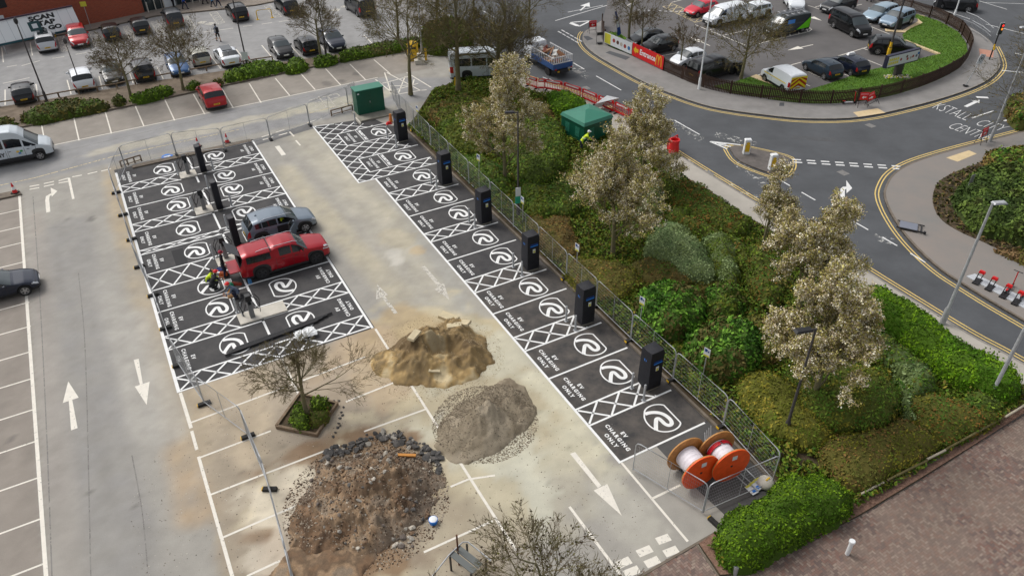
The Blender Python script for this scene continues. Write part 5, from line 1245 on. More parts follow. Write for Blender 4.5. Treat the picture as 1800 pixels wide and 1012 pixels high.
# ---- red plastic pedestrian barriers
bar = thing('pedestrian_barrier', 'x', 'barrier')
def barf(b):
    L = 2.0
    b.path([(0, 0, .12), (0, 0, .9), (.12, 0, 1.0), (L-.12, 0, 1.0), (L, 0, .9), (L, 0, .12), (0, 0, .12)], .045, 8)
    b.box((L/2, 0, .82), (L, .05, .24)); b.box((L/2, 0, .2), (L, .05, .12))
part('frame', bar, M['redp'], barf, 40)
part('slats', bar, M['redp'], lambda b: [b.box((.15+k*.19, 0, .5), (.045, .03, .5)) for k in range(10)])
part('reflective_panel', bar, M['whitep'], lambda b: (b.box((1.0, -.03, .86), (1.5, .012, .1)), b.box((1.0, .03, .86), (1.5, .012, .1))))
part('foot', bar, M['rubber'], lambda b: (b.box((.2, 0, .05), (.1, .5, .1)), b.box((1.8, 0, .05), (.1, .5, .1))))
bp_ = smooth_line(gp([(925, 153), (946, 160), (957, 160), (991, 166), (1023, 177), (1051, 189), (1080, 201), (1107, 213), (1128, 224)]), 1)
for i in range(len(bp_)-1):
    a, b_ = np.array(bp_[i]), np.array(bp_[i+1]); d = b_-a; L = float(np.linalg.norm(d))
    lb = 'red pedestrian barrier, %s in the line beside the main road' % ['leftmost', 'second from the left', 'third from the left', 'fourth from the left', 'fifth from the left', 'sixth from the left', 'seventh from the left', 'last, half hidden by blossom'][i]
    if i == 0: bar.location = (*a, .12); bar.rotation_euler = (0, 0, math.atan2(d[1], d[0])); bar.scale = (L/2.2, 1, 1); bar['label'] = lb; bar['group'] = 'red barriers beside the main road'
    else: dup(bar, (*a, .12), math.atan2(d[1], d[0]), lb, None, (L/2.2, 1, 1))
dup(bar, (*G(1172, 268), .12), head((1172, 268), (1186, 262)), 'red barrier standing alone right of the blossom tree', None, (.55, 1, 1)); 
t = thing('mesh_roll', 'roll of bright red plastic mesh by the kerb right of the blossom tree', 'mesh roll', gxy(1183, 270, 0, .12)); part('roll', t, M['redp'], lambda b: b.lathe([(.38, 0), (.42, .3), (.36, .7), (.4, 1.05), (.3, 1.07), (.3, .6)], 18), 50)
t = thing('fabric_tarp', 'white sheet draped behind the low green kiosk', 'sheet', gxy(1065, 196, 0, .12), .4); part('sheet', t, M['whitep'], lambda b: b.add([(-1.2, -.3, .9), (.9, -.5, 1.1), (1.1, .5, .1), (-.9, .6, .1), (0, .0, 1.3)], [(0, 1, 4), (1, 2, 4), (2, 3, 4), (3, 0, 4)]))

# ---- lamp posts and other posts
def lamp(px, h, lb, headx=(-1, 0), m='darkpost', arm=.55, hm='blackm', r=.07, name='lamp_post', z0=0., hs=(.62, .28, .09), lean=0):
    t = thing(name, lb, 'lamp post', gxy(*px, 0, z0))
    part('post', t, M[m], lambda b: (b.lathe([(r*1.7, 0), (r*1.7, 1.0), (r, 1.15), (r*.65, h)], 12)), 40)
    if arm:
        a = math.atan2(headx[1], headx[0]); dx, dy = cos(a), sin(a)
        part('arm', t, M[m], lambda b: b.tube((0, 0, h-.05), (dx*arm, dy*arm, h), r*.6, n=8))
        part('lamp_head', t, M[hm], lambda b: b.box((dx*(arm+.2), dy*(arm+.2), h+.01), hs, a, taper=.8))
    else: part('lamp_head', t, M[hm], lambda b: b.lathe([(.1, h-.1), (.16, h+.1), (.14, h+.3), (.05, h+.4)], 12))
    if lean: t.rotation_euler = (0, lean, 0)
    return t
lamp((84, 182), 7.0, 'dark lamp post standing left of the first bare tree', arm=0)
lamp((146, 162), 4.5, 'dark post in front of the white car by the knee rail', arm=0, hm='darkpost', r=.05)
l_ = lamp((436, 122), 8.4, 'dark lamp post between the white saloon and the black hatchback, with a white notice', arm=.6)
part('notice_board', l_, M['labelw'], lambda b: b.box((0, -.12, 1.35), (.62, .03, .75)))
lamp((573, 95), 8.5, 'dark lamp post standing right behind the third bare tree', arm=.6)
lamp((742, 95), 8.0, 'pale lamp post among the tall bare trees', m='galv', hm='galv')
l_ = lamp((911, 385), 7.55, 'dark lamp post in the planting above the third covered charger', headx=(-1, -.05), arm=.3)
part('green_notice', l_, mat('teal_sign', srgb(40, 160, 130), .5), lambda b: b.box((0, -.09, 1.5), (.42, .03, .5), .3)); part('white_notice', l_, M['labelw'], lambda b: b.box((0, -.09, 2.1), (.34, .03, .62), .3))
lamp((1378, 768), 6.46, 'dark lamp post leaning over the blossom tree nearest the reels', headx=(-1, -.2), arm=.35, z0=0, hs=(.8, .3, .1))
lamp((1228, 159), 9.6, 'tall white lamp post in front of the picket fence', m='whitep', hm='whitep', z0=.1)
lamp((1655, 571), 7.5, 'tall silver street lamp beside the road with its head over the docked scooters', headx=(1, .1), m='galv', hm='galv', arm=.15, r=.09, z0=.1, hs=(.7, .32, .08))
lamp((1736, 706), 8.6, 'silver lamp post in the bright hedge at the right edge', headx=(1, .5), m='galv', hm='galv', r=.09)
lamp((1739, 251), 8.8, 'thin pale leaning post at the corner of the road by the right edge', m='galv', hm='galv', r=.07, z0=.1)
lamp((1674, 38), 7.5, 'white lamp post behind the far end of the picket fence', m='whitep', hm='whitep', z0=.1)
t = lamp((1560, 101), 7.5, 'dark post with a yellow band beside the billboard', m='darkpost', hm='blackm', r=.1); part('yellow_band', t, M['yel'], lambda b: b.lathe([(.175, 0), (.175, .95), (.12, 1.16), (.11, 1.5)], 12), 40)
# yellow parking notice on poles by the shop
for px, h, lb in [((161, 52), 2.6, 'yellow square notice on a thin pole in front of the brick wall'), ((20, 78), 2.6, 'pale square notice on a thin pole at the left end of the white shelter')]:
    t = thing('parking_sign', lb, 'sign', gxy(px[0], px[1], 0, .1), ANG_B-.2); m_ = 'labely' if px[0] > 100 else 'labelw'
    part('pole', t, M['galv'], lambda b: b.tube((0, 0, 0), (0, 0, h), .03)); part('sign_plate', t, M[m_], lambda b: b.box((0, -.04, h), (.6, .03, .5)))
# small blue charging signs behind the fence
sg = thing('bay_sign', 'x', 'sign')
part('pole', sg, M['galv'], lambda b: b.tube((0, 0, 0), (0, 0, 2.05), .028)); part('sign_plate', sg, M['labelw'], lambda b: b.box((.0, -.035, 1.85), (.34, .02, .5)))
part('blue_symbol', sg, M['bluedk'], lambda b: (b.box((-.05, -.048, 1.98), (.14, .006, .16)), b.box((.08, -.048, 1.94), (.06, .006, .1)))); part('yellow_strip', sg, M['labely'], lambda b: b.box((0, -.048, 1.66), (.3, .006, .1)))
for i, (p, lb) in enumerate([((737, 229), 'small white and blue bay sign on a pole above the first covered charger'), ((843, 318), 'small bay sign on a pole above the second covered charger'), ((919, 395), 'small bay sign on a pole beside the green notice'), ((1013, 480), 'small bay sign on a pole between the fourth and fifth covered chargers'), ((1124, 576), 'small bay sign half sunk in the bright green shrub'), ((1234, 668), 'small bay sign behind the fence right of the last covered charger')]):
    if i == 0: sg.location = gxy(*p); sg.rotation_euler = (0, 0, -.9); sg['label'] = lb; sg['group'] = 'small bay signs behind the mesh fence'
    else: dup(sg, gxy(*p), -.9+random.uniform(-.15, .15), lb)

# ---- cable reels
M['ply'] = mat('reel_plywood', srgb(178, 128, 70), .7, noise=.3, scale=4, detail=8); M['orange'] = mat('reel_orange', srgb(240, 84, 20), .6, noise=.1, scale=4)
def reel(px, lb, rz, cable, rr=.92):
    t = thing('cable_reel', lb, 'cable reel', gxy(*px), rz); ww = 1.05
    def disc(y0, y1, b):
        n = 40; b.path([(0, y0, rr), (0, y1, rr)], rr, n)
    part('flange', t, M['ply'], lambda b: disc(ww/2, ww/2+.06, b), 30, 'bare plywood flange')
    part('flange', t, M['orange'], lambda b: disc(-ww/2-.07, -ww/2-.02, b), 30, 'orange painted flange')
    part('flange_core', t, M['ply'], lambda b: disc(-ww/2-.02, -ww/2+.03, b), 30)
    part('wrapped_drum', t, mat('white_wrap', srgb(222, 216, 222), .5, noise=.08, scale=5), lambda b: [b.path([(0, -ww/2+.06+k*.095, rr), (0, -ww/2+.15+k*.095, rr)], [.52+.012*(k % 2), .53], 26) for k in range(10)], 30)
    def cb(b):
        for k, y in enumerate(cable):
            n = 30; R = .56+.02*(k % 2)
            b.path([(R*cos(a), y+.04*sin(a*.5+k), rr+R*sin(a)) for a in np.linspace(0, 2*pi, n)], .03, 8)
    part('red_cable', t, mat('red_cable', srgb(196, 20, 40), .4), cb, 50)
    part('hub', t, M['blackm'], lambda b: (b.path([(0, -ww/2-.08, rr), (0, -ww/2-.06, rr)], .06, 10)))
    part('label', t, M['labelw'], lambda b: b.add([(-.05, -ww/2-.075, rr+.35), (.2, -ww/2-.075, rr+.35), (.2, -ww/2-.075, rr+.6), (-.05, -ww/2-.075, rr+.6)], [(0, 1, 2, 3)]))
    return t
rz_ = math.atan2(B[1], B[0])
reel((1213, 838), 'cable reel nearer the road markings, orange flange with a wooden back disc', rz_-.08, [-.44, -.36])
reel((1266, 826), 'cable reel nearer the hedge with red cable looped over white wrap', rz_-.12, [-.42, .2, .28, .36, .42])
# signs lying by the reels
for i, (p, r_) in enumerate([((1318, 858), .0), ((1325, 852), .06), ((1333, 846), -.05)]):
    t = thing('bay_sign', ['loose bay sign lying by the reels, lowest of the three', 'loose bay sign lying by the reels, middle of the three', 'loose bay sign lying by the reels, nearest the fence'][i], 'sign', gxy(p[0], p[1], .05), head((1298, 830), (1332, 862))+r_, 'loose bay signs lying by the reels')
    part('pole', t, M['galv'], lambda b: b.tube((-1.3, 0, 0), (.1, 0, 0), .028)); part('sign_plate', t, M['labelw'], lambda b: b.box((.1, 0, .04), (.5, .34, .02))); part('blue_symbol', t, M['bluev'], lambda b: b.box((.2, .02, .054), (.16, .16, .006))); part('yellow_strip', t, M['labely'], lambda b: b.box((-.1, 0, .054), (.1, .3, .006)))
t = thing('sand_bag', 'pale sack slumped in the fence corner by the lying signs', 'sack', gxy(1345, 852), .3); part('sack', t, M['conc'], lambda b: b.lathe([(.3, 0), (.38, .12), (.33, .28), (.1, .36)], 10), 60); part('yellow_tie', t, M['yel'], lambda b: b.box((.05, 0, .38), (.25, .06, .05), .4))
t = thing('steel_rods', 'thin steel rods leaning behind the cable reels', 'rods', gxy(1240, 790), .5); part('rod', t, M['galv'], lambda b: [b.tube((k*.1, 0, .05), (k*.1+.3, .5, .5+.1*k), .02, n=5) for k in range(4)])

# ---- black pipes and sheet on the left bays
for i, (a, b_, off) in enumerate([((398, 632), (612, 560), 0), ((398, 632), (600, 566), .12), ((352, 642), (520, 592), .24), ((345, 650), (560, 578), .36)]):
    pa, pb = L_(24.55+off*.9, 3.2-i*.2), L_(24.15+off*.9, 8.6-.3*i)
    t = thing('duct_pipe', ['black duct pipe, uppermost of the bundle across the lowest bays', 'black duct pipe, second in the bundle', 'black duct pipe, third in the bundle', 'black duct pipe, lowest of the bundle beside the hatching'][i], 'pipe', (*pa, .1), math.atan2(*(pb-pa)[::-1]), 'black duct pipes'); LL = float(np.linalg.norm(pb-pa))
    part('pipe', t, M['blackm'], lambda b: b.tube((0, 0, 0), (LL, 0, 0), .06, n=10), 50)
t = thing('plastic_sheet', 'crumpled white plastic sheet on the black pipes', 'sheet', gxy(538, 591, 0), ANG_B); 
rr = random.Random(5)
def crump(b):
    n = 8; V = []; F = []
    for i in range(n):
        for j in range(n):
            u, v = i/(n-1)-.5, j/(n-1)-.5; V.append((u*1.1+rr.uniform(-.04, .04), v*.8+rr.uniform(-.04, .04), .12+max(0, .22-.5*(u*u+v*v))+rr.uniform(0, .1)))
    for i in range(n-1):
        for j in range(n-1): F.append((i*n+j, (i+1)*n+j, (i+1)*n+j+1, i*n+j+1))
    b.add(V, F)
part('sheet', t, M['whitep'], crump)

# ---- black frame and rusty post at the bottom edge
t = thing('slotted_stand', 'black steel frame with slotted panel cut off by the bottom edge', 'frame', gxy(806, 990), ANG_B+.35)
part('slotted_panel', t, mat('panel_grey', srgb(96, 100, 98), .6), lambda b: [b.box((-.25+k*.32, -.55, .9), (.26, 1.2, .04)) for k in range(2)]); part('rim', t, M['galv'], lambda b: b.path([(-1.6, -.1, .88), (-.4, .06, .95), (.35, .06, .95), (.5, -.1, .95), (.5, -1.3, .9)], .03, 6), 50)
part('leg', t, M['blackm'], lambda b: [b.box((x, y, .45), (.06, .06, .9)) for x, y in ((-.4, 0), (.42, -.1), (.42, -1.1), (-.4, -1.1))])
t = thing('rusty_post', 'thin rusty post standing at the bottom edge by the black frame', 'post', gxy(807, 992), 0); part('post', t, mat('rust', srgb(96, 56, 34), .85, noise=.3, scale=6), lambda b: b.tube((0, 0, 0), (0, 0, 1.9), .035, n=8))

# ---- white bollard on the brick road, metal barrier by the bush
t = thing('white_bollard', 'short white bollard standing on the brick road', 'bollard', gxy(1489, 973, .01)); part('post', t, M['whitep'], lambda b: b.lathe([(.085, 0), (.085, .78)], 16), 40); part('cap', t, M['whitep'], lambda b: b.lathe([(.12, .76), (.12, .84), (.1, .86)], 16), 40)
t = thing('swing_barrier', 'grey tubular barrier arm at the bottom edge beside the round green bush', 'barrier', gxy(1291, 1008), head((1291, 1008), (1340, 983))); part('post', t, M['galv'], lambda b: b.lathe([(.1, 0), (.1, .5)], 12), 40); part('arm', t, M['galv'], lambda b: (b.tube((0, 0, .4), (1.9, 0, .45), .05), b.lathe([(.1, .2), (.1, .6)], 10, (.75, 0, 0))), 40)

# ---- knee rail on the strip and yellow hoop
kr = gp([(-30, 194), (0, 190), (35, 185), (70, 180), (105, 173), (140, 167), (173, 163), (207, 157), (239, 150), (272, 144), (303, 138), (334, 132), (364, 127), (395, 121), (430, 117), (452, 113), (480, 109)])
t = thing('knee_rail', 'long low timber knee rail between the store cars and the strip', 'knee rail', (*kr[0], .1))
loc0 = np.array(kr[0])
for a, b_ in zip(kr[:-1], kr[1:]):
    a, b_ = np.array(a)-loc0, np.array(b_)-loc0; part('rail', t, M['wood'], lambda b: b.tube((*a, .42), (*b_, .42), .06, n=6))
for a in kr: a = np.array(a)-loc0; part('post', t, M['wood'], lambda b: b.box((*a, .2), (.12, .12, .42), .3))
t = thing('hoop_barrier', 'yellow hoop barrier right of the store entrance', 'barrier', gxy(453, 35), head((453, 35), (476, 32))); part('hoop', t, M['yel'], lambda b: b.path([(0, 0, 0), (0, 0, .85), (.12, 0, 1.0), (1.5, 0, 1.0), (1.62, 0, .85), (1.62, 0, 0)], .05, 8), 50); part('foot', t, M['yel'], lambda b: (b.box((0, 0, .02), (.3, .3, .04)), b.box((1.62, 0, .02), (.3, .3, .04))))
t = thing('trolley_bay_rail', 'steel hoop stand right of the dark post by the white car', 'rail', gxy(137, 162), ANG_B-.2); part('hoop', t, M['galv'], lambda b: [b.path([(0, y, 0), (0, y, .85), (.5, y, .95), (.9, y, .85), (.9, y, 0)], .03, 6) for y in (0, .3)], 50)
# yellow cabinets and posts under the big trees
t = thing('grit_bin', 'yellow clothing bank under the tall bare trees', 'recycling bank', gxy(727, 105), .3); part('body', t, M['yel'], lambda b: b.box((0, 0, .75), (1.0, .9, 1.5), taper=.9)); part('hood', t, M['yel'], lambda b: b.lathe([(.62, 1.5), (.45, 1.75), (.1, 1.85)], 4, m=0)); part('slot', t, M['blackm'], lambda b: b.box((0, -.44, 1.25), (.5, .02, .16)))
t = thing('white_plinth', 'pale box at the foot of the pale lamp post', 'box', gxy(738, 112), .2); part('box', t, M['conc'], lambda b: (b.box((0, 0, .2), (1.0, .6, .4)), b.box((0, 0, .7), (.4, .3, .6))))
for p, lb in (((749, 106), 'short yellow post beside the pale box'), ((801, 158), 'tall yellow post left of the half hidden minibus')):
    t = thing('yellow_post', lb, 'post', gxy(*p)); part('post', t, M['yel'], lambda b: b.box((0, 0, .6), (.2, .2, 1.2))); part('cap', t, M['blackm'], lambda b: b.box((0, 0, 1.22), (.22, .22, .05)))

# ---- shop
hd_w = head((147, 47), (250, 25)); dw = np.array([cos(hd_w), sin(hd_w)]); t = thing('store_building', 'red brick store with a dark glass entrance front', 'building', (*(G(147, 47)-dw*22), 0), hd_w)
M['brick'] = mat('red_brick', srgb(156, 72, 48), .9)
N = M['brick'].node_tree.nodes; Lk = M['brick'].node_tree.links; tc = N.new('ShaderNodeTexCoord'); mp = N.new('ShaderNodeMapping'); bt_ = N.new('ShaderNodeTexBrick'); mp.inputs['Rotation'].default_value = (radians(90), 0, 0)
bt_.inputs['Color1'].default_value = (*srgb(166, 76, 50), 1); bt_.inputs['Color2'].default_value = (*srgb(142, 62, 42), 1); bt_.inputs['Mortar'].default_value = (*srgb(150, 110, 90), 1); bt_.inputs['Scale'].default_value = 1; bt_.inputs['Brick Width'].default_value = .22; bt_.inputs['Row Height'].default_value = .075; bt_.inputs['Mortar Size'].default_value = .008
Lk.new(tc.outputs['Object'], mp.inputs[0]); Lk.new(mp.outputs[0], bt_.inputs['Vector']); Lk.new(bt_.outputs[0], N['Principled BSDF'].inputs['Base Color'])
ax = np.array([cos(t.rotation_euler.z), sin(t.rotation_euler.z)]); oo = np.array(t.location[:2])
def along(px): return float((G(*px)-oo)@ax)
xe = along((262, 28))
part('brick_wall', t, M['brick'], lambda b: b.box((xe/2-10, 1.5, 3.), (xe+20, 3, 6.)))
part('recess', t, M['blackm'], lambda b: b.box((xe*.33, -.005, 4.2), (xe*.42, .05, 1.6)))
part('low_roof', t, M['brick'], lambda b: b.box((xe/2-14, .4, 2.2), (1, .5, 1)))
M['storeglass'] = mat('store_glass', srgb(40, 52, 54), .08, spec=.8)
part('glass_front', t, M['storeglass'], lambda b: b.box((xe+6.6, 1.2, 2), (13.2, 2, 4)))
for k in range(8): part('mullion', t, M['steelgrey'], lambda b: b.box((xe+.4+k*1.75, .16, 2), (.1, .1, 4)))
part('lintel', t, M['steelgrey'], lambda b: b.box((xe+6.6, .1, 4.1), (13.2, .5, .3)))
part('grey_wall', t, M['conc_d'], lambda b: b.box((xe+18, 1.8, 2), (9.4, 2.6, 4)))
part('poster', t, M['labelw'], lambda b: b.box((xe+3.1, .13, 1.2), (1.4, .03, 2.2)))
# trolley shelter
e1 = G(143, 47, 1.1); t = thing('trolley_shelter', 'white panelled lean-to shelter in front of the brick wall', 'shelter', (*(e1-dw*20), .0), hd_w); SD = float((G(147, 47)-e1)@np.array([-dw[1], dw[0]]))*0+1.0; SZ = 2.96
ax = np.array([cos(t.rotation_euler.z), sin(t.rotation_euler.z)]); oo = np.array(t.location[:2]); xr = 20.
part('roof_panel', t, M['whitep'], lambda b: b.add([(-3, 0, 1.1), (xr, 0, 1.1), (xr, SD, SZ), (-3, SD, SZ), (-3, 0, 1.05), (xr, 0, 1.05), (xr, SD, SZ-.05), (-3, SD, SZ-.05)], [(0, 1, 2, 3), (7, 6, 5, 4), (0, 4, 5, 1), (1, 5, 6, 2)]))
def seams(b):
    x = -2.5
    while x < xr: b.add([(x, 0, 1.104), (x+.03, 0, 1.104), (x+.03, SD, SZ+.004), (x, SD, SZ+.004)], [(0, 1, 2, 3)]); x += .95
part('panel_seam', t, mat('seam', srgb(170, 176, 180), .6), seams)
part('eaves_beam', t, mat('teal_beam', srgb(24, 74, 84), .5), lambda b: b.box((xr/2-1.5, -.03, 1.0), (xr+3, .1, .2)))
part('ridge_beam', t, mat('purple_beam', srgb(60, 44, 62), .5), lambda b: b.box((xr/2-1.5, SD-.06, SZ+.08), (xr+3, .12, .14)))
for k in range(7): part('post', t, M['galv'], lambda b: b.box((-.5+k*xr/6.2, .05, .5), (.07, .07, 1.0)))
sl_ = Vector((0, SD, SZ-1.1)).normalized(); mS = Matrix(((1, 0, 0), (0, sl_.y, -sl_.z), (0, sl_.z, sl_.y)))
def onroof(x, k): return (x, SD*k, 1.1+(SZ-1.1)*k+.014)
xl = lambda px: float((G(px, 50, 2.)-e1)@dw)+20
def lett(b):
    for s_, k, sz in (('SCAN', .78, .62), ('TAP', .5, .62), ('& GO', .23, .55)): text_mb(b, s_, sz, onroof(xl(91)+(.7-k)*.8, k), 0, mat3=mS, weight=.035, sx=1.5)
part('lettering', t, M['plate_t'], lett)
p = onroof(xl(67), .45); part('picture_panel', t, mat('teal_dark', srgb(20, 64, 66), .5), lambda b: b.box(p, (1.1, .95, .02), mat=mS)); part('picture_centre', t, M['labelw'], lambda b: b.box((p[0], p[1], p[2]+.014), (.5, .45, .02), mat=mS))
t = thing('yellow_post', 'thin yellow post between the silver and the red car', 'post', gxy(99, 68, 0, .12)); part('post', t, M['yel'], lambda b: b.tube((0, 0, 0), (0, 0, 1.3), .06)); part('cap', t, M['yel'], lambda b: b.lathe([(.08, 1.28), (.04, 1.36)], 8))
for i, p in enumerate([(262, 24), (275, 20), (290, 16), (322, 10), (340, 8), (352, 6)]):
    t = thing('store_bollard', 'x', 'bollard', gxy(p[0], p[1], 0, .12)); t['label'] = 'pale post in front of the store glass, %s from the left' % ['first', 'second', 'third', 'fourth', 'fifth', 'sixth'][i]; t['group'] = 'pale posts at the store entrance'
    part('post', t, M['conc'], lambda b: b.tube((0, 0, 0), (0, 0, 1.1), .06)); part('cap', t, M['conc'], lambda b: b.lathe([(.07, 1.08), (.03, 1.15)], 8))

# ---- picket fence of the restaurant: one thing per straight run, pickets inside its mesh
M['picket'] = mat('brown_picket', srgb(58, 39, 28), .85, noise=.2, scale=2)
runs = [lot[0:2], [lot[3], lot[4], lot[5], lot[6]], [lot[6], lot[7], lot[8], lot[9]], [lot[9], lot[10], lot[11], lot[12]], [lot[12], lot[13], lot[14], lot[15]], [lot[15], lot[16], lot[17]], [lot[17], lot[18], lot[19]]]
rn = ['short return at the road corner', 'right of the red entrance banner', 'behind the two red diversion signs', 'below the billboard', 'round the right tip of the lawn', 'above the lawn facing the ring road', 'at the top edge beside the blue cars']
for q, pts in enumerate(runs):
    P = smooth_line(gp(pts), 6); o0_ = np.array(P[0]); P = [np.array(p)-o0_ for p in P]
    t = thing('picket_fence', 'brown picket fence %s' % rn[q], 'fence', (*o0_, .1)); ds = [0]
    for i in range(len(P)-1): ds.append(ds[-1]+float(np.linalg.norm(P[i+1]-P[i])))
    def pos(s):
        i = min(max(np.searchsorted(ds, s)-1, 0), len(P)-2); k = (s-ds[i])/(ds[i+1]-ds[i]+1e-9); d = P[i+1]-P[i]; return P[i]+d*k, math.atan2(d[1], d[0])
    def pk(b):
        s = .05
        while s < ds[-1]: p, a = pos(s); b.box((p[0], p[1], .62), (.1, .022, 1.12), a); s += .145
    part('pickets', t, M['picket'], pk)
    def rl_(b):
        for i in range(len(P)-1):
            d = P[i+1]-P[i]; a = math.atan2(d[1], d[0]); c = (P[i]+P[i+1])/2; n_ = np.array([-sin(a), cos(a)])*.035
            for z in (.3, .95): b.box((c[0]+n_[0], c[1]+n_[1], z), (float(np.linalg.norm(d)), .04, .08), a)
    part('rails', t, M['picket'], rl_)
    s = 0
    while s <= ds[-1]+.01:
        p, a = pos(min(s, ds[-1])); part('post', t, M['picket'], lambda b: b.box((p[0]-sin(a)*.07, p[1]+cos(a)*.07, .6), (.1, .1, 1.25), a)); s += 2.6
# banners
def banner(a, b_, z0, z1, name, lb):
    pa, pb = G(*a), G(*b_); d = pb-pa; L = float(np.linalg.norm(d)); t = thing(name, lb, 'banner', (*pa, .1), math.atan2(d[1], d[0])); return t, L
Mb = Matrix(((1, 0, 0), (0, 0, -1), (0, 1, 0)))
t, L = banner((1111, 101), (1165, 127), 0, 1.3, 'entrance_banner', 'red banner reading Entrance with yellow arrow and golden arches')
part('cloth', t, M['redp'], lambda b: b.box((L/2, -.04, .75), (L, .03, 1.25)))
def mcd(b):
    for s in (-1, 1): ribbon_v = smooth_line([(L*.855+s*.0, .35), (L*.855+s*.03, .8), (L*.855+s*.13, 1.2), (L*.855+s*.22, 1.25), (L*.855+s*.31, 1.1), (L*.855+s*.37, .7), (L*.855+s*.40, .3)], 4); a_ = offset_line(ribbon_v, -.05); c_ = offset_line(ribbon_v, .05); n = len(ribbon_v); b.add([(x, -.062, z) for x, z in a_]+[(x, -.062, z) for x, z in c_], [(i, i+1, n+i+1, n+i) for i in range(n-1)])
part('arches_logo', t, M['yel'], mcd)
part('arrow', t, M['yel'], lambda b: b.add([(x, -.062, z) for x, z in ((.2, .78), (.55, 1.15), (.55, .95), (.95, .95), (.95, .6), (.55, .6), (.55, .4))], [(0, 1, 2, 6), (2, 3, 4, 5)]))
part('lettering', t, M['whitep'], lambda b: text_mb(b, 'Entrance', .72, (L*.5, -.064, .78), 0, mat3=Mb, weight=.02, sx=.92))
t, L = banner((1062, 79), (1110, 100), 0, 1.2, 'menu_banner', 'long white and yellow menu banner left of the red banner')
part('cloth', t, M['labelw'], lambda b: b.box((L/2, -.04, .7), (L, .03, 1.1))); part('yellow_panel', t, M['labely'], lambda b: b.box((L*.13, -.058, .7), (L*.22, .01, 1.0)))
for k, (x, c) in enumerate([(.36, (150, 50, 40)), (.5, (90, 60, 50)), (.63, (180, 170, 160)), (.76, (150, 60, 50)), (.9, (60, 110, 160))]): part('food_picture', t, mat('food_%d' % k, srgb(*c), .6), lambda b: b.path([(L*x, -.056, .75-.03*k), (L*x, -.064, .75-.03*k)], .2, 10))
# billboard
t = thing('billboard', 'wide menu billboard on a dark stand in the lawn', 'billboard', gxy(1578, 133, .1), head((1546, 125), (1620, 106))+.0)
part('stand', t, M['darkpost'], lambda b: b.box((0, .1, .55), (.9, .3, 1.1))); Lb2 = 4.3
part('panel_frame', t, mat('bb_frame', srgb(38, 38, 60), .5), lambda b: b.box((0, .1, 1.62), (Lb2, .34, 1.15)))
part('poster', t, M['labelw'], lambda b: b.box((0, -.08, 1.62), (Lb2-.25, .03, .95)))
part('yellow_lettering', t, mat('bb_yellow', srgb(226, 214, 70), .5), lambda b: [b.box((-1.85+c_*.27, -.1, 1.78-r_*.34), (.2, .012, .24)) for r_ in range(2) for c_ in range(5)])
for k, (x, z, c) in enumerate([(-.35, 1.6, (150, 60, 60)), (.4, 1.75, (100, 60, 50)), (.55, 1.5, (170, 60, 50)), (.95, 1.55, (170, 160, 150)), (1.25, 1.62, (150, 70, 50)), (1.7, 1.6, (90, 90, 110)), (1.9, 1.8, (50, 110, 180))]): part('food_picture', t, mat('bbfood_%d' % k, srgb(*c), .6), lambda b: b.path([(x, -.095, z), (x, -.103, z)], .13, 10))
t = thing('flower_bed', 'patch of pale stones and yellow flowers at the foot of the billboard', 'stones', gxy(1578, 136, .1)); rr = random.Random(9)
part('stones', t, [M['conc'], M['labely']], lambda b: [b.box((rr.uniform(-1.2, 1.2), rr.uniform(-.3, .4), .05), (.14, .12, .1), rr.random(), m=int(rr.random() < .3)) for _ in range(70)])['kind'] = 'stuff'
# flag
t = thing('feather_flag', 'blue feather flag on a short pole at the road corner of the lot', 'flag', gxy(1085, 75, .1)); part('pole', t, M['galv'], lambda b: b.tube((0, 0, 0), (-.5, 0, 3.2), .02)); part('cloth', t, [M['bluedk'], M['redp'], M['labelw']], lambda b: (b.add([(0, 0, .6), (.35, .05, .9), (.05, .1, 2.1), (-.22, .02, 2.0)], [(0, 1, 2, 3)], 0), b.add([(-.22, .02, 2.0), (.05, .1, 2.1), (-.3, .1, 3.1), (-.46, .02, 3.1)], [(0, 1, 2, 3)], 0), b.add([(-.1, -.02, 1.5), (.1, .0, 1.6), (.0, .0, 2.2), (-.2, -.02, 2.1)], [(0, 1, 2, 3)], 2)))
# red A-frame diversion signs
def aframe(px, lb, rz, flip=False, z=.12, tilt=0):
    t = thing('diversion_sign', lb, 'road sign', gxy(px[0], px[1], 0, z), rz); t.rotation_euler = (0, tilt, rz)
    part('frame', t, M['blackm'], lambda b: [b.tube((x, y, 0), (x*.9, 0, 1.25), .02, n=5) for x in (-.42, .42) for y in (-.25, .25)]+[b.tube((-.4, 0, .3), (.4, 0, .3), .02, n=5)])
    part('sign_plate', t, M['redp'], lambda b: b.box((0, -.04, .95), (.78, .03, .66))); part('arrow', t, M['whitep'], lambda b: (b.box((.06*(1 if not flip else -1), -.06, .85), (.26, .012, .08)), b.add([(-.18*(1 if not flip else -1), -.067, .85), (-.02*(1 if not flip else -1), -.067, .99), (-.02*(1 if not flip else -1), -.067, .71)], [(0, 1, 2)])))
    part('lettering_band', t, mat('pale_red', srgb(226, 120, 130), .5), lambda b: b.box((0, -.06, 1.13), (.66, .01, .12))); return t
aframe((1513, 190), 'red diversion sign standing level in front of the picket fence', .05); aframe((1534, 188), 'red diversion sign tilted on one corner, right of the level one', .1, True, tilt=-.5)
aframe((1041, 60), 'red sign on a black frame at the road corner of the lot', .25); aframe((1722, 254), 'red sign at the foot of the thin leaning post', .6, z=.12)
t = thing('sign_frame', 'empty black sign frame beside the road corner picket fence', 'sign frame', gxy(1054, 78, .12), .2); part('frame', t, M['blackm'], lambda b: (b.path([(-.35, 0, 0), (-.35, 0, 1.2), (.35, 0, 1.2), (.35, 0, 0)], .025, 5), b.box((0, 0, 1.05), (.6, .03, .3)), b.box((0, 0, .12), (.5, .3, .12))))
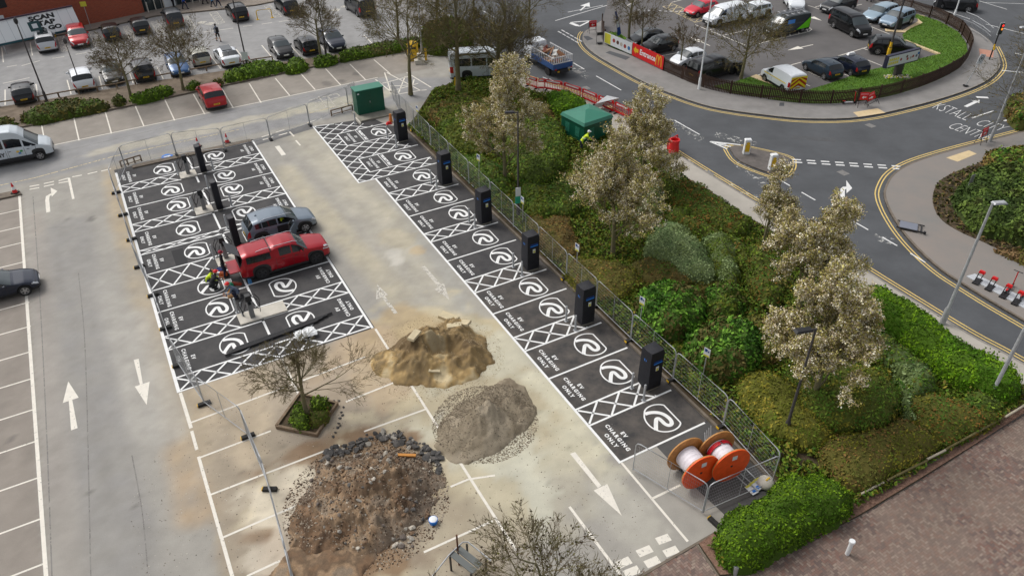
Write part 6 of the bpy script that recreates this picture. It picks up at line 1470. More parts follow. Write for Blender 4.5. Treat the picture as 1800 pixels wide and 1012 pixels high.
t = thing('speed_sign', 'square 30 speed sign on a pole at the tip of the pavement', 'road sign', gxy(1697, 152, .12), .3); t.rotation_euler = (0, .25, .3)
part('pole', t, M['galv'], lambda b: b.tube((0, 0, 0), (0, 0, 2.6), .04)); part('sign_plate', t, M['labelw'], lambda b: b.box((0, -.06, 2.5), (.62, .03, .85))); part('ring', t, M['blackm'], lambda b: b.path([(.25*cos(a), -.08, 2.55+.25*sin(a)) for a in np.linspace(0, 2*pi, 18)], .025, 4)); part('number', t, M['plate_t'], lambda b: text_mb(b, '30', .3, (0, -.082, 2.55), 0, mat3=Mb, weight=.01)); part('foot', t, M['blackm'], lambda b: b.box((0, 0, .06), (.4, .3, .12)))
# traffic light
t = thing('traffic_light', 'traffic light showing red and amber at the road tip', 'traffic light', gxy(1739, 105, .12), .35)
part('pole', t, M['blackm'], lambda b: b.tube((0, 0, 0), (0, 0, 2.6), .06)); part('white_band', t, M['yel'], lambda b: b.tube((0, 0, 1.2), (0, 0, 1.5), .075)); part('housing', t, M['blackm'], lambda b: b.box((0, -.02, 2.95), (.34, .25, 1.0))); part('backing_border', t, M['labelw'], lambda b: b.box((0, .0, 2.95), (.52, .03, 1.15)))
def lampm(n, c, e):
    m = mat(n, c, .3); p_ = m.node_tree.nodes['Principled BSDF']; p_.inputs['Emission Color'].default_value = (*c, 1); p_.inputs['Emission Strength'].default_value = e; return m
for z, n, c, e in ((3.27, 'signal_red', (.9, .04, .03), 1.3), (2.95, 'signal_amber', (.9, .3, .03), 1.0), (2.63, 'signal_green', (.02, .06, .03), 0)): part('signal_lens', t, lampm(n, c, e), lambda b: b.path([(0, -.14, z), (0, -.17, z)], .11, 14))
part('push_button', t, M['yel'], lambda b: b.box((0, -.1, 1.1), (.16, .1, .26)))
# island bollards
ib = thing('keep_left_bollard', 'x', 'bollard'); part('body', ib, M['whitep'], lambda b: b.box((0, 0, .5), (.34, .24, 1.0), taper=.92)); part('cap', ib, M['whitep'], lambda b: b.box((0, 0, 1.03), (.38, .28, .08), taper=.8)); part('yellow_front', ib, M['yel'], lambda b: b.box((0, -.125, .45), (.24, .012, .5))); part('blue_disc', ib, M['yel'], lambda b: b.path([(0, -.12, .8), (0, -.135, .8)], .1, 12))
ib.scale = (1.4, 1.4, 1.12); ib.location = gxy(1311, 270, .13); ib['label'] = 'white and yellow bollard at the left end of the traffic island'; ib['group'] = 'island bollards'; dup(ib, gxy(1356, 297, .13), .2, 'white and yellow bollard at the right end of the traffic island')
# railings at the ring road
for k_, pts in enumerate([[(1693, 38), (1712, 46), (1730, 58), (1741, 68)], [(1704, 54), (1722, 64), (1735, 75)]]):
    P = gp(pts, .1); o0_ = np.array(P[0]); t = thing('guard_rail', ['outer grey pedestrian railing at the tip of the pavement', 'inner grey pedestrian railing at the tip of the pavement'][k_], 'railing', (*o0_, .12))
    P = [np.array(p)-o0_ for p in P]
    part('rail', t, M['galv'], lambda b: (b.path([(*p, 1.0) for p in P], .03, 6), b.path([(*p, .2) for p in P], .02, 6))); part('uprights', t, M['galv'], lambda b: [b.tube((*(P[i]+(P[i+1]-P[i])*q), .0), (*(P[i]+(P[i+1]-P[i])*q), 1.0), .012, n=4) for i in range(len(P)-1) for q in np.linspace(0, 1, 9)])
# litter bins
for p, lb in (((1597-20, 50), 'dark litter bin against the leaning post on the lawn edge'), ((1299, 130), 'dark litter bin at the foot of the restaurant tree'), ((1652-5, 15), 'black sack by the ring road fence')):
    t = thing('litter_bin', lb, 'litter bin', gxy(p[0], p[1], .1)); part('body', t, M['blackm'], lambda b: b.box((0, 0, .55), (.55, .55, 1.1), taper=.92)); part('lid', t, M['blackm'], lambda b: b.box((0, 0, 1.14), (.6, .6, .08), taper=.7))

# ---- e-scooters
def scooter(px, lb, rz, full=True, tilt=0., body='redp', z=.13):
    t = thing('electric_scooter' if full else 'scooter_dock', lb, 'scooter' if full else 'scooter dock', gxy(px[0], px[1], 0, z), rz); t.rotation_euler = (tilt, 0, rz)
    if full:
        part('deck', t, M['labelw'] if body == 'white' else M['blackm'], lambda b: b.box((-.1, 0, .16), (.75, .16, .05))); part('stem', t, M['redp'], lambda b: b.tube((.42, 0, .2), (.3, 0, 1.12), .03)); part('handlebar', t, M['blackm'], lambda b: b.tube((.3, -.25, 1.12), (.3, .25, 1.12), .022))
        for x in (-.52, .46): part('wheel', t, M['tyre'], lambda b: b.path([(x, -.03, .12), (x, .03, .12)], .12, 14))
        part('mudguard', t, M['redp'], lambda b: b.box((-.5, 0, .26), (.24, .1, .03)))
    else:
        part('frame', t, M['blackm'], lambda b: (b.path([(-.35, -.12, 0), (.05, -.12, .55), (.05, .12, .55), (-.35, .12, 0)], .03, 6), b.box((-.15, 0, .04), (.7, .34, .08)))); part('head', t, M['redp'], lambda b: b.box((.08, 0, .6), (.2, .34, .14), taper=.8))
    return t
hdv = head((1690, 500), (1712, 480))
dk = gp([(1697, 489), (1712, 485), (1830, 542), (1818, 556)]); b = MB(); b.prism(dk, .12, .17); tag(b.build('dock_platform', mat('pale_steel', srgb(188, 192, 196), .5), None), 'pale steel base strip carrying the docked scooters', 'dock base')
scooter((1718, 497), 'empty red scooter dock, leftmost on the pale base', hdv, False); scooter((1740, 508), 'empty red scooter dock, second from the left', hdv, False); scooter((1765, 521), 'red scooter dock under the first parked scooter', hdv, False); scooter((1786, 533), 'red scooter dock cut by the right edge', hdv, False)
scooter((1772, 512), 'red and black electric scooter parked in the third dock', hdv); scooter((1798, 523), 'electric scooter in the rightmost dock at the picture edge', hdv)
sc = scooter((1492, 185), 'white electric scooter left standing against the picket fence', .05, True, 0, 'white')
# fallen grey sign by the kerb
t = thing('fallen_sign', 'grey sign board lying on its back by the kerb of the right corner', 'sign', gxy(1600, 400, .13), head((1584, 396), (1612, 402))); t.scale = (1.25, 1.25, 1); part('board', t, mat('board_grey', srgb(120, 124, 136), .5), lambda b: b.box((-.1, 0, .1), (.85, .75, .03))); part('frame', t, M['blackm'], lambda b: (b.box((0, .38, .08), (1.3, .04, .06)), b.box((.05, -.38, .1), (1.4, .05, .08)), b.box((.5, 0, .06), (.05, .7, .05)), b.box((.68, -.38, .12), (.1, .12, .14))))
t = thing('cycle_sign', 'small dark sign on a pole in the corner bed shrubs', 'sign', gxy(1688, 357, .1), .5); part('pole', t, M['galv'], lambda b: b.tube((0, 0, 0), (.25, 0, 1.9), .03)); part('sign_plate', t, M['steelgrey'], lambda b: b.box((.25, -.03, 1.8), (.4, .03, .6)))

# ---- fence of the brick road side (timber rail along the litter strip)
for a, b_, lb in (((1508, 873), (1552, 850), 'pale timber rail nearest the round bush'), ((1560, 846), (1628, 812), 'mossy timber rail along the olive shrubs, middle length'), ((1628, 810), (1660, 794), 'bleached timber rail length right of the mossy one'), ((1660, 793), (1760, 738), 'dark timber rail length towards the right edge'), ((1765, 736), (1840, 690), 'bleached timber rail at the right picture edge')):
    pa, pb = G(*a, .3), G(*b_, .3); d = pb-pa; L = float(np.linalg.norm(d)); t = thing('timber_rail', lb, 'timber rail', (*pa, .1), math.atan2(d[1], d[0]), 'timber rails along the leaf litter strip')
    mm_ = mat('bleached_wood', srgb(176, 166, 146), .9, noise=.2, scale=5) if 'leached' in lb or 'pale' in lb else mat('mossy_wood', srgb(96, 88, 52), .9, noise=.3, scale=5)
    part('rail', t, mm_, lambda b: b.tube((0, 0, .32), (L, 0, .32), .055, n=8)); part('post', t, M['wood'], lambda b: (b.tube((0, 0, 0), (0, 0, .34), .05, n=7), b.tube((L, 0, 0), (L, 0, .34), .05, n=7)))
# ================================================================== HEAPS
def heap(name, px, rx, ry, h, ang, m, colf, lb, seed, rough=.3, ridge=.4, st=.06, shape=None):
    cx, cy = G(*px); n1 = int(rx*2.5/st); n2 = int(ry*2.5/st)
    X, Y = np.meshgrid(np.linspace(-rx*1.2, rx*1.2, n1), np.linspace(-ry*1.2, ry*1.2, n2))
    rr = np.hypot(X/rx, Y/ry); wob = (fbm(X*.6+seed, Y*.6, 4, seed)-.5)*.55; rr2 = rr+wob
    base = np.clip(1-rr2, 0, 1)**.85
    nz = (fbm(X*1.1+5, Y*1.1+seed, 5, seed+3, .6)-.5)*ridge*2+(1-np.abs(2*fbm(X*.9, Y*.9+9, 4, seed+7)-1))*ridge*.6
    Z = h*base*(1+nz*1.0)+sstep(1.05, .6, rr2)*(fbm(X*4, Y*4, 4, seed+5)-.5)*rough+.01
    if shape is not None: Z = Z*shape(X, Y)
    Z = np.where(rr2 > 1.0, -.05, np.maximum(Z, .005))
    c, s = cos(ang), sin(ang); V = np.stack([cx+X*c-Y*s, cy+X*s+Y*c, Z], -1).reshape(-1, 3)
    ii = np.arange(n1*n2).reshape(n2, n1); F = np.stack([ii[:-1, :-1], ii[:-1, 1:], ii[1:, 1:], ii[1:, :-1]], -1).reshape(-1, 4)
    keep = (V[F, 2].max(1) > -.04); F = F[keep]
    col = colf(X, Y, Z).reshape(-1, 3); col = np.concatenate([np.clip(col, 0, 1), np.ones((len(col), 1))], 1)
    V[:, 0] -= cx; V[:, 1] -= cy
    o = np_mesh(name, V, F, m, smooth=True, attr={'Col': col}); o.location = (cx, cy, 0); tag(o, lb, 'heap')
    def hz(x, y):
        dx, dy = x-cx, y-cy; lx, ly = dx*c+dy*s, -dx*s+dy*c
        i = int(np.clip((lx+rx*1.2)/(2.4*rx)*(n1-1), 0, n1-1)); j = int(np.clip((ly+ry*1.2)/(2.4*ry)*(n2-1), 0, n2-1)); return float(Z[j, i])
    return o, hz
M['sandm'] = attr_mat('sand_heap', .95, .12, 22, bump=.5); M['gravm'] = attr_mat('gravel_heap', .9, .35, 45, bump=.9); M['rubm'] = attr_mat('rubble_heap', .95, .4, 20, bump=1.0)
def mixc(cols, X, Y, sc, seed):
    n = fbm(X*sc, Y*sc, 5, seed); c = np.zeros(X.shape+(3,)); e = np.linspace(.3, .7, len(cols))
    for k in range(3): c[..., k] = np.interp(n, e, [q[k] for q in cols])
    return c
def sandc(X, Y, Z):
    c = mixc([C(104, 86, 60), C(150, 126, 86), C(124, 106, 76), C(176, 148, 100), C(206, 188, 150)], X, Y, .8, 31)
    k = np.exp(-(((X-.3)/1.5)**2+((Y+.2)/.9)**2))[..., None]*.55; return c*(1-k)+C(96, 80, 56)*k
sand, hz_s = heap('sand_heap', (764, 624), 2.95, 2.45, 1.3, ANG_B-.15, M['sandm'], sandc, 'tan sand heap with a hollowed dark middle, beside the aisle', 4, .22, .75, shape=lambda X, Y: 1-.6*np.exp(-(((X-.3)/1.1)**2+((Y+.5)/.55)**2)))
slabm = mat('clay_slab', srgb(196, 182, 150), .9, noise=.1, scale=3)
for i, (p, sz, rz) in enumerate([((733, 630), (.8, .4, .12), 1.1), ((800, 592), (.8, .45, .12), .2), ((815, 583), (.8, .5, .12), -.4), ((765, 664), (.6, .25, .06), .1), ((790, 572), (1.2, .5, .2), -.6)]):
    g_ = G(*p); b = MB(); b.box((0, 0, 0), sz, 0, taper=.9); o = b.build('clay_slab', slabm); o.location = (g_[0], g_[1], hz_s(*g_)+.05); o.rotation_euler = (random.uniform(-.15, .15), random.uniform(-.2, .2), rz); tag(o, ['pale flat clay slab on the left flank of the sand heap', 'pale clay slab on the right crest of the sand heap', 'pale clay slab at the upper right of the sand heap', 'thin clay slab at the foot of the sand heap', 'pale clay block at the top of the sand heap'][i], 'slab', 'clay slabs on the sand heap')
gravel, hz_g = heap('gravel_heap', (853, 744), 2.9, 1.75, .8, ANG_B+.55, M['gravm'], lambda X, Y, Z: mixc([C(118, 106, 88), C(144, 132, 112), C(132, 120, 100), C(158, 146, 126)], X, Y, 1.1, 41), 'grey brown gravel heap between the sand and the rubble', 9, .09, .55)
def rubc(X, Y, Z):
    c = mixc([C(84, 66, 50), C(128, 102, 78), C(108, 90, 72), C(156, 130, 102), C(134, 118, 100)], X, Y, 1.2, 51); g = sstep(.5, .65, fbm(X*.4+7, Y*.4, 3, 61))[..., None]; return c*(1-g*.5)+C(126, 116, 104)*g*.5
rub, hz_r = heap('rubble_heap', (645, 880), 3.4, 3.0, 1.15, ANG_B+.3, M['rubm'], rubc, 'brown heap of soil and broken rubble at the bottom', 13, .4, .6)
spoil, hz_p = heap('soil_spread', (575, 985), 2.6, 1.6, .22, ANG_B+.3, M['rubm'], rubc, 'low dark spread of wet soil below the rubble heap', 17, .1, .3)
# broken asphalt and stones
def stone_mesh(seed, flat):
    bm = bmesh.new(); bmesh.ops.create_icosphere(bm, subdivisions=1, radius=.5); r_ = random.Random(seed)
    for v in bm.verts: v.co *= r_.uniform(.7, 1.25); v.co.z *= flat
    me = bpy.data.meshes.new('stone'); bm.to_mesh(me); bm.free(); return me
stc = [mat('stone_%d' % i, srgb(*c), .9, noise=.2, scale=5) for i, c in enumerate([(74, 72, 70), (96, 92, 88), (150, 144, 134), (186, 178, 164), (120, 96, 74), (110, 100, 92)])]
stm = []
for k in range(10):
    me = stone_mesh(k, (.35 if k < 5 else .7)); me.materials.append(stc[[0, 0, 1, 2, 0, 3, 2, 5, 4, 1][k]]); stm.append(me)
rs_ = random.Random(21); cnt = 0
def stone(px, py, sc, k, name, lb, grp, cat, zf=None):
    g_ = G(px, py); z = (zf(*g_) if zf else 0); o = bpy.data.objects.new(name, stm[k]); COL.objects.link(o); o.location = (g_[0], g_[1], max(z, 0)+sc*.15); o.rotation_euler = (rs_.uniform(-.6, .6), rs_.uniform(-.6, .6), rs_.uniform(0, 6)); o.scale = (sc*rs_.uniform(.7, 1.3), sc*rs_.uniform(.7, 1.1), sc); return tag(o, lb, cat, grp)
rim = [(565, 812), (575, 800), (580, 795), (590, 792), (600, 788), (612, 784), (625, 778), (640, 772), (650, 768), (662, 766), (676, 764), (690, 767), (700, 770), (712, 773), (722, 779), (735, 783), (745, 788), (755, 795), (764, 803), (770, 815), (772, 830)]
for i in range(150):
    q = rs_.random()*(len(rim)-1); a = rim[int(q)]; b_ = rim[int(q)+1]; t_ = q-int(q); px = a[0]+(b_[0]-a[0])*t_+rs_.gauss(0, 6); py = a[1]+(b_[1]-a[1])*t_+rs_.gauss(3, 6)
    stone(px, py, rs_.uniform(.12, .42), rs_.choice([0, 1, 2, 4, 4, 0, 3, 9]), 'asphalt_chunk', 'broken dark asphalt chunk along the upper rim of the rubble heap', 'asphalt chunks rimming the rubble heap', 'rubble', hz_r)
for i in range(120):
    a = rs_.random()*6.28; r_ = sqrt(rs_.random()); px = 650+r_*cos(a)*112; py = 878+r_*sin(a)*92
    stone(px, py, rs_.uniform(.07, .26), rs_.choice([5, 6, 7, 8, 9, 3, 7, 8]), 'rubble_stone', 'small stone or brick lump on the brown rubble heap', 'stones on the rubble heap', 'rubble', hz_r)
for i in range(26): stone(rs_.uniform(685, 730), rs_.uniform(920, 960), rs_.uniform(.12, .35), rs_.choice([5, 6, 3, 7]), 'pale_rubble', 'pale rubble lump below the right end of the rubble heap', 'pale lumps beside the rubble heap', 'rubble')
for px, py in [(587, 704), (596, 704), (604, 716), (600, 725), (598, 735), (596, 744), (594, 752), (590, 760), (586, 768), (576, 700), (602, 730), (598, 748)]: stone(px, py, .16, 0, 'asphalt_chunk', 'small dark chunk in the line right of the planter', 'dark chunks beside the planter', 'rubble')
# fine stones: nobody could count them
def pebbles(name, lb, f, n, cols, szr):
    P = f(n); n = len(P); s = szr[0]+(szr[1]-szr[0])*rng.random(n)**2
    base = np.array([(1, 0, 0), (0, 1, 0), (-1, 0, 0), (0, -1, 0), (0, 0, .8), (0, 0, -.5)], float); Fs = np.array([(0, 1, 4), (1, 2, 4), (2, 3, 4), (3, 0, 4)])
    V = P[:, None, :]+base[None]*s[:, None, None]*(.6+.8*rng.random((n, 6, 1))); a = rng.random(n)*6.28; d = V-P[:, None]; V[..., 0] = P[:, None, 0]+d[..., 0]*np.cos(a)[:, None]-d[..., 1]*np.sin(a)[:, None]; V[..., 1] = P[:, None, 1]+d[..., 0]*np.sin(a)[:, None]+d[..., 1]*np.cos(a)[:, None]
    F = (Fs[None]+np.arange(n)[:, None, None]*6).reshape(-1, 3); cl = np.array(cols)[rng.integers(0, len(cols), n)]; cl = np.repeat(np.concatenate([cl, np.ones((n, 1))], 1), 6, 0)
    return tag(np_mesh(name, V.reshape(-1, 3), F, M['peb'], k=3, attr={'Col': cl}), lb, 'gravel', kind='stuff')
M['peb'] = attr_mat('pebble', .9, .1, 20, bump=0)
def on_heap(px, rx, ry, hzf):
    def f(n):
        c = G(*px); a = rng.random(n)*6.28; r = np.sqrt(rng.random(n)); x = c[0]+r*np.cos(a)*rx; y = c[1]+r*np.sin(a)*ry; z = np.array([max(hzf(i, j), 0.0) for i, j in zip(x, y)]); return np.stack([x, y, z], 1)
    return f
pebbles('rubble_grit', 'fine stones and grit covering the rubble heap', on_heap((645, 880), 3.5, 3.5, hz_r), 9000, [C(150, 138, 122), C(90, 70, 54), C(176, 164, 146), C(120, 100, 80), C(64, 50, 38)], (.015, .055))
pebbles('gravel_grit', 'loose gravel covering the grey gravel heap', on_heap((853, 742), 2.5, 2.5, hz_g), 9000, [C(158, 146, 126), C(122, 110, 94), C(142, 130, 110), C(106, 96, 80)], (.016, .042))
pebbles('sand_grit', 'loose sand lumps round the sand heap', on_heap((766, 625), 3.6, 3.4, hz_s), 5000, [C(150, 132, 100), C(120, 104, 78), C(184, 170, 140)], (.01, .03))
pebbles('ground_grit', 'grit scattered over the ground round the heaps', on_heap((690, 840), 11, 9, lambda x, y: 0.), 5000, [C(120, 106, 90), C(90, 80, 70), C(190, 182, 168)], (.008, .03))
t = thing('timber_offcut', 'yellowish timber plank lying on top of the rubble heap', 'plank', (*G(716, 812), hz_r(*G(716, 812))+.1), -.05); part('plank', t, mat('new_timber', srgb(190, 130, 60), .8), lambda b: b.box((0, 0, 0), (.85, .14, .07)))
t = thing('paint_pot', 'blue and white tub at the right foot of the rubble heap', 'tub', gxy(762, 918)); part('tub', t, M['bluev'], lambda b: b.lathe([(.16, 0), (.19, .22), (.17, .23)], 16), 40); part('lid', t, M['whitep'], lambda b: b.lathe([(.17, .232), (.15, .245)], 16), 40)
t = thing('helmet', 'small red helmet at the foot of the sand heap', 'helmet', gxy(834, 646)); part('shell', t, M['redp'], lambda b: b.lathe([(.14, 0), (.13, .08), (.06, .14)], 12), 60)

# ================================================================== PLANTS
M['leaf'] = attr_mat('foliage', .7, .0, 5, bump=0, spec=.15); M['twig'] = mat('twig_bark', srgb(92, 76, 58), .9, col2=srgb(112, 106, 66), scale=1.2, detail=4); M['bark'] = mat('trunk_bark', srgb(104, 92, 74), .95, col2=srgb(118, 116, 78), scale=2, bump=.6, bscale=10)
M['under'] = attr_mat('shrub_inside', .95, .3, 14, bump=.6)
def cards(P, N, size, cols, parent, name, weights=None, label=None, asp=1.6, jitter=.9, kind=None):
    n = len(P); a = N+jitter*(rng.random((n, 3))-.5)*2; a /= np.linalg.norm(a, axis=1)[:, None]+1e-9
    t = np.cross(a, rng.normal(size=(n, 3))); t /= np.linalg.norm(t, axis=1)[:, None]+1e-9; b = np.cross(a, t)
    s = (size*(.6+.8*rng.random(n)))[:, None]; t = t*s*asp*.5; b = b*s*.5
    V = np.stack([P-t, P+b*.9-t*.1, P+t, P-b*.9-t*.1], 1)
    cl = np.array(cols)[rng.choice(len(cols), n, p=weights)]; cl = cl*(.8+.4*rng.random((n, 1)))
    col = np.repeat(np.concatenate([cl, np.ones((n, 1))], 1), 4, 0)
    o = np_mesh(name, V.reshape(-1, 3), np.arange(n*4).reshape(n, 4), M['leaf'], parent, attr={'Col': col})
    if kind: o['kind'] = kind
    return o
def shrub(px, h, cols, lb, dens=90, size=.09, name='shrub', cat='shrub', group=None, world=False, ztr=.5, lumps=.35, under=None, edge=1.2, seed=None, asp=1.7, weights=None, lsc=.9):
    """hedge-like mass: a lumpy solid with leaf-sized faces all over it; outline traced at mid height"""
    P = px if world else gp(px, h*ztr); P = smooth_line(P+[P[0]], 3)[:-1]
    seed = seed if seed is not None else int(abs(P[0][0]*37+P[0][1]*11))
    xs = np.array([p[0] for p in P]); ys = np.array([p[1] for p in P]); st = max(.1, min(.22, (xs.max()-xs.min())/40))
    X, Y = np.meshgrid(np.arange(xs.min()-st, xs.max()+2*st, st), np.arange(ys.min()-st, ys.max()+2*st, st))
    ins = in_poly(X, Y, P); d = np.where(ins, d_poly(X, Y, P), 0)
    w_ = d+(fbm(X*1.3, Y*1.3, 3, seed)-.5)*edge*.5
    prof = np.sqrt(np.clip(1-(1-np.clip(w_/edge, 0, 1))**2, 0, 1))
    lum = 1-lumps+lumps*2*(1-np.abs(2*fbm(X*lsc, Y*lsc, 4, seed+3)-1))*.75
    Z = np.where(ins, .05+h*prof*lum, -.3)
    ny_, nx_ = X.shape; x0_, y0_ = float(xs.mean()), float(ys.mean())
    V = np.stack([X-x0_, Y-y0_, Z], -1).reshape(-1, 3); ii = np.arange(nx_*ny_).reshape(ny_, nx_)
    F = np.stack([ii[:-1, :-1], ii[:-1, 1:], ii[1:, 1:], ii[1:, :-1]], -1).reshape(-1, 4); F = F[(V[F, 2].max(1) > 0)]
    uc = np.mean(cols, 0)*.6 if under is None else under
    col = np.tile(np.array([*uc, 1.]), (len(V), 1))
    t = thing(name, lb, cat, (x0_, y0_, .08), 0, group)
    # remap used verts
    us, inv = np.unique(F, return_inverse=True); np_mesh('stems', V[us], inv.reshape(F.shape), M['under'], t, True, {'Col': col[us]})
    gyy, gxx = np.gradient(Z, st); area = np.sqrt(1+gxx**2+gyy**2)*st*st*ins; area = np.clip(area, 0, st*st*6); tot = area.sum(); n = int(min(tot*dens, 60000))
    pr = (area/tot).ravel(); idx = rng.choice(len(pr), n, p=pr); jx = (rng.random(n)-.5)*st; jy = (rng.random(n)-.5)*st
    nx2, ny2 = -gxx.ravel()[idx], -gyy.ravel()[idx]; Nn = np.stack([nx2, ny2, np.ones(n)], 1); Nn /= np.linalg.norm(Nn, axis=1)[:, None]
    zz = np.maximum(Z.ravel()[idx]+jx*gxx.ravel()[idx].clip(-6, 6)+jy*gyy.ravel()[idx].clip(-6, 6), .02)
    PP = np.stack([X.ravel()[idx]-x0_+jx, Y.ravel()[idx]-y0_+jy, zz], 1)+Nn*(rng.random((n, 1))-.25)*size*1.6
    # leaf colour varies in clumps over the plant
    k = fbm(PP[:, 0]*1.1+seed, PP[:, 1]*1.1, 4, seed+9); tt = np.clip((k-.3)/.4, 0, .999)+.35*(rng.random(n)-.5); ci = np.clip((tt*len(cols)).astype(int), 0, len(cols)-1)
    o = cards(PP, Nn, size, cols, t, 'foliage', asp=asp)
    cl = np.array(cols)[ci]*(.72+.56*rng.random((n, 1))); colr_ = np.repeat(np.concatenate([cl, np.ones((n, 1))], 1), 4, 0)
    o.data.color_attributes['Col'].data.foreach_set('color', colr_.astype(np.float32).ravel())
    return t
OL1 = [C(76, 78, 30), C(98, 94, 38), C(114, 102, 46), C(80, 90, 34)]; BR = [C(84, 72, 44), C(112, 90, 54), C(94, 90, 44), C(74, 80, 36)]
DG = [C(46, 58, 22), C(60, 78, 28), C(76, 92, 34), C(66, 70, 28)]; BG = [C(48, 82, 10), C(66, 104, 16), C(88, 124, 24), C(58, 88, 16)]; SG = [C(70, 92, 60), C(92, 114, 78), C(112, 132, 96), C(80, 98, 60)]
LG_ = [C(44, 78, 20), C(68, 112, 30), C(104, 146, 50), C(60, 94, 26), C(82, 78, 40)]; RG = [C(58, 76, 28), C(84, 78, 34), C(104, 74, 38), C(66, 88, 34)]
TG = [C(60, 84, 34), C(84, 104, 44), C(70, 70, 34), C(44, 72, 26)]
def KK(c, k=(1.5, 1.38, 1.15)): return [x*np.array(k) for x in c]
OL1, BR, DG, SG, RG, TG = [KK(q) for q in (OL1, BR, DG, SG, RG, TG)]; SG = KK(SG, (1.25, 1.2, 1.25)); BG = KK(BG, (1.75, 1.55, 1.1)); DG = KK(DG, (1.3, 1.4, 1.)); TG = KK(TG, (1.25, 1.32, 1.)); RG = KK(RG, (1., 1.12, 1.)); LG_ = KK(LG_, (1.15, 1.1, 1.1)); OL1 = KK(OL1, (1.0, 1.16, .9))
# general low growth over the bed: nobody could count it
def ground_cover():
    xs = np.array([p[0] for p in bed]); ys = np.array([p[1] for p in bed]); n = 330000
    c = rng.random((n, 2))*[xs.max()-xs.min(), ys.max()-ys.min()]+[xs.min(), ys.min()]
    k = in_poly(c[:, 0], c[:, 1], bed) & (fbm(c[:, 0]*.7, c[:, 1]*.7, 4, 77) > .25); c = c[k]; dd = d_poly(c[:, 0], c[:, 1], bed); c = c[dd > .25]
    h = .1+.5*fbm(c[:, 0]*.9, c[:, 1]*.9, 3, 5)*rng.random(len(c)); P = np.stack([c[:, 0], c[:, 1], .1+h], 1); N_ = np.tile([0, 0, 1.], (len(P), 1))
    o = cards(P, N_, .12, OL1+BR[2:]+DG+DG+DG+TG+TG, None, 'ground_cover', asp=1.8, jitter=1.2); tag(o, 'low mixed ground cover between the shrubs of the bed', 'ground cover', kind='stuff')
ground_cover()
GB = 'shrubs of the big planting bed'
shrub([(742, 195), (795, 175), (830, 165), (880, 190), (880, 215), (820, 208), (770, 225)], .8, BR+DG, 'brown and green shrub under the tall bare trees', 90, .12, group=GB)
shrub([(775, 215), (810, 200), (850, 215), (870, 260), (830, 275), (785, 262), (770, 235)], .9, DG, 'dark green shrub right of the first covered charger', 110, .11, group=GB)
shrub([(780, 265), (830, 275), (880, 290), (900, 330), (860, 340), (815, 300)], .7, TG, 'mossy green shrub below the blossom tree left of the lamp post', 90, .11, group=GB)
shrub([(890, 215), (930, 205), (975, 215), (1000, 255), (990, 300), (950, 330), (905, 310), (880, 260)], 1.0, DG+TG, 'rounded green shrub left of the low kiosk', 120, .1, group=GB)
shrub([(960, 168), (1000, 168), (1035, 188), (1015, 200), (975, 198)], 1.0, BG, 'bright green hedge clump behind the low kiosk', 110, .1, group=GB)
shrub([(940, 175), (965, 190), (985, 225), (960, 225), (930, 200)], .7, BR, 'reddish brown shrub left of the low kiosk', 90, .1, group=GB)
shrub([(915, 320), (960, 330), (1000, 305), (1030, 300), (1020, 370), (960, 385), (925, 370)], .8, TG+DG, 'low green shrub right of the lamp post notice', 100, .11, group=GB)
shrub([(955, 352), (990, 348), (1005, 370), (985, 385), (955, 375)], .6, BG, 'small bright green shrub at the left foot of the big blossom tree', 110, .1, group=GB)
shrub([(930, 385), (980, 385), (1010, 400), (1020, 450), (980, 460), (940, 430), (925, 405)], .7, BR, 'brown heather mound left of the big blossom tree', 130, .08, group=GB)
shrub([(985, 455), (1030, 455), (1100, 470), (1130, 500), (1080, 530), (1030, 520), (995, 490)], .6, OL1+BR, 'olive and brown mound below the big blossom tree', 120, .08, group=GB)
shrub([(1100, 470), (1150, 450), (1200, 470), (1225, 500), (1180, 510), (1130, 500)], .6, BR+RG, 'rusty brown mound left of the silvery shrub', 120, .08, group=GB)
shrub([(1140, 420), (1165, 395), (1200, 400), (1225, 425), (1255, 465), (1255, 495), (1215, 500), (1170, 470), (1130, 445)], 1.0, SG, 'large silvery green clipped shrub in the middle of the bed', 200, .075, group=GB, lumps=.15)
shrub([(1232, 425), (1260, 412), (1290, 425), (1300, 470), (1300, 510), (1265, 500), (1245, 455)], 1.0, SG+DG, 'silvery green clipped shrub right of the largest one', 200, .075, group=GB, lumps=.15)
shrub([(1130, 330), (1165, 325), (1160, 390), (1135, 400), (1120, 370)], .9, SG+DG, 'grey green shrub between the two big blossom trees', 130, .09, group=GB)
shrub([(1170, 300), (1205, 315), (1300, 375), (1320, 400), (1290, 420), (1230, 395), (1180, 360), (1150, 320)], .9, DG+RG, 'long dark green hedge along the near pavement, upper part', 130, .1, group=GB)
shrub([(1180, 360), (1230, 390), (1300, 425), (1330, 460), (1310, 480), (1260, 430), (1200, 405), (1165, 385)], .8, RG+DG, 'mixed green and rust hedge just below the pavement hedge', 120, .1, group=GB)
shrub([(1118, 518), (1150, 505), (1200, 508), (1235, 525), (1240, 560), (1205, 590), (1150, 585), (1115, 555)], 1.2, LG_, 'vivid green laurel around the half sunk bay sign', 120, .13, group=GB)
shrub([(1230, 510), (1270, 500), (1310, 520), (1300, 560), (1250, 560)], 1.1, LG_+DG, 'mid green laurel above the vivid one', 120, .12, group=GB)
shrub([(1205, 590), (1250, 568), (1300, 565), (1335, 590), (1340, 630), (1300, 665), (1240, 655), (1205, 625)], 1.3, LG_, 'vivid green laurel behind the last fence panels', 120, .13, group=GB)
shrub([(1300, 560), (1345, 560), (1370, 620), (1340, 640), (1315, 600)], .9, DG+BR, 'dark shrub between the laurel and the nearest blossom tree', 100, .11, group=GB)
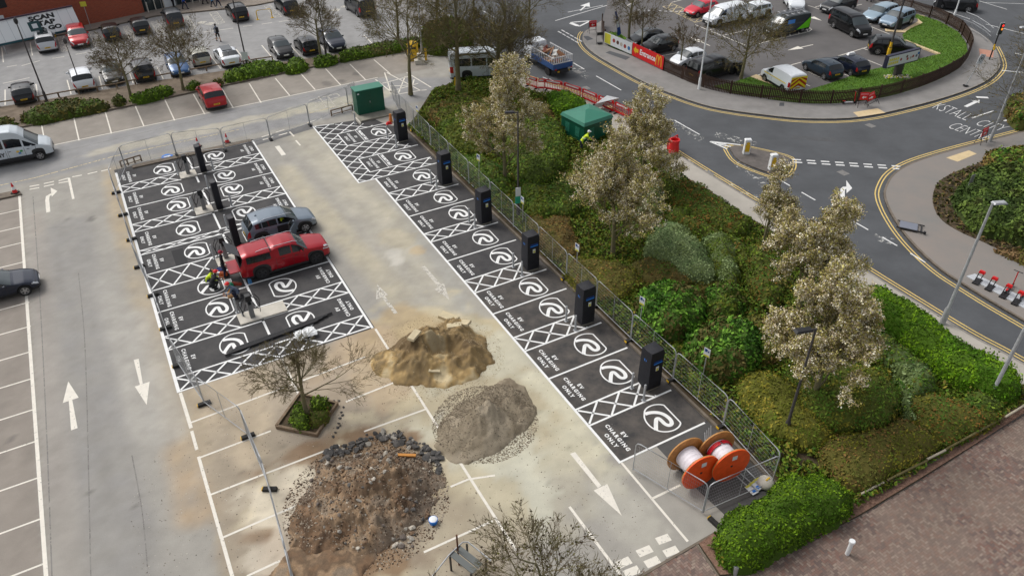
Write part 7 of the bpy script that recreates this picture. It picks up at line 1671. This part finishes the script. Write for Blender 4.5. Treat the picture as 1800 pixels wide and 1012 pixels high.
shrub([(1290, 665), (1340, 655), (1390, 680), (1430, 720), (1470, 770), (1420, 790), (1350, 760), (1300, 710)], .8, OL1, 'broad olive mound behind the reel fence', 150, .08, group=GB, lumps=.2)
shrub([(1380, 650), (1430, 640), (1500, 645), (1560, 660), (1580, 700), (1575, 740), (1520, 760), (1450, 755), (1400, 720)], 1.1, TG+OL1, 'rounded green and olive mound under the nearest blossom tree', 150, .085, group=GB, lumps=.2)
shrub([(1440, 770), (1520, 760), (1580, 740), (1640, 770), (1650, 790), (1560, 840), (1500, 868), (1440, 810)], .8, OL1+BR, 'golden olive mound along the timber rail', 160, .075, group=GB, lumps=.2)
shrub([(1590, 700), (1640, 690), (1720, 720), (1760, 735), (1700, 770), (1650, 785), (1600, 755)], .8, OL1+RG, 'olive brown mound right of the golden one', 150, .08, group=GB, lumps=.2)
shrub([(1540, 580), (1590, 610), (1640, 650), (1650, 690), (1600, 700), (1570, 650), (1530, 610)], .9, TG+SG, 'mixed green shrub with grey tufts right of the nearest blossom tree', 130, .09, group=GB)
shrub([(1517, 500), (1560, 520), (1610, 545), (1655, 580), (1720, 622), (1775, 650), (1797, 680), (1780, 705), (1740, 700), (1690, 680), (1640, 650), (1590, 615), (1545, 580), (1515, 545)], 1.2, BG, 'long vivid green hedge beside the near pavement at the right', 190, .085, name='hedge', cat='hedge', lumps=.2)
shrub([(1700, 690), (1745, 700), (1770, 720), (1740, 740), (1690, 730)], .8, DG+TG, 'dark scrub at the foot of the right silver lamp post', 110, .1, group=GB)
shrub([(1258, 925), (1285, 893), (1340, 862), (1385, 830), (1425, 822), (1470, 840), (1505, 870), (1480, 905), (1400, 945), (1330, 985), (1290, 985), (1262, 960)], 1.15, KK([C(46, 74, 10), C(62, 92, 14), C(82, 112, 22), C(52, 80, 12)], (1.6, 1.45, 1.1)), 'round vivid green bush at the corner of the brick road', 260, .07, name='bush', cat='bush', lumps=.25, edge=1.5, ztr=.75)
shrub([(1330, 560), (1370, 570), (1400, 600), (1360, 640), (1330, 610)], .8, DG+BR, 'shadowed shrub left of the nearest blossom tree trunk', 90, .11, group=GB)
shrub([(1300, 430), (1340, 440), (1370, 480), (1380, 530), (1340, 540), (1310, 500)], .8, DG+RG, 'green shrub below the small blossom tree', 110, .1, group=GB)
shrub([(1170, 500), (1240, 505), (1290, 500), (1300, 520), (1230, 520)], .6, BR+OL1, 'brown heath strip above the vivid laurel', 120, .08, group=GB)
shrub([(1560, 660), (1600, 690), (1610, 740), (1590, 750), (1580, 700)], .8, SG+TG, 'grey green tuft in the gap between the olive mounds', 120, .09, group=GB)
# corner bed
def blades_c():
    P_b = corner_bed; xs = np.array([p[0] for p in P_b]); ys = np.array([p[1] for p in P_b]); n = 60000
    c = rng.random((n, 2))*[45, 40]+[xs.min(), ys.min()]; c = c[in_poly(c[:, 0], c[:, 1], P_b)]; P = np.stack([c[:, 0], c[:, 1], .18+.1*rng.random(len(c))], 1)
    o = cards(P, np.tile([0, 0, 1.], (len(P), 1)), .16, [C(60, 62, 24), C(76, 82, 34), C(104, 84, 54), C(54, 50, 28), C(128, 112, 72)], None, 'corner_ground_cover', asp=1.8, jitter=1.); tag(o, 'rough mossy ground cover of the right corner bed', 'ground cover', kind='stuff')
blades_c()
shrub([(1678, 345), (1700, 315), (1740, 300), (1800, 305), (1880, 330), (1880, 430), (1820, 430), (1770, 415), (1720, 400), (1690, 375)], 1.3, [C(58, 76, 32), C(80, 100, 42), C(102, 122, 54), C(62, 70, 30)], 'dense green shrub filling the right corner bed', 110, .15, name='corner_shrub')
shrub([(1730, 275), (1800, 262), (1880, 270), (1880, 320), (1800, 305), (1740, 298)], .9, BR+TG, 'brown bramble patch behind the corner bed shrub', 70, .16)
shrub([(1745, 440), (1800, 445), (1850, 470), (1850, 490), (1800, 465)], .4, BR+[C(120, 96, 66)], 'brown leafy scrub at the lower edge of the corner bed', 70, .13)
shrub([(1770, 180), (1830, 172), (1850, 210), (1790, 212)], 1.6, BR+TG, 'brown shrub at the right edge above the yellow lines', 60, .16)
# strip shrubs
SB = [C(72, 92, 30), C(84, 104, 34), C(100, 92, 44), C(70, 72, 32)]; SGR = [C(74, 102, 22), C(96, 126, 30), C(62, 84, 22), C(112, 138, 40)]
st_list = [([(35, 210), (60, 195), (110, 180), (180, 182), (188, 190), (120, 204), (60, 216)], SB, 'long mixed green shrub at the left end of the strip'), ([(0, 215), (25, 213), (22, 225), (0, 228)], SB, 'low shrub cut by the left edge of the strip'), ([(198, 176), (208, 169), (218, 172), (216, 183), (204, 185)], SB, 'small round shrub left of the first bare tree foot'), ([(228, 172), (260, 163), (290, 155), (303, 160), (290, 168), (240, 180)], SGR, 'green shrub right of the first bare tree'), ([(328, 150), (345, 145), (350, 152), (335, 157)], SGR, 'small green shrub left of the bright red car'), ([(378, 142), (390, 140), (390, 148), (378, 150)], SB, 'small shrub just right of the bright red car'),
   ([(394, 135), (420, 122), (450, 113), (495, 113), (502, 122), (470, 130), (420, 140), (398, 143)], SGR, 'broad vivid green shrub left of the third bare tree'), ([(498, 117), (525, 107), (540, 112), (535, 122), (505, 127)], SGR, 'vivid green shrub just left of the third bare tree foot'), ([(552, 107), (575, 102), (595, 104), (580, 112), (555, 115)], SGR, 'low green shrub at the foot of the third bare tree'), ([(597, 97), (640, 85), (700, 76), (735, 68), (740, 80), (690, 90), (620, 102), (600, 106)], SGR+SB, 'long green hedge right of the third bare tree')]
for px, cl, lb in st_list: shrub(px, .6, cl, lb, 70, .15, group='shrubs on the strip')
shrub([(740, 60), (780, 45), (820, 50), (830, 70), (790, 85), (745, 80)], 1.6, DG, 'tall dark green bush among the bare trees', 60, .2)
shrub([(1062, 62), (1082, 62), (1110, 78), (1120, 92), (1095, 88), (1070, 78)], .3, BG, 'low green planting behind the menu banner', 60, .12)
# ================================================================== TREES
def branch_set(seed, H, spread, trunk_h, r0, lev=5, up=.25, kids=(4, 6), twig=.5, lean=(0, 0), droop=0., mode='vase', upright=.6):
    """returns segment arrays (p0,p1,r0,r1) split into trunk / limbs and the tips"""
    R = random.Random(seed); segs = []; tips = []
    def grow(p, d, L, r, l):
        n = 3 if l < 2 else 2; q = p; dd = d
        for i in range(n):
            nd = (dd+Vector((R.gauss(0, .13), R.gauss(0, .13), R.gauss(0, .08)+up*.12-droop*.1*l))).normalized(); e = q+nd*L/n; ra = r*(1-.42*i/n); rb = r*(1-.42*(i+1)/n)
            segs.append((q, e, ra, rb, l)); q = e; dd = nd
            if l < lev and i >= (0 if l else 1):
                for _ in range(R.randint(1, 2) if l < lev-1 else R.randint(1, 3)):
                    ang = R.uniform(.45, .95); az = R.uniform(0, 2*pi); ax = dd.orthogonal().normalized(); ax.rotate(Matrix.Rotation(az, 3, dd)); cd = (dd*cos(ang)+ax*sin(ang)).normalized()
                    cd = (cd+Vector((0, 0, up*(.5 if l < 2 else .2)))).normalized(); grow(q, cd, L*R.uniform(.5, .78), rb*.6, l+1)
        if l >= lev-1: tips.append((q, l))
        if l < lev: grow(q, (dd+Vector((R.gauss(0, .2), R.gauss(0, .2), 0))).normalized(), L*.62, r*.52, l+1)
        else: tips.append((q, l))
    # trunk
    p = Vector((0, 0, 0)); d = Vector((lean[0], lean[1], 1)).normalized(); n = 6; top = H*upright
    pts = [p]
    for i in range(n):
        d = (d+Vector((R.gauss(0, .03), R.gauss(0, .03), 0))).normalized(); e = p+d*top/n; segs.append((p, e, r0*(1-.5*i/n)*(1.25 if i == 0 else 1), r0*(1-.5*(i+1)/n), 0)); p = e; pts.append(p)
    nb = R.randint(*kids)+4
    for k in range(nb):
        t = trunk_h/top+(1-trunk_h/top)*(k+.3)/nb; t = min(t, .99); i = int(t*n); q = pts[i]+(pts[i+1]-pts[i])*(t*n-i)
        az = k*2.4+R.uniform(-.4, .4); el = R.uniform(.35, .75) if mode == 'vase' else R.uniform(.7, 1.1)
        dirn = Vector((cos(az)*cos(el), sin(az)*cos(el), sin(el))); LL = spread*(1-.45*(t-trunk_h/top)/(1-trunk_h/top+1e-6))*R.uniform(.5, .68)
        grow(q, dirn, LL, r0*.42*(1-.4*t), 1)
    grow(p, d, H*(1-upright)*.55, r0*.42, 1)
    return segs, tips
def segs_mesh(name, segs, m, parent, nf=3):
    n = len(segs); P0 = np.array([s[0] for s in segs]); P1 = np.array([s[1] for s in segs]); r0 = np.array([s[2] for s in segs]); r1 = np.array([s[3] for s in segs])
    d = P1-P0; d /= np.linalg.norm(d, axis=1)[:, None]+1e-9; ref = np.where(np.abs(d[:, 2:3]) < .9, [[0, 0, 1.]], [[1., 0, 0]]); a = np.cross(d, ref); a /= np.linalg.norm(a, axis=1)[:, None]; b = np.cross(d, a)
    ring = [2*pi*k/nf for k in range(nf)]; V = np.zeros((n, 2*nf, 3))
    for k, t in enumerate(ring):
        o = a*cos(t)+b*sin(t); V[:, k] = P0+o*r0[:, None]; V[:, nf+k] = P1+o*r1[:, None]
    F = np.array([(k, (k+1) % nf, nf+(k+1) % nf, nf+k) for k in range(nf)]); F = (F[None]+(np.arange(n)*2*nf)[:, None, None]).reshape(-1, 4)
    return np_mesh(name, V.reshape(-1, 3), F, m, parent, smooth=nf > 4)
def tree(seed, px, H, spread, trunk_h, r0, lb, kind='bare', z0=.1, group=None, lev=5, bud=None, nb=None, rot=0, budn=0, budsize=.06, **kw):
    t = thing('bare_tree' if kind == 'bare' else 'blossom_tree', lb, 'tree', gxy(px[0], px[1], 0, z0), rot, group)
    segs, tips = branch_set(seed, H, spread, trunk_h, r0, lev, **kw)
    s0 = [s for s in segs if s[4] == 0]; s1 = [s for s in segs if s[4] in (1, 2)]; s2 = [(s[0], s[1], max(s[2], .008), max(s[3], .005), 9) for s in segs if s[4] > 2]
    segs_mesh('trunk', s0, M['bark'], t, 10); segs_mesh('limbs', s1, M['bark'], t, 5); segs_mesh('twigs', s2, M['twig'], t, 3)
    if budn:
        E_ = [s for s in segs if s[4] >= lev-1]; idx = rng.integers(0, len(E_), budn); P0 = np.array([s[0] for s in E_])[idx]; P1 = np.array([s[1] for s in E_])[idx]; P = P0+(P1-P0)*rng.random((budn, 1))
        if kind != 'bare': P = P+rng.normal(size=P.shape)*.07
        cards(P, rng.normal(size=P.shape), budsize, bud, t, 'buds' if kind == 'bare' else 'crown', asp=1.5)
    return t, segs
BUD = [C(120, 116, 52), C(132, 110, 64), C(96, 92, 44)]; BUD2 = [C(104, 84, 66), C(92, 72, 56)]
TGp = 'bare trees on the strip'
tree(1, (231, 173), 5.6, 3.1, 1.9, .13, 'bare tree at the left of the strip, nearest the white car', budn=2600, bud=BUD2, group=TGp, lev=5)
tree(2, (323, 160), 5.8, 3.3, 1.9, .13, 'bare tree on the strip between the first tree and the bright red car', budn=2600, bud=BUD2, group=TGp)
tree(3, (565, 107), 6.4, 3.0, 2.0, .14, 'bare tree on the strip in front of the black hatchbacks', budn=2600, bud=BUD2, group=TGp)
tree(4, (541, 735), 3.6, 2.6, 1.3, .12, 'bare tree in the diamond shaped planter', budn=500, bud=BUD2, budsize=.045, up=.15, z0=.1, upright=.8)
BT = 'tall bare trees at the car park exit'
for i, (px, H, sp, th, r, lb) in enumerate([((722, 168), 8.4, 4.6, 3.0, .19, 'tall bare tree right of the green cabinet'), ((806, 165), 10.5, 4.2, 3.2, .25, 'tall thick bare tree, second right of the green cabinet'), ((870, 172), 10.2, 4.2, 2.6, .26, 'tall many-limbed bare tree in front of the half hidden minibus'),
    ((700, 72), 7.6, 3.6, 2.4, .15, 'bare tree behind the strip hedge at the left of the big trees'), ((770, 72), 9., 3.6, 2.6, .18, 'bare tree standing behind the yellow clothing bank'), ((835, 45), 8., 3.6, 2.4, .16, 'bare tree far behind the half hidden minibus'), ((895, 165), 7., 3.2, 2.2, .15, 'slimmer bare tree just right of the many-limbed one'), ((930, 60), 7, 3.4, 2.2, .15, 'bare tree by the main road above the tipper truck')]):
    tree(20+i, px, H, sp, th, r, lb, budn=3600, bud=BUD if i < 5 else BUD2, group=BT, lev=5)
RT = 'bare trees of the restaurant lot'
tree(40, (1105, 80), 7.5, 3.0, 2.2, .15, 'bare tree behind the menu banner', budn=2000, bud=BUD2, group=RT); tree(41, (1127, 92), 5.0, 2.0, 1.8, .09, 'small bare tree between the banners', budn=1500, bud=BUD2, group=RT, lev=4)
tree(42, (1195, 122), 4.6, 2.2, 1.6, .08, 'small bare tree in front of the small white car', budn=1800, bud=BUD2, group=RT, lev=4); tree(43, (1302, 140), 6.6, 3.7, 1.7, .15, 'spreading bare tree on the small lawn beside the chevron van', budn=5000, bud=BUD, group=RT)
tree(44, (1818, 255), 7.5, 5.4, 2.0, .16, 'bare tree leaning in from the right edge over the road lettering', budn=3500, bud=BUD, lean=(-.1, 0)); tree(45, (1850, 130), 8, 4.0, 2.0, .15, 'bare tree at the right edge beyond the traffic light', budn=2500, bud=BUD2)
tree(46, (955, 1110), 6.2, 3.0, 1.4, .13, 'budding bare tree rising from the bottom edge', budn=1500, bud=[C(84, 70, 52), C(74, 62, 48), C(98, 96, 46)], budsize=.07, lev=5, z0=0, upright=.5)
tree(47, (800, 1130), 3.5, 1.4, 1., .05, 'thin bare sapling at the bottom edge beside the black frame', budn=600, bud=BUD2, lev=4, z0=0)
BL = [C(238, 230, 202), C(224, 212, 182), C(210, 194, 168), C(244, 240, 222)]; KH = [C(172, 162, 92), C(182, 174, 106), C(154, 144, 86), C(170, 150, 116)]
BLG = 'white blossom trees of the planting bed'
def blossom(seed, px, H, sp, lb, n, th=.9, r0=.15, **kw):
    t, segs = tree(seed, px, H, sp, th, r0, lb, 'blossom', lev=5, group=BLG, up=.55, budn=int(n*.95), bud=KH, budsize=.065, mode='col', upright=.62, **kw)
    E_ = [s for s in segs if s[4] >= 4]; m = n//14; idx = rng.integers(0, len(E_), m); P0 = np.array([s[0] for s in E_])[idx]; P1 = np.array([s[1] for s in E_])[idx]; c = P0+(P1-P0)*rng.random((m, 1))
    P = np.repeat(c, 9, 0)+rng.normal(size=(m*9, 3))*.07; cards(P, rng.normal(size=P.shape)+[0, 0, 1.], .066, BL, t, 'blossom', asp=1.2)
    return t
blossom(60, (888, 322), 8.2, 3.4, 'blossom tree behind the dark lamp post above the second charger', 30000)
blossom(61, (1077, 452), 7.4, 3.3, 'broad blossom tree left of the silvery shrub', 36000)
blossom(62, (1125, 345), 7.0, 3.0, 'blossom tree behind the broad one, in front of the road', 30000)
blossom(63, (1338, 445), 5.4, 1.9, 'small blossom tree beside the near pavement', 12000, r0=.1)
blossom(64, (1400, 560), 7.3, 3.2, 'blossom tree with twin tops overlapping the road, upper of the right pair', 36000)
blossom(65, (1425, 715), 7.7, 3.3, 'blossom tree behind the leaning lamp post, nearest the reels', 44000)

# ---- planter
pp = gp([(487, 752), (557, 767), (593, 712), (528, 695)]); pc_ = np.mean(pp, 0)
t = thing('planter', 'diamond shaped timber edged planter round the bare tree', 'planter', (*pc_, 0)); q = [tuple(np.array(p)-pc_) for p in pp]
part('soil', t, M['soil'], lambda b: b.prism([tuple(np.array(p)*.92) for p in q], 0, .1)); part('edging', t, M['wood'], lambda b: wallrib(b, q+[q[0]], .14, 0, .2))
shrub([(512, 722), (525, 712), (540, 720), (545, 745), (530, 756), (512, 745)], .55, SGR+DG, 'vivid green shrub left of the planter tree trunk', 150, .09, edge=.5); shrub([(545, 712), (560, 700), (577, 708), (575, 720), (555, 725)], .5, SGR+DG, 'green shrub right of the planter tree trunk', 150, .09, edge=.4); shrub([(545, 728), (575, 722), (580, 735), (560, 752), (545, 748)], .3, DG+BR, 'reddish low plant at the lower right of the planter', 120, .07, edge=.4)
# ================================================================== PEOPLE
SKIN = mat('skin', srgb(196, 150, 124), .6); HAIR = mat('hair', srgb(50, 38, 30), .8)
def cm(n, c): return mat('cloth_'+n, srgb(*c), .85, noise=.1, scale=8)
def skin_mesh(name, verts, edges, rad, m, parent, root=0, sub=1):
    me = bpy.data.meshes.new(name); me.from_pydata(verts, edges, []); o = bpy.data.objects.new(name, me); COL.objects.link(o); o.parent = parent
    md = o.modifiers.new('Skin', 'SKIN'); sv = me.skin_vertices[0].data if me.skin_vertices else None
    if sv is None:
        bm = bmesh.new(); bm.from_mesh(me); bm.verts.layers.skin.verify(); bm.to_mesh(me); bm.free(); sv = me.skin_vertices[0].data
    for i, r in enumerate(rad): sv[i].radius = (r, r) if not isinstance(r, tuple) else r
    for i in range(len(verts)): sv[i].use_root = (i == root)
    md.use_smooth_shade = True; s = o.modifiers.new('Sub', 'SUBSURF'); s.levels = sub; s.render_levels = sub
    me.materials.append(m); return o
def person(px, lb, top, legs, pose='walk', rz=0, z=.12, hat=None, hair=True, bare_legs=False, bag=None, S=1., shoes=(30, 30, 32), loc=None, vest=None):
    t = thing('person', lb, 'person', loc if loc else gxy(px[0], px[1], 0, z), rz); t.scale = (S, S, S)
    sitting = pose == 'sit'; crouch = pose == 'crouch'; bend = pose == 'bend'
    hipz = {'walk': .92, 'stand': .93, 'sit': .5, 'crouch': .42, 'bend': .86}[pose]
    lean = {'walk': .05, 'stand': .03, 'sit': -.05, 'crouch': .34, 'bend': .45}[pose]
    sh = (lean, 0, hipz+(.5 if pose not in ('crouch', 'bend') else .38)); nk = (lean*1.12, 0, sh[2]+.1); hdp = (lean*1.25+.02, 0, sh[2]+.22)
    V = [(0, 0, hipz), (lean*.45, 0, hipz+.24), sh, nk, hdp, (hdp[0]+.01, 0, hdp[2]+.09)]; Rr = [(.15, .12), (.13, .11), (.16, .12), .055, .085, .06]; E = [(0, 1), (1, 2), (2, 3), (3, 4), (4, 5)]
    st = .28 if pose == 'walk' else .04
    feet = []; hands = []
    for s in (-1, 1):
        f = st*s; i = len(V)
        if sitting: V += [(.05, s*.1, hipz), (.45, s*.12, hipz+.05), (.5, s*.12, .08)]
        elif crouch: V += [(.03, s*.11, hipz), (.38, s*.16, .5), (.12, s*.14, .08)]
        else: V += [(.0, s*.1, hipz-.06), (f*.5+.04, s*.1, hipz*.52), (f, s*.1, .08)]
        Rr += [.095, .062, .042]; E += [(0, i), (i, i+1), (i+1, i+2)]; feet.append(V[i+2])
        j = len(V); a = -s*st*.8
        if pose in ('crouch', 'bend', 'sit'): V += [(sh[0], s*.19, sh[2]-.02), (sh[0]+.12, s*.22, sh[2]-.26), (sh[0]+.36, s*.14, sh[2]-.34)]
        else: V += [(sh[0], s*.2, sh[2]-.02), (sh[0]+a*.5, s*.25, sh[2]-.29), (sh[0]+a*1.0+.08, s*.23, sh[2]-.52)]
        Rr += [.055, .042, .032]; E += [(2, j), (j, j+1), (j+1, j+2)]; hands.append((V[j+1], V[j+2]))
    body = skin_mesh('body', V, E, Rr, top, t)
    # per-face materials by height: skin head, top, legs
    body.data.materials.clear(); body.data.materials.append(top)
    skin_mesh('trousers', [V[0], (0, 0, hipz+.06)]+[V[6], V[7], V[8]]+[V[12], V[13], V[14]], [(0, 1), (0, 2), (2, 3), (3, 4), (0, 5), (5, 6), (6, 7)], [(.158, .128), (.15, .12), .105, .075, .055, .105, .075, .055], legs, t) if not bare_legs else skin_mesh('shorts', [V[0], (0, 0, hipz+.06)]+[V[6], V[7]]+[V[12], V[13]], [(0, 1), (0, 2), (2, 3), (0, 4), (4, 5)], [(.158, .128), (.15, .12), .11, .085, .11, .085], legs, t)
    if bare_legs:
        for k in (6, 12): skin_mesh('lower_leg', [V[k+1], V[k+2]], [(0, 1)], [.07, .047], SKIN, t)
    hx, hy, hz_ = hdp
    part('head', t, SKIN, lambda b: (b.lathe([(.035, -.11), (.062, -.09), (.084, -.03), (.09, .03), (.078, .09), (.04, .125)], 14, (hx+.015, 0, hz_+.03)), b.box((hx+.115, 0, hz_+.015), (.03, .025, .04), taper=.6), b.box((hx+.0, .092, hz_+.02), (.035, .015, .05)), b.box((hx+.0, -.092, hz_+.02), (.035, .015, .05))), 60)
    part('eyes', t, M['blackm'], lambda b: (b.box((hx+.1, .033, hz_+.04), (.014, .022, .012)), b.box((hx+.1, -.033, hz_+.04), (.014, .022, .012)))); part('mouth', t, mat('lips', srgb(160, 90, 84), .6), lambda b: b.box((hx+.098, 0, hz_-.04), (.012, .045, .01)))
    if hat is not None: part('helmet', t, hat, lambda b: (b.lathe([(.125, .06), (.12, .1), (.09, .165), (.02, .185)], 14, (hx, 0, hz_)), b.box((hx+.12, 0, hz_+.07), (.1, .15, .015))), 60)
    elif hair: part('hair', t, HAIR, lambda b: b.lathe([(.1, .0), (.108, .06), (.09, .13), (.03, .17)], 14, (hx-.018, 0, hz_)), 60)
    for k, (e, h) in enumerate(hands):
        d = (Vector(h)-Vector(e)).normalized(); side = 1 if h[1] > 0 else -1; up = Vector((0, side, 0)).cross(d).normalized(); lat = up
        hv = Vector(h); VV = [tuple(hv-d*.02), tuple(hv+d*.05), tuple(hv+d*.09)]; EE = [(0, 1), (1, 2)]; RR = [.026, .034, .03]
        for q, (o, L_f) in enumerate(((-.03, .07), (-.01, .085), (.01, .08), (.03, .062))):
            b0 = hv+d*.09+lat*o; b1 = b0+d*L_f*.55+Vector((0, -side*.01, 0)); b2 = b1+d*L_f*.35+Vector((0, -side*.025, 0)); i = len(VV); VV += [tuple(b0), tuple(b1), tuple(b2)]; EE += [(2, i), (i, i+1), (i+1, i+2)]; RR += [.009, .009, .007]
        i = len(VV); b0 = hv+d*.035+lat*.03; VV += [tuple(b0), tuple(b0+d*.03+lat*.025), tuple(b0+d*.055+lat*.03)]; EE += [(1, i), (i, i+1), (i+1, i+2)]; RR += [.012, .011, .008]
        skin_mesh('hand', VV, EE, RR, SKIN, t)
    for f in feet: part('shoe', t, mat('shoe', srgb(*shoes), .7), lambda b: (b.box((f[0]+.05, f[1], .045), (.27, .095, .09), taper=.75)), 50)
    if bag: part('backpack', t, bag, lambda b: b.box((sh[0]-.22, 0, sh[2]-.18), (.2, .32, .48), taper=.85), 40)
    if vest: part('hi_vis_band', t, M['labelw'], lambda b: b.lathe([(.165, 0), (.165, .05)], 14, (lean*.5, 0, hipz+.2)), 50)
    return t
navy_c = cm('navy', (34, 40, 62)); blk_c = cm('black', (28, 28, 32)); gr_c = cm('grey', (92, 104, 124)); hv_c = cm('hivis', (196, 220, 40)); blu_c = cm('blue', (30, 70, 160)); lbl_c = cm('lightblue', (110, 170, 210)); red_c = cm('red', (150, 30, 40)); hat_r = mat('red_helmet', srgb(214, 26, 30), .4); hat_w = mat('white_helmet', srgb(226, 226, 224), .4)
person((385, 73), 'person in shorts and grey top with a black backpack crossing the store car park', gr_c, blk_c, 'walk', ANG_A+pi+.2, 0, hair=True, bare_legs=True, bag=blk_c)
person((306, 14), 'person in dark coat standing at the store entrance behind the dark grey car', blk_c, blk_c, 'stand', 1.2); person((326, 18), 'person in blue jacket walking past the store glass', blu_c, navy_c, 'walk', -.2)
person((361, 9), 'person in dark and red clothes by the store, left of the light blue one', red_c, blk_c, 'walk', .1); person((375, 14), 'child in light blue jacket walking outside the store', lbl_c, navy_c, 'walk', .1, S=.78); person((385, 15), 'person in black beside the light blue child', blk_c, navy_c, 'walk', .1, shoes=(210, 210, 210))
person((541, 6), 'person in dark clothes walking among the bays at the top edge', navy_c, blk_c, 'walk', .6, 0)
person((397, 486), 'worker in black jacket standing at the pickup tailgate', blk_c, navy_c, 'stand', ANG_B-.2, .02, hat=cm('cap', (150, 40, 60)), hair=False)
person((374, 510), 'worker in dark clothes and red helmet kneeling on the bay logo', blk_c, blk_c, 'crouch', ANG_B+.3, .02, hat=hat_r, hair=False); person((366, 503), 'worker in yellow high visibility top crouching beside the red helmet', hv_c, navy_c, 'crouch', ANG_B-.4, .02, hair=True)
person((421, 522), 'worker in grey with red helmet kneeling below the pickup', gr_c, navy_c, 'crouch', ANG_B+pi, .02, hat=hat_r, hair=False)
person((1021, 268), 'worker in yellow high visibility jacket and white helmet beside the low kiosk', hv_c, navy_c, 'bend', .3, .1, hat=hat_w, hair=False, vest=True)
person((1112, 212), 'person in black walking along the main road beside the blossom tree', blk_c, blk_c, 'walk', .6, .12)
person((1526, 3), 'person in black trousers by the fence at the top edge, left of the blue cars', blk_c, blk_c, 'walk', .2, .1); person((1532, 4), 'person in navy walking right beside the one in black', navy_c, navy_c, 'walk', .4, .1)
mw = q4.matrix_basis; dv = Matrix.Translation(q4.location) @ Matrix.Rotation(q4.rotation_euler.z, 4, 'Z') @ Vector((.12, -.42, .4))
person(None, 'driver in yellow high visibility vest seated in the open SUV', hv_c, navy_c, 'sit', q4.rotation_euler.z-.5, loc=tuple(dv), S=.86)
# tools and tubs round the workers
for i, (p, c, sz, nm, lb) in enumerate([((394, 485), (190, 90, 40), (.5, .3, .25), 'tool_crate', 'orange tool crate at the feet of the standing worker'), ((402, 498), (226, 230, 232), (.45, .6, .12), 'white_board', 'white board lying between the two groups of tools'), ((406, 503), (40, 150, 110), (.25, .25, .2), 'green_tub', 'green tub beside the white board'), ((407, 512), (214, 160, 70), (.2, .35, .15), 'orange_pouch', 'orange pouch below the green tub'), ((405, 520), (196, 150, 104), (.5, .3, .15), 'cardboard_piece', 'torn cardboard lying below the kneeling workers'), ((388, 476), (40, 60, 130), (.5, .2, .15), 'blue_bag', 'blue bag left of the standing worker'), ((415, 500), (150, 60, 40), (.7, .2, .12), 'red_hose', 'coiled red hose right of the white board'), ((432, 521), (50, 50, 54), (.6, .3, .2), 'black_case', 'black case beside the worker in grey'), ((440, 498), (60, 120, 170), (.18, .18, .3), 'blue_bucket', 'blue bucket by the bollards below the pickup')]):
    t = thing(nm, lb, 'tool', gxy(p[0], p[1], 0, .015), i*.5); part('shell', t, cm('t%d' % i, c), lambda b: b.box((0, 0, sz[2]/2), sz, taper=.85)); part('top', t, cm('u%d' % i, tuple(int(q*.7) for q in c)), lambda b: b.box((0, 0, sz[2]+.01), (sz[0]*.7, sz[1]*.7, .02)))
